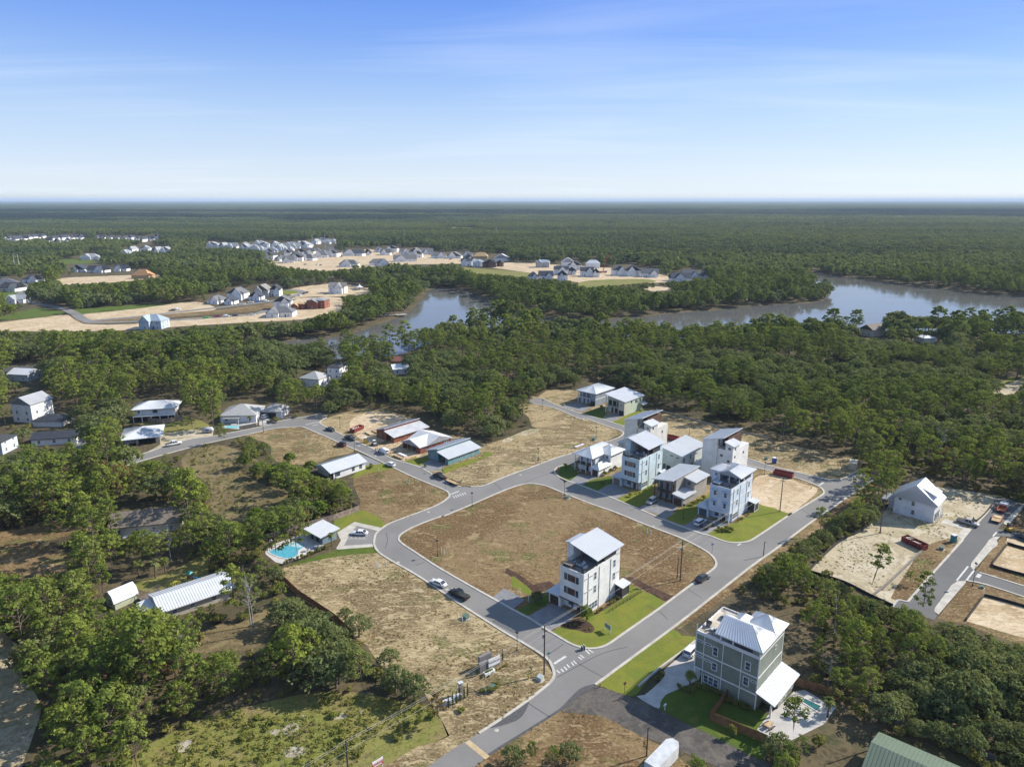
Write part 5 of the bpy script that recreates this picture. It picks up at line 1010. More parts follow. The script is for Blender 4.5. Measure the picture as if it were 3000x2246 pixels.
# white gable house on the sandy lot
o = empty('house', g('q', 1265, 602), R(-44), 'white three-storey gable house with dormers on the bare sandy lot', 'house'); mask_box(o, -10, 0, 0, 9.5, 11)
wz = siding('white_board', (.76, .78, .80), .3, True); L_ = 11.2
MB().box(-L_, 0, 0, 8.4, 0, 6.2).build('wall', wz, o); MB().box(-L_, -2.4, .02, 8.38, 6.2, 6.4).build('upper_wall', wz, o)
hip(o, -L_-.4, .7, -.5, 8.9, 6.3, 10.6, roof_white, axis='y' if False else 'y', gable=(True, True)) if False else None
gv = [(-L_, 0, 6.2), (0, 0, 6.2), (-L_/2, 0, 10.2), (-L_, 8.4, 6.2), (0, 8.4, 6.2), (-L_/2, 8.4, 10.2)]
mesh('gable', gv, [(0, 1, 2), (5, 4, 3), (0, 3, 4, 1), (1, 4, 5, 2), (2, 5, 3, 0)], wz, o)
hip(o, -L_-.9, .9, -.6, 9.0, 5.9, 10.7, roof_white, axis='y', gable=(True, True), t=.25)
MB().prism([(-3.8, 1.6), (-.6, 1.6), (-.6, 7.0), (-3.8, 7.0)], [7.0, 6.5, 6.5, 7.0], [9.2, 8.0, 8.0, 9.2]).build('dormer', wz, o); shed(o, -4.6, -.1, 1.2, 7.4, 9.9, 8.1, roof_white, .15)
win(o, '+x', 2.6, 3.6, 6.9, 7.7, -.6); win(o, '+x', 4.8, 5.8, 6.9, 7.7, -.6)
for z in (3.1, 6.1): MB().box(-L_, 0, -.04, 0, z, z+.18).build('trim_band', white, o)
for x0, z0 in ((-6.1, 6.9), (-6.4, 3.8), (-6.2, 1.0)): win(o, '-y', x0, x0+1.0, z0, z0+1.5, frame=tan_wall, t=.14)
win(o, '-y', -10.1, -9.2, 4.6, 5.5, frame=tan_wall, t=.12)
for y in (1.2, 4.2): win(o, '+x', y, y+2.2, .3, 2.5, frame=black); win(o, '+x', y+.4, y+1.4, 4.2, 5.4)
for y in (-.3, 2, 4.4, 6.8): post(o, .9, y, 0, 3.0, white, .18)
shed(o, -L_-4.2, -L_-.02, 1, 8, 3.0, 3.7, roof_metal); MB().box(-L_-2.2, -L_-.02, 3, 7.6, 0, 2.9).build('wing_wall', wz, o)
for y in (1.4, 4.4, 7.6): post(o, -L_-3.9, y, 0, 2.9, white, .16)
# green barn and trailer at the bottom edge
o = empty('barn', g('p', 705, 1545), R(-40), 'long green metal-roofed barn at the bottom of the wood', 'barn'); mask_box(o, -6, 22, -12, 0, 4.5)
gm = mat('green_metal_roof', (.13, .175, .12), .5, .1, var=.05); MB().box(0, 24, -11, 0, 0, 3.4).build('wall', green_wall, o); hip(o, -.6, 24.6, -11.8, .8, 3.5, 5.6, gm, axis='x', gable=(True, True)); gable_wall(o, 0, 24, -11, 0, 3.4, 5.3, green_wall, 'x')
o = empty('cargo_trailer', g('E', 560, 905), R(47), 'white enclosed cargo trailer with pointed nose parked on the dry weeds', 'trailer'); MASK.append([px('E', *p) for p in ((380, 900), (700, 570), (870, 575), (920, 660), (920, 860), (850, 980), (300, 1000))])
tw = siding('trailer_panel', (.72, .73, .74), .6, True, .4, .3); poly = [(-4, -1.25), (3.0, -1.25), (3.9, -.6), (3.9, .6), (3.0, 1.25), (-4, 1.25)]
MB().prism(poly, .5, 2.9).build('body', tw, o); MB().prism([(x*1.005, y*1.02) for x, y in poly], 2.9, 2.98).build('roof', mat('trailer_roof', (.58, .60, .61), .5), o)
for x in (-.9, .1):
    for y in (-1.28, 1.28): mb = MB(); mb.tube([(x, y-.1, .36), (x, y+.1, .36)], .36, 12); mb.build('wheel', black, o)
MB().bar((3.9, 0, .5), (5.2, 0, .5), .12).build('hitch', black, o); box('vent', 3.2, 3.5, 1.2, 1.3, 2.3, 2.6, black, o)

# --- far development houses: (left, right, base row) of the facade in photo frame
wf = siding('far_white_siding', (.90, .90, .89), .3); nav = mat('navy_shingle', (.045, .055, .08), .9); pale = mat('pale_roof', (.33, .35, .36), .8, var=.1)
SPEC = [('u', 470, 660, 930, 3.3, 7.0, 13, wf, shingle_grey, 'hip', 'x', 'low white house with broad grey hipped roof and arcade across the lagoon', 3, 1), ('u', 690, 830, 935, 3.0, 6.0, 9, wf, nav, 'gable', 'y', 'white garage wing with dark gable beside the arcade house', 2, 1),
        ('u', 730, 960, 880, 6.0, 10.0, 12, wf, shingle_grey, 'gable', 'y', 'white two-storey house with steep grey gables across the lagoon', 2, 2), ('u', 1010, 1180, 880, 3.2, 7.0, 10, wf, nav, 'gable', 'y', 'white gabled garage house with dark slate roof across the lagoon', 2, 1),
        ('u', 1080, 1270, 840, 6.0, 10.5, 12, siding('far_grey_siding', (.55, .54, .50), .3), mat('taupe_shingle', (.26, .25, .23), .9), 'gable', 'y', 'pale grey two-storey house with tall gable across the lagoon', 2, 2), ('u', 1290, 1420, 830, 6.2, 9.5, 11, wf, shingle_dark, 'gable', 'y', 'white two-storey gable house at the end of the lagoon street', 2, 2),
        ('r', 1003, 1133, 662, 6.4, 9.4, 11, wf, mat('taupe_shingle', (.26, .25, .23), .9), 'gable', 'x', 'isolated white two-storey house with taupe roof on bare sand', 3, 2), ('u', 1240, 1580, 1100, 3.6, 7.0, 14, wf, shingle_grey, 'hip', 'x', 'white house with sprawling grey hipped roof beside the trees', 3, 1), ('u', 1340, 1560, 1000, 6.4, 10.2, 10, wf, shingle_grey, 'gable', 'y', 'white two-storey wing with grey gables behind the sprawling roof', 2, 2),
        ('u', 1765, 2000, 990, 6.6, 7.4, 13, osb, mat('grey_felt', (.28, .29, .31), .9), 'hip', 'x', 'two-storey red-sheathed house shell with flat grey roof across the lagoon', 3, 2), ('u', 1580, 1735, 1000, 4.4, 4.9, 12, osb, wood_raw, 'hip', 'x', 'roofless red-sheathed house frame with raw timber top', 2, 1),
        ('a', 900, 1050, 893, 5.6, 9.0, 12, siding('far_blue_siding', (.50, .60, .66), .3), mat('pale_blue_metal', (.42, .50, .58), .45, .2), 'hip', 'x', 'blue two-storey house with pale blue metal roof on the creek side', 3, 2),
        ('s', 140, 228, 382, 6.2, 9, 10, wf, nav, 'gable', 'x', 'white two-storey house with black roof at the start of the sand row', 2, 2), ('s', 232, 315, 390, 6.2, 9, 10, wf, mat('pale_blue_metal', (.42, .50, .58), .45), 'hip', 'x', 'white porch house with pale blue roof in the sand row', 2, 2), ('s', 318, 425, 396, 5.5, 9.5, 10, mat('dark_sheathing', (.17, .10, .08), .8), shingle_dark, 'gable', 'y', 'dark brown sheathed house with twin gables in the sand row', 2, 1), ('s', 428, 482, 388, 5, 8, 8, mat('dark_sheathing', (.17, .10, .08), .8), shingle_dark, 'gable', 'y', 'smaller brown sheathed gable house beside the twin-gabled one', 1, 1),
        ('s', 240, 355, 326, 3.6, 8.5, 12, wood_raw, mat('raw_roof_deck', (.55, .38, .17), .85), 'hip', 'x', 'house frame with raw yellow timber roof behind the sand row', 0, 1), ('s', 410, 530, 346, 4.5, 9.5, 12, wf, mat('white_underlay', (.66, .68, .70), .8), 'gable', 'y', 'white wrapped house shell with pale roof behind the sand row', 0, 1), ('s', 745, 855, 396, 6.8, 9.2, 10, siding('far_stone', (.48, .48, .46), .3), mat('pale_blue_metal', (.42, .50, .58), .45), 'hip', 'x', 'square grey house with pale tiered roof alone on the sand', 2, 2),
        ('s', 955, 1060, 384, 5, 10, 11, wf, roof_white, 'gable', 'y', 'white house with bright steep roof behind the black-roofed one', 0, 1), ('s', 1005, 1115, 416, 6, 10, 11, wf, nav, 'gable', 'y', 'white gable house with black roof near the crane', 2, 2), ('s', 892, 1008, 456, 6.2, 9.2, 10, wf, nav, 'gable', 'x', 'white porch house with long black roof before the sand', 3, 2), ('s', 1012, 1075, 455, 4.5, 8, 9, wf, nav, 'gable', 'y', 'small white gable wing beside the long black roof', 1, 1),
        ('s', 1150, 1262, 402, 5.8, 9.5, 11, wf, mat('white_underlay', (.66, .68, .70), .8), 'hip', 'x', 'white wrapped house with pale roof next to the red crane', 0, 1), ('s', 1107, 1213, 470, 6.2, 10, 11, wf, nav, 'gable', 'x', 'white two-storey house with black roof on the front street', 3, 2), ('s', 1205, 1262, 474, 5, 9, 8, wf, nav, 'gable', 'y', 'white gabled porch wing on the front street', 1, 1), ('s', 1372, 1478, 462, 6.4, 10.5, 11, wf, shingle_grey, 'gable', 'y', 'white two-storey house with grey roof past the crane', 2, 2),
        ('s', 1468, 1598, 466, 6.4, 11, 12, wf, nav, 'gable', 'y', 'large white gable house with black dormered roof past the crane', 2, 2), ('s', 1602, 1738, 476, 4.2, 9, 12, wf, shingle_grey, 'gable', 'x', 'white house with grey roof and long side wall at the row end', 3, 1), ('s', 928, 1004, 502, 6, 10, 9, wf, nav, 'gable', 'y', 'narrow white gable house in front of the porch house', 1, 2), ('s', 688, 766, 492, 3.2, 7.5, 10, wf, nav, 'hip', 'x', 'low black-roofed house at the tree edge below the lawn', 1, 1), ('s', 772, 888, 488, 3.2, 8, 11, wf, nav, 'gable', 'x', 'long black-roofed house at the tree edge below the lawn', 2, 1),
        ('s', 1842, 2005, 508, 3.2, 8, 12, wf, nav, 'gable', 'x', 'long house with black roof in the trees past the row end', 2, 1), ('s', 1932, 2058, 484, 3.4, 8.6, 11, wf, shingle_grey, 'gable', 'x', 'grey-roofed house behind the long black roof', 1, 1), ('s', 2072, 2145, 494, 4, 9, 10, siding('far_grey_siding', (.55, .54, .50), .3), shingle_grey, 'gable', 'y', 'grey gable house at the far tree edge', 1, 1),
        ('t', 1045, 1260, 445, 3.6, 8, 16, wf, pale, 'hip', 'x', 'sprawling clubhouse with pale shingle roofs and small lawn', 3, 1), ('t', 925, 1095, 606, 3.4, 8.5, 11, wf, nav, 'gable', 'y', 'white house with navy roof behind the pine screen', 1, 1), ('t', 1115, 1370, 612, 3.2, 7.5, 12, wf, nav, 'gable', 'x', 'long navy-roofed house behind the pine screen', 2, 1), ('t', 1475, 1640, 596, 3.2, 7, 11, wf, nav, 'gable', 'x', 'navy-roofed house beside the orange timber frame', 1, 1), ('t', 1700, 1935, 692, 3.6, 9.5, 14, wood_raw, mat('orange_roof_deck', (.50, .27, .12), .85), 'hip', 'x', 'house frame with raw orange timber roof behind the pines', 0, 1),
        ('t', 285, 500, 742, 3.4, 7, 12, wf, shingle_dark, 'hip', 'x', 'white house with walled garden beside the left road', 2, 1), ('t', 0, 238, 856, 3.4, 7.5, 13, wf, shingle_dark, 'gable', 'x', 'white house with dark roof and lawn at the road bend', 3, 1), ('t', -120, 150, 800, 3.2, 7, 12, wf, nav, 'gable', 'y', 'white gable house behind the road-bend house', 2, 1), ('t', 95, 300, 1010, 3.2, 6.5, 12, wf, pale, 'gable', 'x', 'house with pale grey roof half hidden by pines near the road', 1, 1)]
for fr_, xl_, xr_, yb_, ev_, rd_, dp_, wl_, rf_, kd_, ax_, lb_, nw_, st_ in SPEC:
    cottage('house', fr_, xl_, xr_, yb_, ev_*1.1, rd_*1.18, dp_, wl_, rf_, lb_, R(rng.uniform(-8, 8)), kd_, ax_, None, nw_, st_, far=nw_ > 0)
ROWS = [('r', [(1112, 1280, 357), (1376, 1444, 328), (1466, 1558, 325), (1572, 1648, 341), (1652, 1748, 341), (1762, 1850, 346), (1832, 1955, 378), (1962, 2075, 378), (2082, 2168, 366), (1535, 1715, 404), (1335, 1488, 436), (1085, 1236, 446), (632, 720, 415), (704, 790, 402), (770, 880, 396), (885, 995, 372), (1002, 1072, 366), (486, 560, 386), (742, 820, 347), (830, 882, 341), (490, 550, 353), (560, 622, 400), (640, 700, 362), (775, 840, 362), (872, 935, 336), (930, 1000, 348), (1000, 1042, 334), (690, 750, 385), (600, 650, 385), (1290, 1350, 352), (1690, 1760, 372), (1420, 1500, 352), (2100, 2180, 400), (1590, 1660, 372)], shingle_dark, 'white gabled house with grey or charcoal roof on the sandy building site', 'houses of the sandy building site', 1),
        ('r', [(352, 438, 306), (472, 588, 331), (442, 520, 291), (592, 680, 302), (662, 728, 286), (724, 860, 282), (182, 258, 296), (392, 478, 271), (4, 108, 291), (922, 978, 251), (1012, 1068, 256), (282, 350, 302), (102, 180, 294), (522, 598, 287), (862, 918, 264), (300, 360, 285), (560, 640, 318), (640, 700, 318), (690, 770, 300), (780, 850, 296), (410, 470, 318), (980, 1015, 262)], pale, 'house with pale grey roof in the village row beyond the wood', 'pale-roofed village row', 0),
        ('t', [(1535, 1680, 386), (1655, 1740, 352), (1822, 1938, 342), (1945, 2088, 356), (2085, 2200, 362)], pale, 'house with pale grey roof in the village row beyond the wood', 'pale-roofed village row', 0),
        ('t', [(i*62+20, i*62+72, 170 + (i*37) % 42) for i in range(17)] + [(1200+i*90, 1260+i*90, 175 + (i*53) % 25) for i in range(10)] + [(120, 180, 225), (560, 640, 222), (700, 760, 232), (850, 900, 230), (1010, 1075, 190), (1820, 1860, 215)], nav, 'tiny white house with dark roof in the distant village', 'distant village houses', 0)]
for fr_, L_, rf0_, lb_, gp_, nw_ in ROWS:
    for xl_, xr_, yb_ in L_:
        k_ = random.random(); rf_ = rf0_
        if rf_ is shingle_dark and k_ < .55: rf_ = shingle_grey
        o = cottage('house', fr_, xl_, xr_, yb_, 3.9 + (k_ > .6)*2.4, 9.5 + k_*2.5, 13, wf, rf_, lb_, R(rng.uniform(-20, 20)), 'gable' if k_ > .3 else 'hip', 'y' if k_ > .5 else 'x', gp_, nw_, far=True)
# ================================================================== VEHICLES
def paint(name, col, rough=.28): 
    m_ = mat('paint_' + name, col, rough, .0, .03, .5); return m_
tyre = mat('tyre_rubber', (.018, .018, .018), .9); rim_m = mat('alloy', (.45, .45, .46), .35, .8); lamp_w = mat('head_lamp', (.75, .78, .8), .2); lamp_r = mat('tail_lamp', (.35, .02, .02), .3); car_glass = glass('car_glass', (.018, .022, .026))
def loft(secs):
    "secs: (x, halfwidth, z_low, z_top, inset) -> rounded box skin along x"
    v = []; f = []; k = 8
    for x, w, z0, z1, ins in secs:
        v += [(x, -w*.9, z0), (x, -w, z0+.18), (x, -w, (z0+z1)/2+.1), (x, -w+ins, z1), (x, w-ins, z1), (x, w, (z0+z1)/2+.1), (x, w, z0+.18), (x, w*.9, z0)]
    for i in range(len(secs)-1):
        for j in range(k): f.append((i*k+j, i*k+(j+1) % k, (i+1)*k+(j+1) % k, (i+1)*k+j))
    n = (len(secs)-1)*k; f += [tuple(range(k-1, -1, -1)), tuple(range(n, n+k))]; return v, f
KIND = {'sedan': dict(L=4.85, w=.93, body=[(-2.42, .8, .35, .72), (-2.3, .9, .28, .92), (-1.3, .93, .25, 1.0), (.8, .93, .25, .97), (1.9, .9, .27, .82), (2.36, .84, .32, .68), (2.43, .7, .4, .6)], cab=(-1.95, 1.2, -1.05, .35, .95, 1.44)),
        'suv': dict(L=4.9, w=.97, body=[(-2.42, .86, .42, .95), (-2.36, .95, .35, 1.08), (-1.3, .97, .32, 1.1), (.9, .97, .32, 1.08), (2.0, .94, .34, .98), (2.4, .86, .4, .8)], cab=(-2.3, 1.35, -2.0, .5, 1.06, 1.74)),
        'hatch': dict(L=4.4, w=.91, body=[(-2.15, .82, .36, .85), (-2.05, .9, .3, 1.0), (-1.2, .92, .26, 1.03), (.8, .92, .26, 1.0), (1.75, .88, .28, .86), (2.15, .8, .34, .68)], cab=(-2.0, 1.3, -1.4, .3, .98, 1.52)),
        'pickup': dict(L=5.9, w=1.0, body=[(-2.95, .95, .5, 1.05), (-2.9, 1.0, .42, 1.12), (-.6, 1.0, .4, 1.14), (1.3, 1.0, .4, 1.14), (2.6, .97, .42, 1.06), (2.95, .9, .46, .9)], cab=(-.75, 1.65, -.5, .8, 1.12, 1.88)),
        'jeep': dict(L=4.3, w=.92, body=[(-2.1, .86, .5, 1.0), (-2.05, .92, .45, 1.08), (.6, .92, .45, 1.1), (1.9, .8, .5, 1.05), (2.1, .75, .5, .95)], cab=(-2.0, .75, -1.95, .45, 1.08, 1.82)),
        'van': dict(L=5.5, w=1.0, body=[(-2.75, .95, .42, 1.6), (-2.7, 1.0, .36, 2.0), (.6, 1.0, .34, 2.05), (1.2, .98, .34, 1.75), (1.95, .97, .36, 1.18), (2.65, .9, .4, .95), (2.75, .8, .45, .8)], cab=None)}
def car(kind, col, fr, rear, front, label, group=None, z=ZR, detail=True, name=None, roofc=None):
    a, b_ = Vector((*g(fr, *rear), 0)), Vector((*g(fr, *front), 0)); c = (a+b_)/2; yaw = math.atan2(b_.y-a.y, b_.x-a.x); K = KIND[kind]; w = K['w']
    nm = {'sedan': 'sedan_car', 'suv': 'suv_car', 'hatch': 'hatchback_car', 'pickup': 'pickup_truck', 'jeep': 'off_road_car', 'van': 'delivery_van'}[kind]
    o = empty(name or nm, (c.x, c.y, z), yaw, label, 'van' if kind == 'van' else 'pickup truck' if kind == 'pickup' else 'car', group)
    v, f = loft([(*s, .16) for s in K['body']]); mesh('body', v, f, col, o, True)
    if K['cab']:
        x0, x1, t0, t1, zb, zt = K['cab']; i = w-.08; j = w-.26
        base = [(x0, -i, zb-.03), (x1, -i, zb-.06), (x1, i, zb-.06), (x0, i, zb-.03)]; top = [(t0, -j, zt-.03), (t1, -j, zt-.03), (t1, j, zt-.03), (t0, j, zt-.03)]
        mesh('windows', base+top, [(3, 2, 1, 0), (4, 5, 6, 7), (0, 1, 5, 4), (1, 2, 6, 5), (2, 3, 7, 6), (3, 0, 4, 7)], car_glass, o)
        mb = MB(); mb.slab([(t0-.05, -j-.02, zt), (t1+.05, -j-.02, zt), (t1+.05, j+.02, zt), (t0-.05, j+.02, zt)], .06)
        for p, q in zip(base, top): mb.bar(p, q, .09)
        for t_ in (.38, .68) if kind != 'pickup' else (.5,):
            for s_ in (-1, 1): mb.bar((x0+(x1-x0)*t_, s_*i, zb), (t0+(t1-t0)*t_, s_*j, zt-.03), .08)
        mb.build('roof', roofc or col, o)
    else:
        MB().prism([(1.25, -.9), (1.9, -.9), (1.9, .9), (1.25, .9)], 1.2, [1.78, 1.24, 1.24, 1.78]).build('windshield', car_glass, o)
        for s_ in (-1, 1): MB().box(.5, 1.35, s_*1.0-.01, s_*1.0+.01, 1.2, 1.65).build('window', car_glass, o)
        MB().box(-2.77, -2.74, -.7, .7, 1.25, 1.75).build('window', car_glass, o)
    if kind == 'pickup': MB().box(-2.85, -.85, -.86, .86, 1.10, 1.16).build('bed', mat('bed_liner', (.03, .03, .03), .8), o)
    r_ = .34 if kind in ('sedan', 'hatch') else .4; xs = (K['L']/2-.92, -K['L']/2+.95)
    if detail:
        for x in xs:
            for s_ in (-1, 1):
                wh = MB().tube([(x, s_*(w-.2), r_), (x, s_*(w+.02), r_)], r_, 12).build('wheel', tyre, o); MB().tube([(x, s_*(w+.0), r_), (x, s_*(w+.035), r_)], r_*.6, 10).build('rim', rim_m, wh)
        for s_ in (-1, 1):
            MB().box(K['L']/2-.2, K['L']/2-.02, s_*.62-.16, s_*.62+.16, .62 if kind in ('sedan', 'hatch') else .8, .78 if kind in ('sedan', 'hatch') else .98).build('headlight', lamp_w, o)
            MB().box(-K['L']/2-.01, -K['L']/2+.12, s_*.7-.14, s_*.7+.14, .78, 1.0).build('tail_light', lamp_r, o)
    return o
P_w, P_b, P_d, P_s, P_r = paint('white', (.78, .79, .80)), paint('black', (.012, .012, .014)), paint('dark_grey', (.055, .058, .065)), paint('silver', (.42, .41, .40)), paint('dark_red', (.14, .015, .015))
car('sedan', P_w, 'j', (1132, 352), (998, 345), 'white sedan parked in the striped bay of the pool club', z=ZD)
car('sedan', P_w, 'j', (1818, 815), (1702, 768), 'white sedan parked at the kerb in front of the black pickup')
car('pickup', P_b, 'j', (2015, 930), (1872, 862), 'black pickup parked at the kerb behind the white sedan')
car('sedan', P_d, 'l', (1985, 768), (2122, 690), 'dark grey sedan parked along the main road kerb')
car('suv', P_s, 'g', (1005, 1412), (898, 1482), 'grey estate car in the drive of the taupe house', z=ZD)
car('suv', P_w, 'C', (215, 1322), (385, 1222), 'white estate car in the drive of the pale blue tower house', z=ZD)
car('suv', P_b, 'C', (365, 1372), (505, 1282), 'black car next to the white estate car in the shaded drive', z=ZD)
car('suv', P_w, 'n', (345, 662), (440, 560), 'white sport utility car on the pale drive of the green-grey house', z=ZD)
car('sedan', P_b, 'e', (988, 575), (1046, 592), 'black sedan on the side street next to the sandy mound')
car('pickup', paint('navy_black', (.014, .018, .03)), 'e', (1140, 642), (1215, 668), 'navy black pickup on the side street by the yellow portable toilet')
car('jeep', P_r, 'e', (1135, 716), (1072, 702), 'dark red off-road car with black top parked on the lot verge', roofc=P_b)
car('van', P_w, 'e', (1488, 785), (1402, 742), 'white delivery van parked at the building site')
car('hatch', P_w, 'e', (1532, 878), (1470, 858), 'white hatchback parked opposite the teal bungalow')
car('pickup', P_b, 'e', (1948, 985), (1850, 945), 'black pickup towing the flat timber-deck trailer')
car('pickup', P_w, 'd', (1350, 850), (1458, 828), 'white pickup with canopy parked beside the narrow road', z=.05)
car('suv', P_w, 'e', (472, 488), (514, 470), 'white car in front of the pyramid-roofed garage', z=.03)
car('suv', P_s, 'd', (380, 552), (440, 546), 'pale car behind the white gabled three-storey house', z=.01)
car('suv', P_w, 'H', (960, 640), (850, 632), 'white car in the shaded court of the creek house', z=.02)
car('pickup', P_s, 'z', (235, 800), (775, 960), 'silver pickup leaving the drive of the white gable house', z=ZD)
car('sedan', P_d, 'z', (2100, 1310), (1975, 1250), 'dark car at the edge of the picture on the side lane')
for kd_, c_, a_, b_, l_ in (('pickup', P_w, (970, 935), (893, 940), 'white pickup before the steep-gabled house across the lagoon'), ('pickup', P_w, (1078, 915), (1000, 920), 'white pickup behind the blue one across the lagoon'), ('sedan', paint('bright_blue', (.03, .12, .45)), (1160, 905), (1098, 910), 'bright blue car in front of the white box truck across the lagoon'), ('van', P_w, (1190, 905), (1282, 898), 'white box truck parked on the street across the lagoon'), ('suv', P_w, (1655, 832), (1700, 822), 'white car at the sandy turning across the lagoon'), ('suv', P_d, (1715, 808), (1750, 796), 'dark car in the bend across the lagoon'), ('suv', P_d, (1752, 795), (1788, 784), 'second dark car in the bend across the lagoon'),
        ('sedan', paint('lime', (.10, .48, .05)), (430, 1118), (498, 1112), 'lime green car on the lower sandy street across the lagoon'), ('pickup', paint('red', (.35, .02, .03)), (560, 1105), (650, 1100), 'red pickup on the lower sandy street across the lagoon'), ('van', P_w, (690, 1100), (750, 1097), 'white van behind the red pickup across the lagoon'), ('pickup', P_w, (1095, 1078), (1015, 1082), 'white pickup by the sprawling grey-roofed house across the lagoon'), ('suv', P_d, (810, 1090), (870, 1085), 'dark car among the shore pines across the lagoon'), ('van', P_w, (60, 1015), (120, 1010), 'white trailer van at the start of the sandy lot across the lagoon'), ('pickup', P_d, (-5, 1025), (50, 1020), 'dark pickup beside the white trailer van across the lagoon')):
    car(kd_, c_, 'u', a_, b_, l_, detail=False)
for kd_, c_, a_, b_, l_ in (('pickup', paint('red', (.35, .02, .03)), (1500, 340), (1535, 340), 'red pickup among the charcoal-roofed houses'), ('suv', P_w, (895, 436), (930, 432), 'white car on the sand below the charcoal-roofed houses'), ('suv', P_d, (925, 437), (955, 433), 'dark car beside the white car on the sand'), ('suv', P_d, (800, 433), (830, 430), 'dark car below the gabled houses on the sand'), ('pickup', P_d, (1085, 369), (1120, 368), 'dark pickup by the longest charcoal-roofed house'), ('pickup', paint('red', (.35, .02, .03)), (1975, 390), (2005, 388), 'red pickup at the end of the charcoal-roofed row')):
    car(kd_, c_, 'r', a_, b_, l_, detail=False)
# flat trailer behind the black pickup
def wheels(o, xs, w, r_=.36):
    for x in xs:
        for s_ in (-1, 1): MB().tube([(x, s_*w-.1, r_), (x, s_*w+.1, r_)], r_, 10).build('wheel', tyre, o)
def between(fr, a, b_):
    A_, B_ = Vector((*g(fr, *a), 0)), Vector((*g(fr, *b_), 0)); c = (A_+B_)/2; return c, math.atan2(B_.y-A_.y, B_.x-A_.x), (B_-A_).length
c, yw, L_ = between('e', (2062, 1035), (1950, 990)); o = empty('flat_trailer', (c.x, c.y, ZR), yw, 'flat timber-deck trailer with ramp gate hitched behind the black pickup', 'trailer')
for k in range(7): box('plank', -3.0, 3.0, -1.0+k*.288, -1.0+k*.288+.27, .62, .68, wood_raw, o)
MB().box(-3.05, 3.05, -1.08, -1.0, .5, .85).box(-3.05, 3.05, 1.0, 1.08, .5, .85).bar((3.05, 0, .55), (4.4, 0, .55), .12).build('frame', black, o); wheels(o, (-.6, .35), 1.2); mb = MB()
for k in range(5): mb.bar((-3.05, -.95+k*.475, .65), (-3.1, -.95+k*.475, 1.7), .06)
mb.bar((-3.1, -1, 1.7), (-3.1, 1, 1.7), .07).build('ramp_gate', black, o)
c, yw, L_ = between('z', (1370, 590), (1500, 430)); o = empty('work_truck', (c.x, c.y, ZR), yw, 'white work truck with orange equipment bed on the new street', 'truck')
MB().box(.6, 2.7, -1.05, 1.05, .6, 2.2).build('cab', P_w, o); MB().prism([(2.0, -1.0), (2.72, -1.0), (2.72, 1.0), (2.0, 1.0)], 1.4, [2.1, 1.5, 1.5, 2.1]).build('windshield', car_glass, o); orange = mat('orange_steel', (.42, .10, .03), .6)
MB().box(-2.8, .5, -1.1, 1.1, .7, .85).box(-2.8, .5, -1.1, -1.0, .85, 1.5).box(-2.8, .5, 1.0, 1.1, .85, 1.5).box(.35, .5, -1, 1, .85, 1.7).build('bed', orange, o); wheels(o, (-1.8, 1.8), .95, .45)
c, yw, L_ = between('z', (1240, 870), (1330, 690)); o = empty('equipment_trailer', (c.x, c.y, ZR), yw, 'low equipment trailer with tan timber deck behind the work truck', 'trailer')
for k in range(6): box('plank', -2.6, 2.6, -1.1+k*.37, -1.1+k*.37+.34, .7, .78, wood_raw, o)
MB().box(-2.7, 2.7, -1.2, -1.1, .55, .9).box(-2.7, 2.7, 1.1, 1.2, .55, .9).bar((2.7, -.6, .6), (3.9, 0, .6), .12).bar((2.7, .6, .6), (3.9, 0, .6), .12).build('frame', orange, o); wheels(o, (-.7, .3), 1.15); MB().lathe([(.9, .8), (.95, .95), (.6, 1.0)], 14, (.8, 0)).build('cable_reel', mat('reel_wood', (.55, .40, .22), .8), o)
c = g('z', 1620, 1060); o = empty('mini_excavator', (*c, .02), R(30), 'yellow mini excavator with raised arm beside the sidewalk', 'excavator'); yl = mat('machine_yellow', (.45, .27, .02), .5)
for s_ in (-1, 1): MB().prism([(-1.0, s_*.75-.2), (1.0, s_*.75-.2), (1.0, s_*.75+.2), (-1.0, s_*.75+.2)], 0, .5).build('track', tyre, o)
MB().box(-1.1, .7, -.75, .75, .55, 1.2).build('body', yl, o); MB().box(-.5, .5, -.1, .7, 1.2, 2.3).build('cab', car_glass, o); MB().box(-.6, .6, -.2, .8, 2.3, 2.4).build('cab_roof', black, o)
MB().bar((.7, -.3, 1.0), (2.0, -.3, 2.5), .22).build('boom', black, o); MB().bar((2.0, -.3, 2.5), (3.1, -.3, 1.3), .18).build('arm', black, o); MB().prism([(2.9, -.6), (3.5, -.6), (3.5, 0), (2.9, 0)], .7, [1.3, 1.2, 1.2, 1.3]).build('bucket', orange, o)
c = g('w', 850, 920); o = empty('skid_steer', (*c, .02), R(-60), 'white skid-steer loader beside the yellow portable toilet', 'loader')
MB().box(-1.1, .9, -.6, .6, .45, 1.2).build('body', P_w, o); MB().box(-.5, .6, -.5, .5, 1.2, 2.0).build('cab', car_glass, o); MB().box(-.6, .7, -.55, .55, 2.0, 2.08).build('cab_roof', P_w, o)
for s_ in (-1, 1): MB().box(-1.0, .9, s_*.78-.16, s_*.78+.16, 0, .6).build('track', tyre, o); MB().bar((-1.0, s_*.65, 1.3), (1.4, s_*.65, .5), .14).build('lift_arm', P_r, o)
MB().prism([(1.2, -.9), (1.8, -.9), (1.8, .9), (1.2, .9)], .15, [.7, .25, .25, .7]).build('bucket', black, o)
c, yw, L_ = between('d', (1650, 738), (1715, 735)); o = empty('camper_trailer', (c.x, c.y, 0), yw, 'small grey camper trailer on the sandy yard', 'trailer')
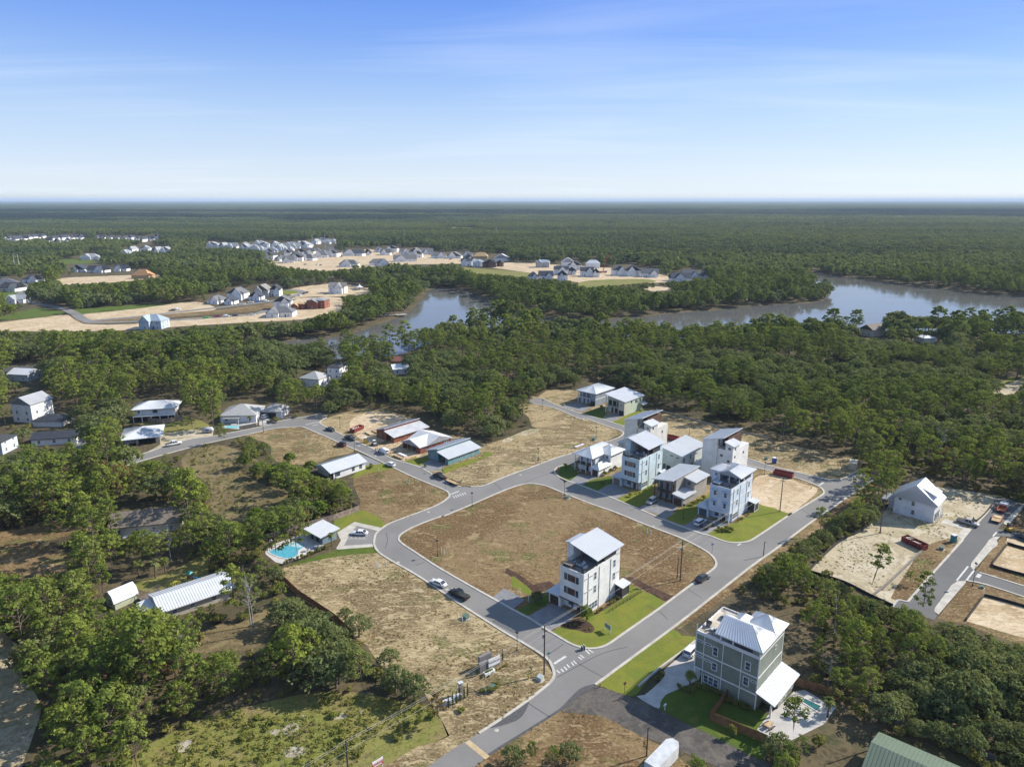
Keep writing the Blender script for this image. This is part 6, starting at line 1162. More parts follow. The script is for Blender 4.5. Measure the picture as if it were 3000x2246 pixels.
v, f = loft([(-2.2, .95, .5, 1.6, .3), (-2.0, 1.0, .45, 2.2, .25), (1.6, 1.0, .45, 2.3, .25), (2.2, .95, .5, 1.6, .3)]); mesh('body', v, f, paint('camper', (.45, .47, .5), .5), o, True); wheels(o, (-.2,), .95, .34); win(o, '-y', -.8, .6, 1.2, 1.8, -1.0, frame=black)

# ================================================================== STREET FURNITURE
def lamp(fr, x, y, label, h=4.6):
    o = empty('street_lamp', g(fr, x, y), 0, label, 'street lamp', 'black street lamps of the estate'); MB().lathe([(.16, 0), (.16, .5), (.07, .6), (.055, h)], 8).build('pole', black, o)
    l_ = MB().lathe([(.12, h), (.36, h+.06), (.38, h+.3), (.1, h+.42)], 10).build('lantern', black, o); MB().lathe([(.3, h-.01), (.3, h+.02)], 10).build('lamp_glass', lamp_w, l_)
for fr_, x_, y_, l_ in (('e', 2162, 1198, 'black street lamp on the centre block opposite the flat trailer'), ('e', 1212, 752, 'black street lamp behind the white bungalow roof'), ('e', 1095, 562, 'black street lamp on the sandy mound lot'), ('e', 1925, 912, 'black street lamp before the teal bungalow'), ('f', 975, 1105, 'black street lamp on the centre block facing the white hipped house'), ('f', 764, 825, 'black street lamp on the straw lot along the middle street'), ('f', 1232, 645, 'black street lamp beside the transformer on the straw lot'), ('f', 800, 415, 'black street lamp at the dead end facing the blue-grey house'), ('f', 1985, 618, 'black street lamp on the lot behind the cream tower'), ('j', 1752, 540, 'black street lamp on the centre block opposite the pool club'), ('m', 679, 340, 'black street lamp beside the slim cypress of the entrance sign'), ('h', 108, 940, 'black street lamp beside the red dumpster on the back street'), ('g', 1293, 1625, 'black street lamp on the lawn of the taupe house'), ('C', 8, 1185, 'black street lamp by the drive of the pale blue tower house'), ('q', 1652, 1212, 'tall black street lamp at the corner of the new side lane')):
    lamp(fr_, x_, y_, l_, 6.2 if fr_ == 'q' else 4.6)
pole_m = mat('pole_wood', (.085, .07, .058), .9); wire_m = mat('wire', (.42, .41, .39), .6)
PH = 11.7; tops = [('k', 990, 1000), ('m', 935, 92), ('l', 1842, 292), ('C', 1745, 452)]
bases = [Vector((*g(f_, x_, y_, PH), 0)) for f_, x_, y_ in tops]; bases = [bases[0]*2 - bases[1]] + bases
roadside = (bases[3]-bases[2]).normalized(); side = Vector((-roadside.y, roadside.x, 0))
labs = ['utility pole beyond the meadow', 'wooden utility pole in the weedy meadow behind the red sale sign', 'wooden utility pole at the entrance corner beside the white cabinet', 'wooden utility pole on the centre block near the dark sedan', 'wooden utility pole on the lawn edge of the pale blue tower house', 'wooden utility pole past the road junction']
for k, p in enumerate(bases):
    if k == 0: continue
    o = empty('utility_pole', p, math.atan2(side.y, side.x), labs[k], 'utility pole'); MB().lathe([(.17, 0), (.12, PH)], 8).build('pole', pole_m, o)
    MB().bar((-.9, 0, PH-1.3), (.9, 0, PH-1.3), .1, .12).build('crossarm', pole_m, o)
    if k in (2, 3): MB().lathe([(.22, PH-3.2), (.24, PH-3.1), (.24, PH-2.4), (.2, PH-2.3)], 10, (.35, 0)).build('transformer_can', mat('can_grey', (.4, .42, .43), .5), o)
for k, (off, dz) in enumerate(((0, 0), (-.85, -1.2), (.85, -1.2))):
    mb = MB()
    for a_, b_ in zip(bases[:-1], bases[1:]):
        pts = []
        for i in range(11):
            t_ = i/10; q = a_.lerp(b_, t_) + side*off; pts.append((q.x, q.y, PH + dz - 4*.55*t_*(1-t_)))
        mb.tube(pts, .02, 4)
    tag(mb.build('power_line', wire_m), ('topmost power line strung along the main road', 'power line strung on the street side of the crossarms', 'power line strung on the house side of the crossarms')[k], 'power line')
for fr_, bx, by, h_, l_ in (('e', 475, 600, 8.5, 'slim wooden pole beside the fenced straw lot'), ('d', 1555, 700, 9, 'wooden pole in the sandy yard by the raised house'), ('l', 1780, 712, 5.8, 'short guy post next to the utility pole on the centre block'), ('h', 100, 1600, 4.5, 'short wooden post in the brush strip'), ('p', 628, 1530, 6.5, 'dark post with meter box by the green barn'), ('E', 300, 740, 6.0, 'wooden light post beside the cargo trailer')):
    o = empty('wooden_pole', g(fr_, bx, by), 0, l_, 'pole'); MB().lathe([(.13, 0), (.1, h_)], 7).build('pole', pole_m, o); MB().bar((0, 0, h_-.2), (.5, 0, h_), .08).build('bracket', pole_m, o)
for fr_, x_, y0_, y1_, h_ in (('r', 877, 322, 215, 30), ('r', 976, 300, 215, 28), ('r', 1618, 238, 175, 28), ('t', 210, 640, 460, 26), ('t', 265, 625, 440, 26), ('b', 1005, 300, 250, 26), ('b', 1425, 265, 225, 26)):
    o = empty('transmission_pole', g(fr_, x_, y0_), 0, 'tall pale transmission pole rising over the far pine woods', 'utility pole', 'transmission poles in the far woods'); pm_ = mat('galvanised', (.55, .57, .58), .5, .3)
    MB().lathe([(.55, 0), (.28, h_)], 8).build('pole', pm_, o); MB().bar((-3, 0, h_-2), (3, 0, h_-2), .25).build('crossarm', pm_, o)
pvc = mat('pvc_white', (.78, .79, .80), .4)
for fr_, L_ in (('j', [(1215, 635), (1232, 646), (1543, 836), (1590, 862), (1932, 1088), (1972, 1122), (1787, 512), (1810, 523), (1302, 630), (2043, 1100)]), ('e', [(815, 638), (826, 640), (975, 722), (1005, 724), (1632, 1005), (1656, 1016), (1785, 1085), (1405, 912)]), ('f', [(960, 1128), (995, 1142), (1645, 1412), (1672, 1424), (748, 830), (1200, 640), (2018, 640)]), ('l', [(1457, 228), (1496, 244), (85, 880), (177, 968)])):
    for x_, y_ in L_:
        o = MB().lathe([(.08, 0), (.08, 1.35), (.11, 1.36), (.11, 1.5)], 8).build('utility_pipe', pvc); o.location = (*g(fr_, x_, y_), 0); tag(o, 'white plastic utility pipe standing in a vacant lot', 'pipe', 'white utility pipes of the vacant lots')
tg = mat('transformer_green', (.16, .24, .17), .5)
for fr_, x_, y_, s_, l_ in (('j', 2000, 1088, 1.1, 'green transformer cabinet on the straw field by the road'), ('f', 1215, 660, 1.1, 'dark green transformer beside the lamp on the straw lot'), ('f', 1003, 1128, 1.0, 'pale green transformer beneath the lamp on the centre block'), ('x', 910, 1530, 1.0, 'green transformer in the round shrub bed'), ('x', 690, 1600, .8, 'pale cabinet in the round shrub bed'), ('C', 1450, 150, 1.0, 'green transformer on the lot behind the back street'), ('q', 1350, 858, 1.0, 'grey-green transformer on the verge of the new street'), ('q', 1745, 1232, .7, 'small dark green cabinet by the tall lamp'), ('f', 970, 380, .9, 'green bin cabinet at the dead end'), ('m', 893, 600, 1.0, 'white-topped equipment cabinet at the foot of the corner utility pole')):
    o = empty('transformer_cabinet', g(fr_, x_, y_), YAW, l_, 'transformer'); mm = tg if 'white' not in l_ else mat('cabinet_pale', (.55, .60, .56), .5)
    MB().prism([(-.6*s_, -.5*s_), (.6*s_, -.5*s_), (.6*s_, .5*s_), (-.6*s_, .5*s_)], .06, [.75*s_, .75*s_, 1.05*s_, 1.05*s_]).build('cabinet', mm, o); MB().box(-.8*s_, .8*s_, -.7*s_, .7*s_, 0, .06).build('pad', concrete, o)
for fr_, x_, y_, c_, l_ in (('m', 788, 592, (.62, .38, .02), 'yellow fire hydrant in the dry grass by the entrance'), ('e', 947, 492, (.50, .03, .04), 'red fire hydrant at the end of the narrow road'), ('e', 700, 565, (.62, .38, .02), 'yellow hydrant on the edge of the fenced straw lot'), ('h', 487, 1055, (.62, .38, .02), 'yellow hydrant on the bare corner lot')):
    o = empty('fire_hydrant', g(fr_, x_, y_), 0, l_, 'hydrant'); hm = mat('hydrant_%.2f' % c_[1], c_, .4); MB().lathe([(.2, 0), (.2, .06), (.14, .1), (.14, .6), (.17, .62), (.12, .78), (.03, .86)], 10).build('barrel', hm, o); MB().tube([(-.26, 0, .45), (.26, 0, .45)], .08, 8).build('outlet', hm, o)
def road_sign(fr, x, y, label, col, kind='name', h=2.5):
    o = empty('road_sign', g(fr, x, y), R(20), label, 'sign'); MB().lathe([(.04, 0), (.04, h)], 6).build('post', black, o); m_ = mat('sign_%.2f_%.2f' % (col[0], col[2]), col, .4)
    if kind == 'name': MB().box(-.5, .5, -.02, .02, h, h+.22).box(-.02, .02, -.5, .5, h+.24, h+.46).build('name_plate', m_, o)
    else:
        mb = MB(); n_ = [(.36*math.cos(R(22.5+45*i)), .36*math.sin(R(22.5+45*i))) for i in range(8)]; v = [(a, -.03, h+b_) for a, b_ in n_] + [(a, .0, h+b_) for a, b_ in n_]
        pl = mesh('sign_plate', v, [tuple(range(8)), tuple(range(15, 7, -1))] + [(i, i+8, (i+1) % 8+8, (i+1) % 8) for i in range(8)], m_, o); text('STOP', pl, (0, -.035, h-.09), (R(90), 0, 0), .26, white)
    return o
def text(s_, par, loc, rot, size, m_, shear=0, align='CENTER'):
    cu = bpy.data.curves.new('lettering', 'FONT'); cu.body = s_; cu.size = size; cu.align_x = align; cu.shear = shear; cu.extrude = .004; cu.resolution_u = 2; cu.materials.append(m_)
    tmp = bpy.data.objects.new('lettering_curve', cu); COL.objects.link(tmp); bpy.context.view_layer.update(); me = bpy.data.meshes.new_from_object(tmp.evaluated_get(bpy.context.evaluated_depsgraph_get())); bpy.data.objects.remove(tmp)
    o = bpy.data.objects.new('lettering', me); link(o, par); o.location = loc; o.rotation_euler = rot; return o
road_sign('m', 972, 455, 'street-name sign with blue-green plates at the entrance corner', (.03, .28, .32)); road_sign('l', 2155, 440, 'street-name sign with blue plates at the end of the row street', (.03, .12, .45)); road_sign('h', 525, 1022, 'street-name sign with blue plates at the back street junction', (.03, .14, .42)); road_sign('e', 1945, 1060, 'street-name sign with blue plates beside the parked trailer', (.03, .10, .40))
road_sign('m', 1673, 722, 'red octagonal stop sign on the lawn beside the gravel drive', (.45, .03, .03), 'stop', 2.2); road_sign('f', 925, 930, 'red stop sign at the corner of the white hipped house lawn', (.46, .03, .04), 'stop', 2.2)
o = MB().lathe([(.09, 0), (.09, .9), (.02, .98)], 8).build('marker_post', mat('marker_red', (.50, .08, .03), .6)); o.location = (*g('m', 1447, 672), 0); tag(o, 'orange-red marker post where the gravel meets the road', 'post')
# entrance sign
pA, pB = Vector((*g('x', 770, 905), 0)), Vector((*g('x', 1160, 720), 0)); yw = math.atan2(pB.y-pA.y, pB.x-pA.x); L_ = (pB-pA).length; o = empty('entrance_sign', pA, yw, 'grey and white entrance sign wall with script lettering and planter', 'sign'); gw = mat('sign_grey_board', (.20, .19, .185), .8, var=.1)
MB().box(-.1, L_, 0, .5, 0, .75).box(-2.0, .0, .05, .75, 0, 2.15).box(-1.4, 1.6, 1.0, 1.6, 0, 3.0).build('grey_wall', gw, o); bd = box('white_board', .1, L_-.05, -.12, -.02, .62, 2.45, white, o)
text('Wildwood', bd, (L_/2+.02, -.13, 1.25), (R(90), 0, 0), .95, mat('sign_ink', (.04, .045, .06), .5), .35)
pl = box('planter', -1.7, .8, -1.5, -.6, 0, .65, white, o); link(bpy.data.objects.new('planter_grass', leaf_mesh('planter_grass', [cards((-.45, -1.05, .75), (1.1, .35, .22), 160, .14, .6, R5(140))], bright_leaf)), pl)
cyp_leaf = leaf_mat('cypress_leaves', [(.03, .055, .02), (.045, .075, .025), (.06, .09, .03), (.03, .05, .02)], .1, False)
def cypress(i):
    r = R5(500+i); bl = [cards((0, 0, h_), (.2*w_, .2*w_, .3), 40, .1, .2, r) for h_, w_ in ((.4, .9), (.8, 1.1), (1.2, 1.05), (1.6, .9), (2.0, .7), (2.4, .45), (2.75, .25))]
    return leaf_mesh('foliage', bl, cyp_leaf), trunk_mesh('trunk', [([(0, 0, 0), (0, 0, 2.4)], [.05, .02])], bark)
CYP = [cypress(i) for i in range(2)]
for fr_, L2 in (('y', [(598, 1265), (732, 1182), (852, 1108), (972, 1052), (1106, 956), (1216, 886)]), ('x', [(425, 1090), (1240, 620)])):
    for i_, (x_, y_) in enumerate(L2):
        e_ = empty('cypress', g(fr_, x_, y_), i_, 'slim clipped cypress in the row before the white mail kiosk' if fr_ == 'y' else ('slim cypress at the planter end of the entrance sign' if i_ == 0 else 'slim cypress at the street end of the entrance sign'), 'cypress', 'cypress row' if fr_ == 'y' else None); e_.scale = (1, 1, .95+.1*(i_ % 2))
        for me_, n_ in zip(CYP[i_ % 2], ('foliage', 'trunk')): link(bpy.data.objects.new(n_, me_), e_)
c, yw, L_ = between('y', (470, 1230), (1080, 930)); o = empty('mail_kiosk', (c.x, c.y, 0), yw, 'white stepped mail kiosk walls with a tall grey column behind the cypresses', 'kiosk')
for k in range(4): box('wall_block', -L_/2+k*L_/4, -L_/2+(k+.88)*L_/4, .2, 1.0, 0, .9 - .12*(k % 2), mat('kiosk_grey', (.55, .57, .60), .7), o)
box('column', L_/2-.2, L_/2+.5, 1.0, 1.5, 0, 2.7, gw, o); box('column_cap', L_/2-.35, L_/2+.65, .85, 1.65, 2.7, 2.85, mat('kiosk_grey', (.55, .57, .60), .7), o)
# sale sign, real-estate board, A-frame, mailbox
pA, pB = Vector((*g('k', 1235, 1210, 2.2), 0)), Vector((*g('k', 1332, 1152, 2.2), 0)); yw = math.atan2(pB.y-pA.y, pB.x-pA.x); L_ = (pB-pA).length; o = empty('sale_sign', pA, yw, 'red and white FOR SALE board on two posts at the meadow edge', 'sign')
bd = box('board', 0, L_, -.04, .04, .9, 1.75, mat('sign_red', (.50, .02, .025), .5), o); box('top_strip', 0, L_, -.045, .045, 1.75, 2.2, white, o); text('FOR SALE', bd, (L_/2, -.05, 1.38), (R(90), 0, 0), .44, white); box('number_strip', .3, L_-.3, -.05, -.04, 1.05, 1.25, white, o)
for x_ in (.1, L_-.1): post(o, x_, .09, 0, 2.2, white, .1)
pA, pB = Vector((*g('m', 1490, 140), 0)), Vector((*g('m', 1553, 186), 0)); yw = math.atan2(pB.y-pA.y, pB.x-pA.x); o = empty('property_sign', pA, yw, 'grey property signboard on white posts on the corner lawn', 'sign'); box('board', 0, 1.9, -.03, .03, .9, 2.0, mat('board_grey', (.30, .33, .36), .6), o)
for x_ in (0, 1.9): post(o, x_, .08, 0, 2.1, white, .1)
o = empty('sandwich_board', g('m', 1290, 325), R(-60), 'black and white folding pavement sign at the kerb', 'sign')
for s_ in (-1, 1): MB().prism([(-.35, s_*.3-.02), (.35, s_*.3-.02), (.35, s_*.3+.02), (-.35, s_*.3+.02)], .02, 1.1).build('panel', mat('panel_dark', (.06, .07, .09), .5), o); MB().box(-.4, .4, s_*.3-.03, s_*.3+.03, 1.02, 1.14).box(-.4, -.34, s_*.3-.03, s_*.3+.03, .02, 1.02).box(.34, .4, s_*.3-.03, s_*.3+.03, .02, 1.02).build('frame', white, o)
o = empty('mailbox', g('n', 150, 1130), YAW, 'white mailbox on a post beside the pale drive', 'mailbox'); post(o, 0, 0, 0, 1.0, white, .14); MB().box(-.15, .15, -.4, .3, 1.0, 1.25).tube([(0, -.4, 1.25), (0, .3, 1.25)], .15, 10).build('box', white, o)
# fences
def fence(fr_pts, label, m_, h=1.9, bw=.3, mx=300):
    P_ = [Vector((*g(*p), 0)) for p in fr_pts]; o = empty('plank_fence', P_[0], 0, label, 'fence'); bmesh_ = None; k = 0; mb = MB().box(0, bw-.015, -.02, .02, .05, h).build('plank', m_, o); me = mb.data; bpy.data.objects.remove(mb); rb = MB()
    for a_, b_ in zip(P_[:-1], P_[1:]):
        d = b_-a_; n = int(d.length/bw); an = math.atan2(d.y, d.x)
        for i in range(n):
            q = bpy.data.objects.new('plank', me); link(q, o); p_ = a_ + d*(i/n) - P_[0]; q.location = (p_.x, p_.y, random.uniform(-.03, .03)); q.rotation_euler = (0, 0, an + random.uniform(-.02, .02)); k += 1
        A_, B_ = a_-P_[0], b_-P_[0]
        for z_ in (.4, h-.35): rb.bar((A_.x, A_.y, z_), (B_.x, B_.y, z_), .1)
    rb.build('rail', m_, o); return o
fw = mat('weathered_plank', (.33, .255, .20), .9, var=.25, scale=1.2); fb = mat('brown_plank', (.27, .13, .06), .8, var=.2, scale=1.2); fg = mat('grey_plank', (.16, .15, .145), .9, var=.2, scale=1.2)
fence([('j', 1000, 112), ('j', 1064, 140), ('j', 838, 224), ('j', 560, 300), ('j', 215, 410)], 'long weathered plank fence behind the pool club', fw, 2.0, .33)
fence([('n', 742, 985), ('n', 563, 1222), ('n', 1090, 1440)], 'brown plank fence around the side garden of the green-grey house', fb, 1.9, .3); fence([('n', 1330, 905), ('n', 1560, 960), ('n', 1760, 1045)], 'brown plank fence behind the small pool', fb, 1.9, .3)
fence([('j', 358, 728), ('j', 530, 892), ('j', 830, 1092), ('j', 1015, 1258)], 'brown plank fence along the edge of the straw field', fb, 1.8, .33); fence([('p', 730, 1300), ('p', 1150, 1450), ('p', 1600, 1660)], 'dark grey plank fence behind the green barn', fg, 2.1, .33)
fence([('d', 1200, 655), ('d', 1310, 668), ('d', 1480, 635)], 'grey slatted fence below the raised white house', fw, 2.2, .35); fence([('e', 280, 575), ('e', 420, 550)], 'dark garden fence along the patio of the hipped house', fg, 1.6, .33); fence([('e', 500, 525), ('e', 720, 480)], 'dark garden fence beside the pyramid-roofed garage', fg, 1.4, .33)
def strip(name, spec, w, h, m_, label, cat): o = ribbon(name, line_of(spec, 3), w, 0, h, m_); tag(o, label, cat); return o
strip('garden_wall', [('m', [(1802, 668), (2000, 500), (2212, 345)]), ('n', [(430, 500)])], .35, .45, concrete, 'low white block wall edging the pale drive', 'wall')
sf = mat('silt_fabric', (.025, .025, .027), .8)
for L2, l_ in (([(65, 1078), (400, 1182), (660, 1312), (880, 1412)], 'black silt fence along the wooded edge of the sandy lot'), ([(70, 1070), (200, 932), (400, 762), (560, 692), (720, 562)], 'dark silt fence along the brush edge of the sandy lot'), ([(1765, 1312), (1900, 1345), (2300, 1460)], 'black silt fence at the top of the lower building pad'), ([(1765, 1315), (1680, 1430), (1590, 1552)], 'black silt fence down the side of the lower building pad'), ([(1992, 815), (1920, 905), (1848, 1004), (1900, 1045), (2300, 1152)], 'black silt fence around the middle building pad'), ([(1985, 805), (2100, 840), (2300, 890)], 'black silt fence between the two upper building pads'), ([(1870, 395), (1800, 490), (1690, 590), (1660, 560)], 'dark silt sock beside the new street')):
    strip('silt_fence', [('q', L2)], .12, .75, sf, l_, 'fence')
strip('erosion_sock', [('q', [(1165, 870), (1000, 1030), (820, 1200), (680, 1308)])], .5, .4, mat('sock_grey', (.20, .18, .15), .9), 'grey erosion sock across the sandy lot', 'erosion sock')
strip('silt_fence', [('g', [(1000, 445), (1500, 580), (1900, 680), (2208, 748)])], .12, .7, mat('silt_tan', (.45, .38, .28), .8), 'pale silt fence along the wood behind the back lots', 'fence')
o = empty('garden_fence', g('l', 1045, 1085), 0, 'thin black iron fence on the corner lawn of the white tower house', 'fence'); B_ = Vector((*g('l', 1425, 850), 0)) - o.location
rail(o, [(0, 0), (B_.x, B_.y)], .02, 1.1)
# dumpsters, toilets, container, lumber
dr = mat('dumpster_red', (.24, .035, .03), .6, var=.2, scale=1.5)
def dumpster(fr, a, b_, label, z=.03, H_=1.55, fill=False):
    c, yw, L_ = between(fr, a, b_); o = empty('roll_off_dumpster', (c.x, c.y, z), yw, label, 'dumpster'); h_ = 3.3; w_ = 1.2
    MB().box(-h_, h_, -w_, w_, .2, .3).box(-h_, h_, -w_, -w_+.08, .3, H_).box(-h_, h_, w_-.08, w_, .3, H_).box(-h_, -h_+.08, -w_+.08, w_-.08, .3, H_).box(h_-.08, h_, -w_+.08, w_-.08, .3, H_).build('bin', dr, o); mb = MB()
    for k in range(9):
        x = -h_+.3+k*.75
        for s_ in (-1, 1): mb.box(x-.05, x+.05, s_*w_-(.0 if s_ > 0 else .07), s_*w_+(.07 if s_ > 0 else 0), .3, H_-.05)
    mb.build('ribs', dr, o); MB().box(-h_-.04, h_+.04, -w_-.05, -w_+.09, H_, H_+.1).box(-h_-.04, h_+.04, w_-.09, w_+.05, H_, H_+.1).build('top_rail', dr, o)
    for x in (-2.6, 2.6): MB().tube([(x, -.8, .12), (x, .8, .12)], .12, 8).build('roller', black, o)
    if fill:
        mb = MB(); r = R5(600)
        for k in range(16): x, y = r.uniform(-2.6, 1.2), r.uniform(-.7, .7); mb.bar((x-.6, y-.3, .9+r.uniform(0, .6)), (x+.6, y+.3, 1.0+r.uniform(0, .7)), .25, .06)
        mb.build('debris', mat('debris', (.6, .55, .47), .9), o)
dumpster('g', (1072, 742), (1238, 778), 'red roll-off dumpster standing on the back street behind the cream tower'); dumpster('h', (182, 932), (342, 966), 'red roll-off dumpster on the back street near the blue toilet', ZR); dumpster('q', (985, 772), (1192, 868), 'red roll-off dumpster with rubble on the sandy lot', .03, 1.6, True); dumpster('w', (150, 520), (430, 390), 'red roll-off dumpster filled with scrap on the sandy mound lot', .04, 1.6, True)
for fr_, x_, y_, c_, l_ in (('w', 555, 850, (.66, .47, .03), 'yellow portable toilet at the building site'), ('q', 1465, 785, (.03, .28, .30), 'teal portable toilet on the verge of the new street'), ('h', 187, 846, (.02, .10, .42), 'blue portable toilet beside the back street')):
    o = empty('portable_toilet', g(fr_, x_, y_), R(20), l_, 'portable toilet'); tm = mat('toilet_%.2f' % c_[2], c_, .5); MB().box(-.58, .58, -.58, .58, .1, 2.1).build('cabin', tm, o); MB().prism([(-.62, -.62), (.62, -.62), (.62, .62), (-.62, .62)], 2.1, 2.3).build('roof', white, o); box('door', -.4, .4, -.62, -.58, .15, 2.0, tm, o); box('skid', -.65, .65, -.65, .65, 0, .1, black, o)
c, yw, L_ = between('h', (775, 915), (878, 878)); o = empty('shipping_container', (*g('h', 822, 885), 0), R(60), 'tan shipping container with open doors at the end of the back street', 'container'); tn_ = mat('container_tan', (.50, .44, .34), .6, var=.1); MB().box(-2.6, 2.6, -1.25, 1.25, .1, 2.55).build('body', tn_, o); mb = MB()
for k in range(14): mb.box(-2.5+k*.38, -2.35+k*.38, -1.3, -1.25, .2, 2.45)
mb.build('corrugation', tn_, o); MB().box(-2.62, 2.62, -1.27, 1.27, 2.55, 2.62).build('roof', mat('container_roof', (.60, .54, .42), .6), o); MB().box(2.6, 2.66, -2.4, -1.25, .1, 2.5).build('door', tn_, o)
def lumber(fr, a, b_, label, m_=wood_raw, w_=1.2, h_=.5, n=5):
    c, yw, L_ = between(fr, a, b_); o = empty('lumber_stack', (c.x, c.y, .03), yw, label, 'lumber stack')
    for k in range(n):
        for z_ in range(2): box('board', -L_/2+random.uniform(-.1, .1), L_/2+random.uniform(-.1, .1), -w_/2+k*w_/n, -w_/2+(k+.92)*w_/n, .1+z_*h_/2, .1+(z_+.94)*h_/2, m_, o)
    MB().box(-L_/3-.1, -L_/3+.1, -w_/2, w_/2, 0, .1).box(L_/3-.1, L_/3+.1, -w_/2, w_/2, 0, .1).build('bearer', wood_brown, o)
lumber('w', (600, 520), (790, 610), 'stack of pale plywood beside the red-sheathed shell', mat('plywood', (.60, .46, .28), .8), 2.0, .5, 3); lumber('w', (790, 470), (960, 560), 'stack of grey-edged boards against the red-sheathed shell'); lumber('w', (1490, 1270), (1760, 1385), 'stack of yellow planks by the street at the building site'); lumber('w', (1640, 1220), (1860, 1310), 'stack of white wrapped boards by the building site', mat('wrapped', (.75, .76, .76), .6), 1.2, .5, 3); lumber('w', (1360, 1180), (1540, 1140), 'low pile of straw-coloured boards beside the van', wood_raw, .9, .3, 3); lumber('w', (1880, 1390), (2208, 1290), 'pale timber laid along the verge of the gabled shell', wood_raw, .8, .25, 3); lumber('h', (700, 955), (745, 930), 'short stack of boards in front of the shipping container', wood_raw, .8, .4, 3); lumber('f', (1060, 722), (1130, 698), 'pale pipe bundle lying on the straw lot', pvc, .8, .4, 3)
# ================================================================== POOLS AND YARDS
def pool_water(name, col):
    m_, t_, b_, o_ = nodes(name); f_ = noise(t_, 1.2, 3); t_.links.new(mixc(t_, rng_(t_, f_, .35, .65), col, tuple(min(1, c*1.25) for c in col)), b_.inputs['Base Color']); b_.inputs['Roughness'].default_value = .12; bump(t_, b_, noise(t_, 2.2, 2), .12, .1); return m_
pl_ = spline(gs('v', [(190, 650), (300, 612), (430, 580), (560, 512), (700, 468), (850, 468), (925, 515), (915, 570), (850, 610), (800, 650), (790, 720), (700, 785), (560, 806), (430, 785), (300, 740), (200, 690)]), 3, True)
o = empty('swimming_pool', pl_[0], 0, 'curved turquoise swimming pool of the club with shallow shelf', 'pool'); rel = [(x-pl_[0][0], y-pl_[0][1]) for x, y in pl_]; sheet('water_surface', rel, ZD+.03, pool_water('pool_turquoise', (.075, .29, .37)), o); ribbon('coping', rel, .4, ZD, ZD+.09, mat('coping', (.62, .58, .54), .7), o, True)
sh_ = spline([(x-pl_[0][0], y-pl_[0][1]) for x, y in gs('v', [(560, 530), (700, 485), (840, 480), (900, 520), (880, 565), (800, 580), (680, 560)])], 3, True); sheet('shallow_shelf', sh_, ZD+.05, pool_water('pool_pale', (.29, .43, .46)), o)
pl2 = gs('n', [(1440, 1022), (1600, 1098), (1548, 1145), (1412, 1058)]); o = empty('plunge_pool', pl2[0], 0, 'small rectangular dark teal pool behind the green-grey house', 'pool'); rel = [(x-pl2[0][0], y-pl2[0][1]) for x, y in pl2]; sheet('water_surface', rel, ZD+.03, pool_water('pool_teal', (.015, .085, .08)), o); ribbon('coping', rel, .35, ZD, ZD+.09, mat('coping', (.62, .58, .54), .7), o, True)
o = empty('garden_pool', g('d', 1880, 690), 0, 'turquoise garden pool on the patio of the hipped house', 'pool'); sheet('water_surface', [(-3, -2), (3, -2), (3, 1.5), (-3, 1.5)], .08, pool_water('pool_turquoise2', (.16, .45, .50)), o); ribbon('coping', [(-3, -2), (3, -2), (3, 1.5), (-3, 1.5)], .3, .02, .12, concrete, o, True)
lg = mat('lounger_grey', (.45, .47, .50), .7)
for x_, y_, l_ in ((930, 660, 'grey sun lounger on the pool edge'), (1130, 590, 'pale sun lounger next to the pool hedge')):
    o = empty('sun_lounger', (*g('v', x_, y_), ZD), R(10), l_, 'lounger'); MB().box(-.9, .4, -.35, .35, .25, .35).build('seat', lg, o); MB().prism([(.4, -.35), (1.0, -.35), (1.0, .35), (.4, .35)], [.25, .6, .6, .25], [.35, .75, .75, .35]).build('backrest', lg, o)
    for sx in (-.8, .3):
        for sy in (-.3, .3): MB().box(sx-.04, sx+.04, sy-.04, sy+.04, 0, .25).build('leg', white, o)
mb = MB(); mb.tube([(.4*math.cos(2*math.pi*i/12), 0, 1.2+.4*math.sin(2*math.pi*i/12)) for i in range(13)], .09, 6); e_ = empty('life_ring', g('v', 235, 520), 0, 'white life ring on a post at the pool fence', 'life ring'); mb.build('ring', white, e_); post(e_, 0, .1, 0, 1.6, white, .08)
hedge_pts = spline(gs('v', [(510, 925), (700, 850), (930, 780), (1080, 715), (1220, 660), (1360, 600)]), 3)
for k, p_ in enumerate(hedge_pts):
    e_ = empty('hedge_plant', p_, k, 'small clipped shrub in the row along the pool deck', 'shrub', 'pool hedge plants'); s_ = .42+.1*(k % 3); e_.scale = (s_*.7, s_*.7, s_*1.1)
    for me_, n_ in zip(SHRUBS[k % 4], ('foliage', 'stem')): link(bpy.data.objects.new(n_, me_), e_)
def small_shrubs(fr, L2, label, group, s_=.4, src=None):
    for k, (x_, y_) in enumerate(L2):
        e_ = empty('garden_shrub', g(fr, x_, y_), k*1.3, label, 'shrub', group); q = s_*(.85+.3*((k*7) % 5)/5); e_.scale = (q, q, q)
        for me_, n_ in zip((src or SHRUBS)[k % len(src or SHRUBS)], ('foliage', 'stem')): link(bpy.data.objects.new(n_, me_), e_)
small_shrubs('l', [(918, 1085), (968, 1055), (1065, 990), (1098, 970), (1145, 935), (1190, 905), (1225, 885)], 'round clipped shrub in the bed along the white tower house', 'shrubs beside the white tower house', .38); small_shrubs('l', [(560, 1210), (620, 1235), (680, 1215), (740, 1245), (840, 1260), (800, 1270)], 'low ornamental grass in the corner mulch bed', 'corner bed plants', .35, [(w[0], w[1]) for w in WEEDS])
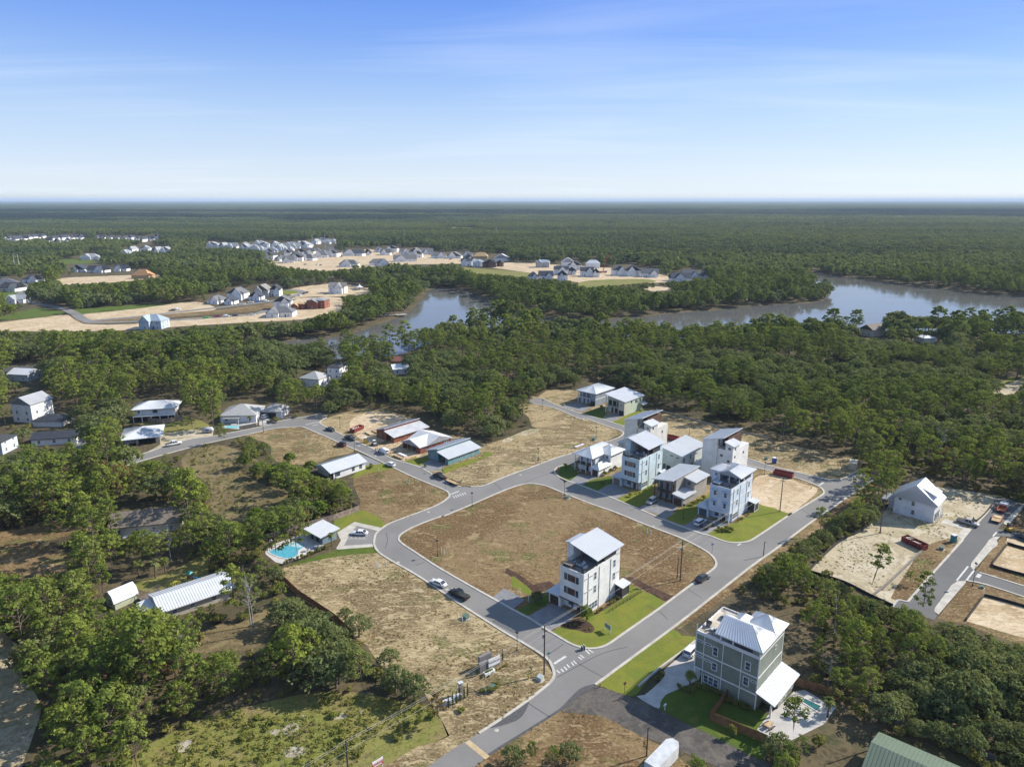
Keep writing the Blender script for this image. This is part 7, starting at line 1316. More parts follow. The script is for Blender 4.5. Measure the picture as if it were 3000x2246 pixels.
small_shrubs('D', [(1800, 1310), (1850, 1285), (1740, 1350), (1690, 1375), (1620, 1400), (1540, 1430)], 'yellow-green shrub in the bed beside the aqua tower house', 'shrubs beside the aqua tower house', .42, WEEDS); small_shrubs('C', [(620, 1370), (680, 1400), (740, 1400), (800, 1380), (840, 1400), (760, 1360)], 'dark shrub in the mulch island before the pale blue tower house', 'island bed shrubs', .6); small_shrubs('C', [(950, 1230), (1030, 1190), (1130, 1120), (1210, 1060), (1270, 1010)], 'small shrub along the pale blue tower house wall', 'shrubs beside the pale blue tower house', .4)
small_shrubs('n', [(280, 930), (330, 960), (400, 970), (450, 920), (520, 950), (600, 960), (640, 985), (740, 1060), (800, 1080), (860, 1110), (910, 1125)], 'dark shrub in the bed along the green-grey house', 'shrubs beside the green-grey house', .55); small_shrubs('x', [(760, 1580), (860, 1620), (960, 1590), (1040, 1520), (1070, 1460), (960, 1440), (600, 1640)], 'leafy shrub around the transformers in the round bed', 'round bed shrubs', .5, [(b[0], b[1]) for b in SHRUBS]); small_shrubs('x', [(1180, 850), (1280, 800), (1360, 760), (1040, 920), (600, 1150), (800, 1120), (900, 1010)], 'low plant at the foot of the entrance sign', 'entrance sign plants', .35, WEEDS); small_shrubs('y', [(960, 1330), (1020, 1380)], 'wispy round grass clump by the cypress row', 'grass clumps by the cypress row', .75, WEEDS)
small_shrubs('g', [(720, 1380), (430, 1250), (1400, 1470), (1460, 1440), (1510, 1410), (410, 420), (300, 400), (450, 1150), (510, 1110), (560, 1090)], 'young shrub on the front lawns of the row houses', 'row house garden shrubs', .7); small_shrubs('n', [(125, 800)], 'yellow-green shrub at the bend of the pale drive', None, .7, WEEDS); small_shrubs('e', [(575, 520)], 'dense round bush before the pyramid-roofed garage', None, 1.5); small_shrubs('e', [(1780, 880), (1345, 890)], 'young green bush in the verge of the side street', 'side street bushes', .6); small_shrubs('w', [(740, 1640)], 'dark conical shrub beside the white bungalow', None, .8); small_shrubs('D', [(110, 880)], 'leaning young shrub on the corner lawn of the hipped house', None, .7)
ct = g('l', 800, 1180); e_ = empty('ornamental_tree', ct, 0, 'pale feathery tree in the corner bed before the white tower house', 'tree'); e_.scale = (.5, .5, .62)
for me_, n_ in zip(BROADS[1], ('crown', 'trunk')): link(bpy.data.objects.new(n_, me_), e_)
e_ = empty('young_tree', g('l', 270, 975), 0, 'young leafy tree on the shaded lawn left of the white tower garage'.replace('left of', 'beside'), 'tree'); e_.scale = (.4, .4, .42)
for me_, n_ in zip(OAKS[1], ('crown', 'trunk')): link(bpy.data.objects.new(n_, me_), e_)
o = empty('picnic_table', (*g('n', 1105, 1290), ZD), R(30), 'wooden picnic table on the patio of the green-grey house', 'table'); box('table_top', -.9, .9, -.4, .4, .7, .76, wood_raw, o)
for s_ in (-1, 1): box('bench', -.9, .9, s_*.75-.15, s_*.75+.15, .42, .47, wood_brown, o); MB().bar((s_*.6, -.7, 0), (s_*.6, .2, .7), .09).bar((s_*.6, .7, 0), (s_*.6, -.2, .7), .09).build('leg', wood_brown, o)
pu = mat('parasol_white', (.78, .77, .74), .8)
for fr_, x_, y_, l_ in (('e', 160, 500, 'white parasol on the patio corner of the hipped house'), ('e', 275, 515, 'white parasol near the garden pool of the hipped house')):
    o = empty('parasol', g(fr_, x_, y_), 0, l_, 'parasol'); MB().lathe([(.04, 0), (.04, 2.4)], 6).build('pole', white, o); MB().lathe([(1.5, 2.0), (1.5, 2.04), (.05, 2.55)], 8).build('canopy', pu, o)
# kayaks, playground, dock, crane
for k, (c_, n_) in enumerate((((.62, .28, .02), 'orange'), ((.03, .22, .13), 'green'))):
    o = empty('kayak', (*g('i', 800+k*20, 870), .9+.0*k), R(100), f'{n_} kayak propped among the pine trunks', 'kayak'); o.rotation_euler = (0, R(-35), R(100)); v, f = loft([(-2, .05, .1, .3, .02), (-1.2, .32, 0, .35, .1), (0, .4, 0, .38, .12), (1.2, .32, 0, .35, .1), (2, .05, .1, .3, .02)]); mesh('hull', v, f, mat('kayak_' + n_, c_, .4), o, True); MB().box(-.5, .4, -.22, .22, .37, .4).build('cockpit', black, o)
o = empty('play_slide', g('i', 1430, 262), R(30), 'teal-roofed play tower with blue slide in the yard', 'playground'); tl = mat('play_teal', (.03, .30, .28), .5)
for sx in (-.6, .6):
    for sy in (-.6, .6): post(o, sx, sy, 0, 2.4, wood_brown, .1)
box('platform', -.65, .65, -.65, .65, 1.1, 1.2, wood_brown, o); MB().lathe([(1.0, 2.4), (.05, 3.0)], 4).build('roof', tl, o); MB().slab([(.65, -.3, 1.2), (2.4, -.3, .15), (2.4, .3, .15), (.65, .3, 1.2)], .08).build('slide', mat('play_blue', (.03, .22, .45), .4), o); MB().bar((-.6, 0, 2.2), (-3.4, 0, 2.2), .1).bar((-3.4, -.7, 0), (-3.4, 0, 2.2), .1).bar((-3.4, .7, 0), (-3.4, 0, 2.2), .1).build('swing_frame', wood_brown, o)
o = empty('climbing_dome', g('i', 1318, 300), 0, 'yellow climbing dome in the yard behind the deck', 'playground'); mb = MB(); ym = mat('play_yellow', (.55, .50, .06), .5)
for k in range(6): a_ = math.pi*k/6; mb.tube([(1.6*math.cos(t_)*math.cos(a_), 1.6*math.cos(t_)*math.sin(a_), 1.4*math.sin(t_)) for t_ in np.linspace(0, math.pi, 11)], .045, 5)
for z_ in (.5, .95): r_ = 1.6*math.sqrt(1-(z_/1.4)**2); mb.tube([(r_*math.cos(t_), r_*math.sin(t_), z_) for t_ in np.linspace(0, 2*math.pi, 17)], .045, 5)
mb.build('bars', ym, o)
dA, dB = Vector((*g('b', 255, 812), 0)), Vector((*g('b', 418, 800), 0)); o = empty('dock', dA, math.atan2(dB.y-dA.y, dB.x-dA.x), 'pale timber dock reaching into the lagoon', 'dock'); L_ = (dB-dA).length; dk2 = mat('bleached_wood', (.42, .39, .36), .9, var=.15)
for k in range(int(L_/1.2)): box('plank', k*1.2, k*1.2+1.12, -1.2, 1.2, .7, .82, dk2, o)
for k in range(6):
    for s_ in (-1, 1): post(o, k*L_/5.2+.4, s_*1.15, -3, 1.8, dk2, .28, 'piling')
box('platform', L_*.55, L_, -4.5, -1.2, .68, .8, dk2, o); rail(o, [(0, 1.2), (L_, 1.2)], .82, 1.0, dk2)
cr_ = g('s', 1290, 440); o = empty('crane', cr_, R(10), 'red boom pump crane folded over the far building site', 'crane'); rd = mat('crane_red', (.42, .06, .04), .5)
MB().box(-7, 5, -1.3, 1.3, .8, 2.2).build('truck_body', rd, o); MB().box(3.5, 5.8, -1.3, 1.3, 2.2, 3.4).build('cab', P_w, o); MB().bar((0, 0, 2), (6, 0, 25), .9).build('lower_boom', rd, o); MB().bar((6, 0, 25), (13, 0, 16), .7).build('upper_boom', rd, o); MB().bar((13, 0, 16), (12, 0, 5), .4).build('hose', black, o); wheels(o, (-5, -3.5, 3.5), 1.2, .55)
for z_ in (0,):
    o = empty('storage_hut', g('a', 545, 748), R(5), 'small tan utility hut by the curve of the far road', 'hut'); MB().box(-4, 4, 0, 4, 0, 2.6).build('wall', tan_wall, o); hip(o, -4.4, 4.4, -.4, 4.4, 2.65, 3.6, shingle_brown, axis='x', gable=(True, True), seam=False); win(o, '-y', -2.5, -1.5, .9, 2)
o = empty('gazebo', g('a', 2330, 640), 0, 'white gazebo with pointed roof beside the isolated house', 'gazebo')
for k in range(6): post(o, 3.5*math.cos(k*math.pi/3), 3.5*math.sin(k*math.pi/3), 0, 3.2, white, .3)
MB().lathe([(4.3, 3.2), (1.2, 4.6), (.1, 6.5)], 6).build('roof', white, o)
# ================================================================== PEOPLE at the building site
def person(fr, x, y, label, shirt, trousers, rz, arm):
    J = {'pelvis': (0, 0, .95), 'belly': (0, .01, 1.12), 'chest': (0, .01, 1.32), 'neck': (0, 0, 1.5), 'head': (0, -.02, 1.62), 'crown': (0, -.01, 1.74)}
    v = [J[k] for k in ('pelvis', 'belly', 'chest', 'neck', 'head', 'crown')]; e = [(0, 1), (1, 2), (2, 3), (3, 4), (4, 5)]; r_ = [.14, .14, .16, .06, .1, .07]
    for s_ in (-1, 1):
        n = len(v); v += [(s_*.1, 0, .88), (s_*.11, -.01, .5), (s_*.11, .03, .08), (s_*.12, -.13, .04)]; r_ += [.09, .065, .045, .04]; e += [(0, n), (n, n+1), (n+1, n+2), (n+2, n+3)]
        n = len(v); v += [(s_*.2, 0, 1.42), (s_*.25, .02, 1.15), (s_*.24, -.1-arm*.12, 1.0+arm*.1), (s_*.22, -.18-arm*.15, .96+arm*.14)]; r_ += [.065, .05, .04, .035]; e += [(2, n), (n, n+1), (n+1, n+2), (n+2, n+3)]
    me = bpy.data.meshes.new('person'); me.from_pydata(v, e, []); o = bpy.data.objects.new('person', me); COL.objects.link(o); o.location = (*g(fr, x, y), ZR); o.rotation_euler = (0, 0, rz)
    sk = o.modifiers.new('skin', 'SKIN'); o.modifiers.new('sub', 'SUBSURF').levels = 1; o.modifiers['sub'].render_levels = 1
    for i, q in enumerate(me.skin_vertices[0].data): q.radius = (r_[i], r_[i]); q.use_root = i == 0
    m_, t_, b_, oo = nodes('clothing_' + label[:12]); tcn = t_.nodes.new('ShaderNodeTexCoord'); sx = t_.nodes.new('ShaderNodeSeparateXYZ'); t_.links.new(tcn.outputs['Object'], sx.inputs[0]); rp_ = t_.nodes.new('ShaderNodeValToRGB'); dv = t_.nodes.new('ShaderNodeMath'); dv.operation = 'DIVIDE'; dv.inputs[1].default_value = 2; t_.links.new(sx.outputs['Z'], dv.inputs[0]); t_.links.new(dv.outputs[0], rp_.inputs[0]); rp_.color_ramp.interpolation = 'CONSTANT'
    el = rp_.color_ramp.elements; el[0].color = (.03, .025, .02, 1); el[1].position = .05; el[1].color = (*trousers, 1)
    for p_, c_ in ((.48, shirt), (.75, (.35, .21, .15)), (.85, (.05, .035, .025))): q = el.new(p_); q.color = (*c_, 1)
    t_.links.new(rp_.outputs[0], b_.inputs['Base Color']); b_.inputs['Roughness'].default_value = .8; me.materials.append(m_); tag(o, label, 'person'); return o
person('w', 890, 1125, 'person in pale red shirt standing before the white van', (.45, .18, .16), (.03, .035, .05), R(60), 1); person('w', 945, 1100, 'person in dark clothes at the nose of the white van', (.05, .04, .045), (.05, .045, .04), R(-80), 0)
# ================================================================== PLANTING (after every building has entered its mask)
def put(name, pair, p, s, rz, parts=('crown', 'trunk'), label=None, cat=None, group=None, tilt=0, z=0):
    o = empty(name, (p[0], p[1], z), rz, label, cat, group); o.scale = s if isinstance(s, tuple) else (s, s, s); o.rotation_euler = (tilt, tilt*.5, rz)
    for me, pn in zip(pair, parts): link(bpy.data.objects.new(pn, me), o)
    return o
P = np.concatenate([jitter_grid(96, 215, 4.3), jitter_grid(215, 430, 5.9), jitter_grid(430, 900, 7.2)])
kindn = SmoothNoise(45, 1)(P)*.6 + SmoothNoise(14, 2)(P)*.4
is_oak = kindn > .53
near_left = (P[:, 0] < -40) & (P[:, 1] < 190)
is_oak &= ~(near_left & (kindn < .68))
Hh = np.where(is_oak, rng.uniform(5.0, 11.0, len(P)), rng.uniform(7.5, 15.5, len(P)))
sn = SmoothNoise(60, 5)(P); Hh *= (.80 + .3*sn)*np.where(rng.random(len(P)) < .12, 1.28, 1.0); Hh = np.where(P[:, 1] > 215, Hh*1.08, Hh)
right_scrub = (P[:, 0] > 40) & (P[:, 1] < 175); Hh = np.where(right_scrub, Hh*.85, Hh)
sh_ = np.zeros(len(P), bool)
for d_ in (12, 25, 40, 55): sh_ |= inside(WATER, P + [0, d_])
sh_ &= P[:, 1] > 380; Hh = np.where(sh_, np.maximum(Hh*np.where(P[:, 0] > -130, 1.1, 1.3), np.where(P[:, 0] > -130, 7, 11)), Hh)
Wd = np.where(is_oak, Hh*.46, Hh*.25)
dry = ~wet_or_bank(P, 4) & (rng.random(len(P)) < .93)
ok = dry & ~blocked(P, Hh, Wd)
# where a full tree would hide open ground, try a lower one
for f_ in (.72, .5):
    idx_ = np.nonzero(dry & ~ok)[0]; h_ = Hh[idx_]*f_; w_ = Wd[idx_]*f_; good = ~blocked(P[idx_], h_, w_); Hh[idx_[good]] = h_[good]; Wd[idx_[good]] = w_[good]; ok[idx_[good]] = True
retry = ~ok & ~wet_or_bank(P, 3)
P2, P, Hh, Wd, is_oak = P[retry], P[ok], Hh[ok], Wd[ok], is_oak[ok]
order = np.argsort(np.hypot(P[:, 0], P[:, 1])); P, Hh, Wd, is_oak = P[order], Hh[order], Wd[order], is_oak[order]
pr_ = project(np.column_stack([P, Hh*.8])); seen = (pr_[:, 0] > -20) & (pr_[:, 0] < IW+20) & (pr_[:, 1] < IH+10)
def zone(p):
    "which stretch of woods a plant grows in"
    x, y = p
    if x < -35 and y < 128: return 'the pine grove beside the sandy track'
    if x < -35 and y < 165: return 'the grove around the metal-roofed ranch house'
    if x < -30 and y < 215: return 'the woods around the brown clearing'
    if x < -80 and y < 320: return 'the woods around the narrow road houses'
    if x < 40 and y < 165: return 'the bush belt above the weedy meadow'
    if x > 35 and y < 150: return 'the dense wood behind the green barn'
    if x > 35 and y < 215: return 'the brush between main road and sandy lot'
    if x > 60: return 'the big wood behind the back street'
    if y < 400: return 'the pine wood behind the red-sheathed shells'
    return 'the creek-side woods'
cnt = {'pine': 0, 'oak': 0}; rest_p, rest_o = [], []
GRP = {'pine': 'pines of the surrounding woods', 'oak': 'broad-crowned trees of the surrounding woods'}
for i in range(len(P)):
    if seen[i] and i < 900 and i % 31 == 7:
        if i % 2: put('bare_tree', SNAGS[i % 3], P[i], float(Hh[i]/9), i*1.0, ('branches', 'trunk'), 'bare grey dead tree in ' + zone(P[i]), 'tree', 'dead trees of the surrounding woods')
        else: put('rusty_tree', RUSTS[i % 2], P[i], float(Hh[i]/10), i*1.0, label='rust-brown tree in ' + zone(P[i]), cat='tree', group='rusty trees of the surrounding woods')
        continue
    k = 'oak' if is_oak[i] else 'pine'; s = Hh[i]/(8 if is_oak[i] else 12)
    if seen[i] and cnt[k] < 285:
        cnt[k] += 1; rz = rng.uniform(0, 6.28); sx = s*(rng.uniform(.8, 1.05) if P[i][1] < 215 and k == 'pine' else rng.uniform(.9, 1.2))
        if k == 'pine': put('pine_tree', PINES[rng.integers(6)], P[i], (sx, sx, s), rz, label=('tall slender' if s > .98 else 'short') + ' sand pine with tufts in ' + zone(P[i]), cat='pine tree', group=GRP[k], tilt=rng.normal()*.035)
        else: put('oak_tree', OAKS[rng.integers(5)], P[i], (sx, sx, s), rz, label=('broad tall' if s > 1.0 else 'small round') + ' grey-green oak in ' + zone(P[i]), cat='oak tree', group=GRP[k])
    else: (rest_o if is_oak[i] else rest_p).append((P[i][0], P[i][1], s))
def scatter(name, me, pts, label=None):
    "one mass of foliage: points carrying instances of one mesh"
    src = bpy.data.objects.new('source_' + name, me); a = np.array(pts, float)
    pm = bpy.data.meshes.new(name); pm.vertices.add(len(a)); pm.vertices.foreach_set('co', np.column_stack([a[:, 0], a[:, 1], a[:, 3] if a.shape[1] > 3 else np.zeros(len(a))]).ravel().astype(np.float32))
    at = pm.attributes.new('size', 'FLOAT', 'POINT'); at.data.foreach_set('value', a[:, 2].astype(np.float32)); at = pm.attributes.new('turn', 'FLOAT', 'POINT'); at.data.foreach_set('value', rng.uniform(0, 6.28, len(a)).astype(np.float32))
    o = bpy.data.objects.new(name, pm); COL.objects.link(o); o['kind'] = 'stuff'
    if label: o['label'] = label
    gnt = bpy.data.node_groups.new('scatter', 'GeometryNodeTree'); gnt.interface.new_socket('Geometry', in_out='INPUT', socket_type='NodeSocketGeometry'); gnt.interface.new_socket('Geometry', in_out='OUTPUT', socket_type='NodeSocketGeometry')
    q = gnt.nodes.new; gi = q('NodeGroupInput'); go = q('NodeGroupOutput'); mp_ = q('GeometryNodeMeshToPoints'); ip = q('GeometryNodeInstanceOnPoints'); inf = q('GeometryNodeObjectInfo'); inf.inputs['Object'].default_value = src; inf.inputs['As Instance'].default_value = True
    sz = q('GeometryNodeInputNamedAttribute'); sz.data_type = 'FLOAT'; sz.inputs['Name'].default_value = 'size'; tn = q('GeometryNodeInputNamedAttribute'); tn.data_type = 'FLOAT'; tn.inputs['Name'].default_value = 'turn'
    cx = q('ShaderNodeCombineXYZ'); l_ = gnt.links.new; l_(tn.outputs['Attribute'], cx.inputs['Z']); l_(gi.outputs[0], mp_.inputs['Mesh']); l_(mp_.outputs[0], ip.inputs['Points']); l_(inf.outputs['Geometry'], ip.inputs['Instance'])
    l_(cx.outputs[0], ip.inputs['Rotation']); l_(sz.outputs['Attribute'], ip.inputs['Scale']); l_(ip.outputs[0], go.inputs[0])
    md = o.modifiers.new('scatter', 'NODES'); md.node_group = gnt; return o
NEAR_P = [joined('woods_pine', q) for q in PINES]; NEAR_O = [joined('woods_oak', q) for q in OAKS]
rp_, ro_ = np.array(rest_p), np.array(rest_o); cut = 470
for a, src in ((rp_[rp_[:, 1] < cut], NEAR_P), (ro_[ro_[:, 1] < cut], NEAR_O), (rp_[rp_[:, 1] >= cut], LOD_P), (ro_[ro_[:, 1] >= cut], LOD_O)):
    pick = rng.integers(len(src), size=len(a))
    for k, me in enumerate(src): scatter('forest', me, a[pick == k])
# low growth at the edges of clearings: scrub where trees were refused
H2 = rng.uniform(1.4, 3.2, len(P2)); keep = (np.hypot(P2[:, 0], P2[:, 1]) < 420) & ~blocked(P2, H2, H2*.5); P2, H2 = P2[keep], H2[keep]
Pu = jitter_grid(96, 420, 3.6); Hu = rng.uniform(1.0, 2.8, len(Pu)); un = (SmoothNoise(18, 9)(Pu) > np.where((Pu[:, 0] > 35) & (Pu[:, 1] < 215), .12, .36)) & (Pu[:, 1] < 260); kb = ~wet_or_bank(Pu, 2) & un & ~blocked(Pu, Hu, Hu*.5); Pu, Hu = Pu[kb], Hu[kb]
Ps, Hs = np.concatenate([P2, Pu]), np.concatenate([H2, Hu]); od = np.argsort(np.hypot(Ps[:, 0], Ps[:, 1])); Ps, Hs = Ps[od], Hs[od]
ps_ = project(np.column_stack([Ps, Hs])); sv = (ps_[:, 0] > 0) & (ps_[:, 0] < IW) & (ps_[:, 1] < IH); n_s = 0; rest_s = []
for i in range(len(Ps)):
    if sv[i] and n_s < 220 and i % 3 == 0:
        n_s += 1; put('shrub', SHRUBS[rng.integers(4)], Ps[i], float(Hs[i]/2.4), rng.uniform(0, 6.28), ('foliage', 'stem'), 'low olive-green scrub bush in ' + zone(Ps[i]), 'shrub', 'scrub bushes of the surrounding woods')
    else: rest_s.append((Ps[i][0], Ps[i][1], Hs[i]/2.4))
a = np.array(rest_s); pick = rng.integers(4, size=len(a))
for k in range(4): scatter('undergrowth', joined('undergrowth', SHRUBS[k]), a[pick == k])
# far woods
def far_ok(Q, h):
    n = len(Q); return ~wet_or_bank(Q, 6) & ~blocked(Q, np.full(n, h), np.full(n, 5.0))
def wild(y0, y1, per):
    "random points over the view wedge, one per `per` square metres"
    half = (IW/2)/F_PX*1.12; n = int(half*(y1*y1-y0*y0)/per); y = np.sqrt(rng.uniform(y0*y0, y1*y1, n)); return np.column_stack([rng.uniform(-1, 1, n)*(half*y+20), y])
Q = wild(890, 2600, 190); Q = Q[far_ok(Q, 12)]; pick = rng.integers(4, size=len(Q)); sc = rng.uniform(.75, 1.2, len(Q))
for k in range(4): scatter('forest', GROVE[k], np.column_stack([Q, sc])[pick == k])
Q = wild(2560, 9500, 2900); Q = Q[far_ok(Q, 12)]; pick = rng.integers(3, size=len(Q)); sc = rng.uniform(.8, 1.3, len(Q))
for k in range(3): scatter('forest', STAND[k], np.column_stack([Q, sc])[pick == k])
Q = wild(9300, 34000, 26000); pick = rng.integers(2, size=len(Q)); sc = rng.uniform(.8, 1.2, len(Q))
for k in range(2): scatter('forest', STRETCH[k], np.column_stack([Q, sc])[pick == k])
# weeds and tufts in the meadows
def in_px(poly, Q): return inside(poly, project(np.column_stack([Q, np.zeros(len(Q))])))
for poly, step, sc_ in ((pts_of([('k', [(0, 720), (300, 640), (700, 560), (1500, 640), (1750, 700), (1950, 960), (1650, 1060), (1350, 1251), (0, 1300), (-300, 1300)]), ('i', [(1050, 1656), (1400, 1340)])]), 1.05, 1.0), (pts_of([('d', [(1480, 930), (1656, 832), (1900, 870), (2208, 1040)]), ('e', [(420, 1000), (560, 1180), (300, 1325), (60, 1230)]), ('d', [(1690, 1150)])]), 1.6, .8)):
    Q = jitter_grid(95, 300, step); Q = Q[in_px(poly, Q)]; dn = SmoothNoise(7, 21)(Q); Q = Q[dn > .34]
    big = rng.random(len(Q)) < .07
    for k in range(3):
        sel = big & (rng.integers(3, size=len(Q)) == k)
        if sel.any(): scatter('weeds', joined('weeds', WEEDS[k]), np.column_stack([Q[sel], rng.uniform(.35, 1.0, sel.sum())*sc_]))
    for k in range(2):
        sel = ~big & (rng.integers(2, size=len(Q)) == k)
        if sel.any(): scatter('grass', TUFT[k], np.column_stack([Q[sel], rng.uniform(.7, 1.6, sel.sum())*sc_]))
lots = [pts_of([('j', [(390, 640), (355, 720), (830, 1080), (1010, 1250)]), ('k', [(1180, 120), (1640, 480), (1930, 960)]), ('m', [(400, 1060), (770, 810), (1000, 620), (1010, 540), (400, 70)]), ('j', [(1500, 675), (1230, 510), (860, 490)])]), pts_of([('e', [(1000, 565), (1384, 741), (1711, 869), (2100, 1038)]), ('f', [(250, 1038), (1050, 765), (1450, 600), (900, 402), (690, 365), (690, 480), (760, 575), (330, 690)])]), pts_of([('e', [(1250, 1180), (1235, 1100), (1320, 900), (1900, 1050), (1975, 1085), (1880, 1190), (1470, 1370)])]), pts_of([('e', [(330, 622), (760, 556), (1220, 745), (900, 850), (540, 790)])]), pts_of([('m', [(1100, 905), (1450, 930), (2020, 1215), (2212, 1560), (60, 1560), (420, 1292), (900, 995)])]), pts_of([('q', [(65, 1075), (560, 690), (960, 350), (1850, 335), (1560, 770), (1040, 1350), (880, 1410)])]), pts_of([('g', [(970, 440), (1900, 682)]), ('h', [(700, 785), (830, 925), (350, 918), (0, 818)])])]
keep_off = [spline([g('P', *p) for p in pts_of([('l', [(1225, 770), (1655, 972), (1200, 1303), (960, 1448), (760, 1452), (430, 1290), (0, 1045), (-90, 820), (0, 690), (380, 740), (520, 560), (760, 680), (1160, 690)])])], 1, True)]
Q = jitter_grid(95, 320, 1.35); hit = np.zeros(len(Q), bool)
for poly in lots: hit |= in_px(poly, Q)
for poly in keep_off: hit &= ~inside(poly, Q)
Q = Q[hit]; dn = SmoothNoise(6, 31)(Q)*.6 + SmoothNoise(2.2, 32)(Q)*.4; Q = Q[dn > .57]; pick = (SmoothNoise(11, 33)(Q) + rng.normal(size=len(Q))*.15 > .58).astype(int)
for k in range(2): scatter('grass', STRAW[k], np.column_stack([Q[pick == k], rng.uniform(.35, 1.0, (pick == k).sum())]))
# single trees that stand out in the photograph
def one(fr, x, y, pair, s, label, name='pine_tree', cat='pine tree', group=None, tilt=0, parts=('crown', 'trunk'), rz=None):
    return put(name, pair, g(fr, x, y), s, rng.uniform(0, 6.28) if rz is None else rz, parts, label, cat, group, tilt)
o_ = one('q', 640, 1302, PINES[1], (.95, .95, 1.12), 'tall leaning pine standing alone at the edge of the bare sandy lot'); o_.rotation_euler = (-.06, .24, 0)
one('q', 1165, 1510, PINES[4], (.7, .7, .98), 'thin pine with a small crown beside the dead-end street', tilt=.02)
one('q', 480, 700, PINES[2], (.75, .75, .92), 'upright pine in the brush strip between the road and the sandy lot')
one('q', 170, 740, PINES[5], (.7, .7, .78), 'spindly open-crowned pine in the brush strip beside the main road')
o_ = one('q', 545, 480, PINES[0], (.85, .85, 1.1), 'dark pine leaning over the brush strip next to the reddish bare tree'); o_.rotation_euler = (0, .2, 1)
one('q', 757, 700, snag(12.5, R5(131), mat('reddish_twigs', (.20, .12, .11), .95)), 1.0, 'leafless tree with reddish twigs and long bare trunk beside the white gable house', 'bare_tree', 'tree', parts=('branches', 'trunk'))
one('q', 1545, 280, PINES[3], (1.0, 1.0, 1.05), 'pine with a pale trunk in front of the wood behind the white gable house')
one('q', 240, 1150, SHRUBS[0], 1.2, 'young bushy pine sapling at the tip of the sandy lot', 'shrub', 'shrub', parts=('foliage', 'stem'))
one('q', 1045, 1200, PINES[2], (.4, .4, .3), 'stunted little pine on the verge by the dead-end street')
for fr_, x_, y_, i_, s_, l_ in (('f', 640, 500, 0, .95, 'open pine at the tip of the pine wood beside the sandy lot'), ('f', 560, 560, 3, .8, 'slim pine in the outer row of the pine wood beside the sandy lot'), ('f', 470, 520, 5, 1.0, 'tall pine with layered tufts at the corner of the pine wood')):
    one(fr_, x_, y_, PINES[i_], s_, l_)
for x_, y_, i_ in ((1885, 600, 0), (1905, 660, 1)): one('i', x_, y_, SNAGS[i_], (.9, .9, 1.45), 'tall bare grey trunk rising from the yard beside the metal-roofed house', 'bare_tree', 'tree', 'two bare trunks in the yard', parts=('branches', 'trunk'))
one('i', 740, 230, SNAGS[2], 1.05, 'leaning dead grey tree beside the barn-roofed shed', 'bare_tree', 'tree', tilt=.2, parts=('branches', 'trunk'))
for fr_, x_, y_, i_, l_ in (('d', 760, 1640, 1, 'grey leafless tree at the edge of the brown clearing'), ('i', 1400, 860, 2, 'bare grey thicket tree among the pines below the metal-roofed house'), ('d', 870, 650, 0, 'dead white-limbed tree in the woods by the raised house'), ('e', 1900, 420, 1, 'pale dead trunk at the edge of the pine wood behind the red-sheathed house'), ('o', 1845, 700, 2, 'bare black tree on the lagoon shore')):
    one(fr_, x_, y_, SNAGS[i_], .9, l_, 'bare_tree', 'tree', parts=('branches', 'trunk'))
for fr_, x_, y_, i_, s_, l_ in (('d', 350, 1450, 0, .85, 'rust-brown oak beside the brown clearing'), ('d', 80, 1420, 0, .9, 'bronze-leaved tree at the dark edge of the woods'), ('k', 1850, 860, 1, .62, 'rusty brown young tree beside the row of slim cypresses')):
    one(fr_, x_, y_, RUSTS[i_], s_, l_, 'rusty_tree', 'tree')
for fr_, x_, y_, s_, l_ in (('v', 1465, 545, .9, 'small palm in front of the blue-grey pool house'), ('n', 1650, 1200, .95, 'palm beside the small rectangular pool'), ('n', 378, 960, 1.0, 'slim palm against the tall green-grey house'), ('e', 365, 520, .75, 'palm on the patio of the white hip-roofed house'), ('d', 575, 680, .8, 'palm on the verge beside the dark-roofed house'), ('d', 345, 610, .8, 'palm beside the white gabled three-storey house'), ('i', 1045, 230, 1.1, 'cabbage palm, first of the clump behind the wooden deck'), ('i', 1170, 240, 1.2, 'tallest cabbage palm of the clump behind the wooden deck'), ('i', 1245, 200, 1.0, 'cabbage palm at the fence end of the clump behind the deck')):
    one(fr_, x_, y_, PALMS[rng.integers(2)], s_, l_, 'palm_tree', 'palm')
# broad-leaved trees along the pool club fence
for fr_, x_, y_, s_ in (('e', 560, 1330, .85), ('e', 640, 1310, .9), ('e', 800, 1310, 1.05), ('e', 930, 1290, .95), ('e', 1060, 1180, 1.0), ('e', 1130, 1160, .85), ('e', 420, 1330, .8), ('e', 760, 1160, .9), ('e', 880, 1150, .95), ('e', 700, 1080, 1.0), ('e', 560, 1010, 1.0), ('e', 450, 960, .95), ('e', 330, 880, .85), ('e', 640, 960, .95), ('e', 780, 1000, .9), ('e', 860, 930, .8), ('e', 690, 850, .7)):
    one(fr_, x_, y_, BROADS[rng.integers(3)], s_, 'full fresh-green broadleaf tree in the belt behind the pool fence', 'broadleaf_tree', 'tree', 'broadleaf trees behind the pool club')
for fr_, x_, y_, i_, s_, l_ in (('e', 480, 770, 1, .6, 'small upright olive tree at the corner of the straw-coloured lot'), ('j', 1060, 1250, 3, .75, 'sprawling grey-green oak leaning over the field fence'), ('j', 940, 1120, 2, .5, 'small grey-green oak on the field fence line'), ('k', 1620, 640, 0, .8, 'thick oak at the end of the bush belt by the striped-post sign'), ('k', 1450, 560, 4, .8, 'oak in the bush belt below the straw-coloured field'), ('k', 1400, 330, 1, .6, 'thin-crowned oak on the edge of the straw-coloured field')):
    one(fr_, x_, y_, OAKS[i_], s_, l_, 'oak_tree', 'oak tree')
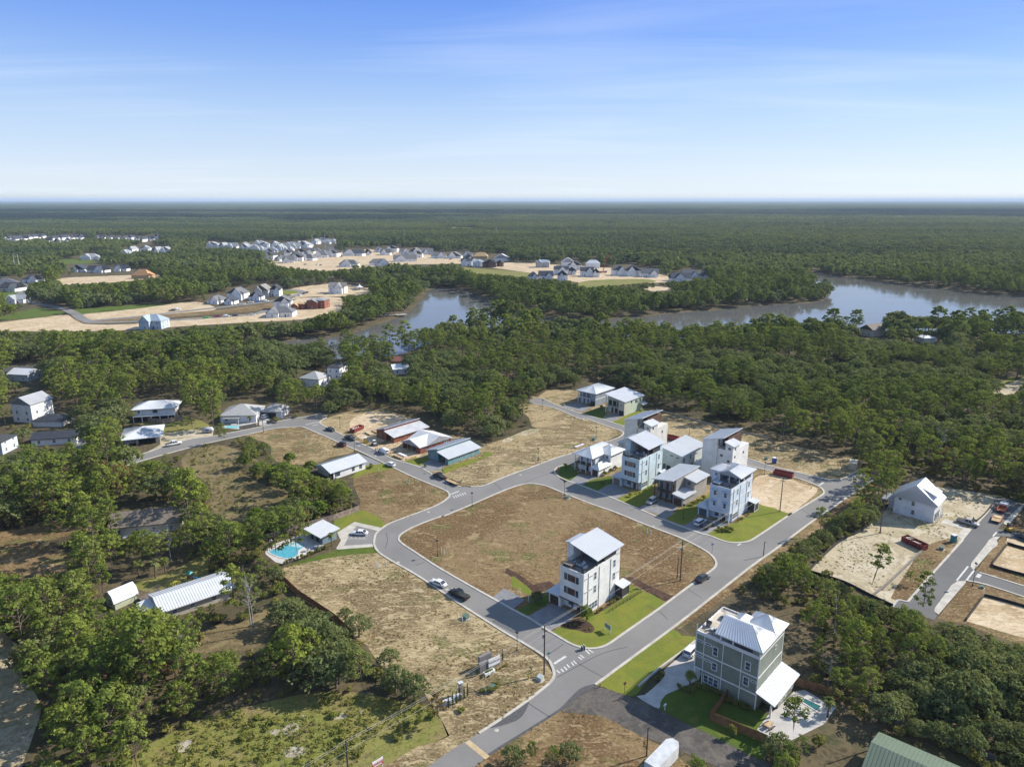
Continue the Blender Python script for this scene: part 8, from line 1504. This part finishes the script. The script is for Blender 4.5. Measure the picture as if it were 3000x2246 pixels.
for fr_, x_, y_, i_, s_, l_ in (('m', 1160, 1380, 1, .55, 'rounded dark-green bush-like pine at the corner of the weedy wedge'), ('m', 640, 1395, 3, .5, 'low green tree near the road end of the weedy wedge'), ('m', 820, 1350, 0, .32, 'little pine between the two bushes of the weedy wedge'), ('m', 1000, 1409, 2, .35, 'small half-hidden bush beside the rounded pine')):
    one(fr_, x_, y_, OAKS[i_] if s_ > .4 else PINES[i_], s_, l_, 'tree', 'tree')
one('n', 1330, 1400, PINES[1], (.85, .85, .72), 'dense pine overhanging the patio of the green-grey house')
one('n', 1180, 1600, OAKS[2], .75, 'bushy tree at the outer corner of the brown plank fence', 'oak_tree', 'oak tree')
one('n', 768, 1385, SHRUBS[1], (.6, .6, 1.2), 'narrow young shrub tree outside the brown plank fence', 'shrub', 'shrub', parts=('foliage', 'stem'))
# ================================================================== AIR
hz = MB().box(-60000, 60000, -800, 60000, -6, 130).build('haze', None); hz['kind'] = 'stuff'
m = bpy.data.materials.new('haze'); m.use_nodes = True; t = m.node_tree; t.nodes.clear(); o = t.nodes.new('ShaderNodeOutputMaterial'); v = t.nodes.new('ShaderNodeVolumePrincipled')
v.inputs['Color'].default_value = (.66, .82, 1.0, 1); v.inputs['Density'].default_value = 4.8e-5; v.inputs['Anisotropy'].default_value = .0; t.links.new(v.outputs[0], o.inputs['Volume']); hz.data.materials.append(m)

# fair-weather clouds above and beyond the upper frame edge shade the far woods
cm = bpy.data.materials.new('cloud'); cm.use_nodes = True; cm.node_tree.nodes['Principled BSDF'].inputs['Base Color'].default_value = (.85, .86, .88, 1); cm.node_tree.nodes['Principled BSDF'].inputs['Roughness'].default_value = 1.0
cv, cf = [], []; cz = 2400.0; off = Vector((math.cos(SUN_AZ), math.sin(SUN_AZ)))*(cz/math.tan(SUN_EL)); cr2 = R5(900)
for sx, sy, rx, ry in ((-2700, 4200, 1500, 800), (-1100, 3700, 1100, 520), (-3600, 5600, 1800, 800), (-700, 5400, 1700, 800), (900, 4600, 1000, 500), (2500, 4500, 1500, 750), (3300, 5600, 1700, 800), (1500, 5900, 1600, 600), (3000, 3500, 900, 320), (-2200, 3100, 700, 260)):
    for k in range(9):
        a = cr2.uniform(0, 6.28); q = cr2.uniform(0, .8); c0 = (sx + off.x + math.cos(a)*rx*q, sy + off.y + math.sin(a)*ry*q, cz + cr2.uniform(-20, 60)); w = cr2.uniform(.3, .55); n0 = len(cv)
        for i in range(7):
            t_ = -1.2 + 2.4*i/6
            for j in range(12): u = 2*math.pi*j/12; kx = 1 + cr2.uniform(-.18, .18); cv.append((c0[0] + math.cos(u)*math.cos(t_)*rx*w*kx, c0[1] + math.sin(u)*math.cos(t_)*ry*w*kx*1.3, c0[2] + math.sin(t_)*70*kx))
        for i in range(6):
            for j in range(12): cf.append((n0+i*12+j, n0+i*12+(j+1) % 12, n0+(i+1)*12+(j+1) % 12, n0+(i+1)*12+j))
        cf += [tuple(n0+j for j in range(11, -1, -1)), tuple(n0+72+j for j in range(12))]
cl_ = mesh('clouds', cv, cf, cm, None, True); cl_['kind'] = 'stuff'
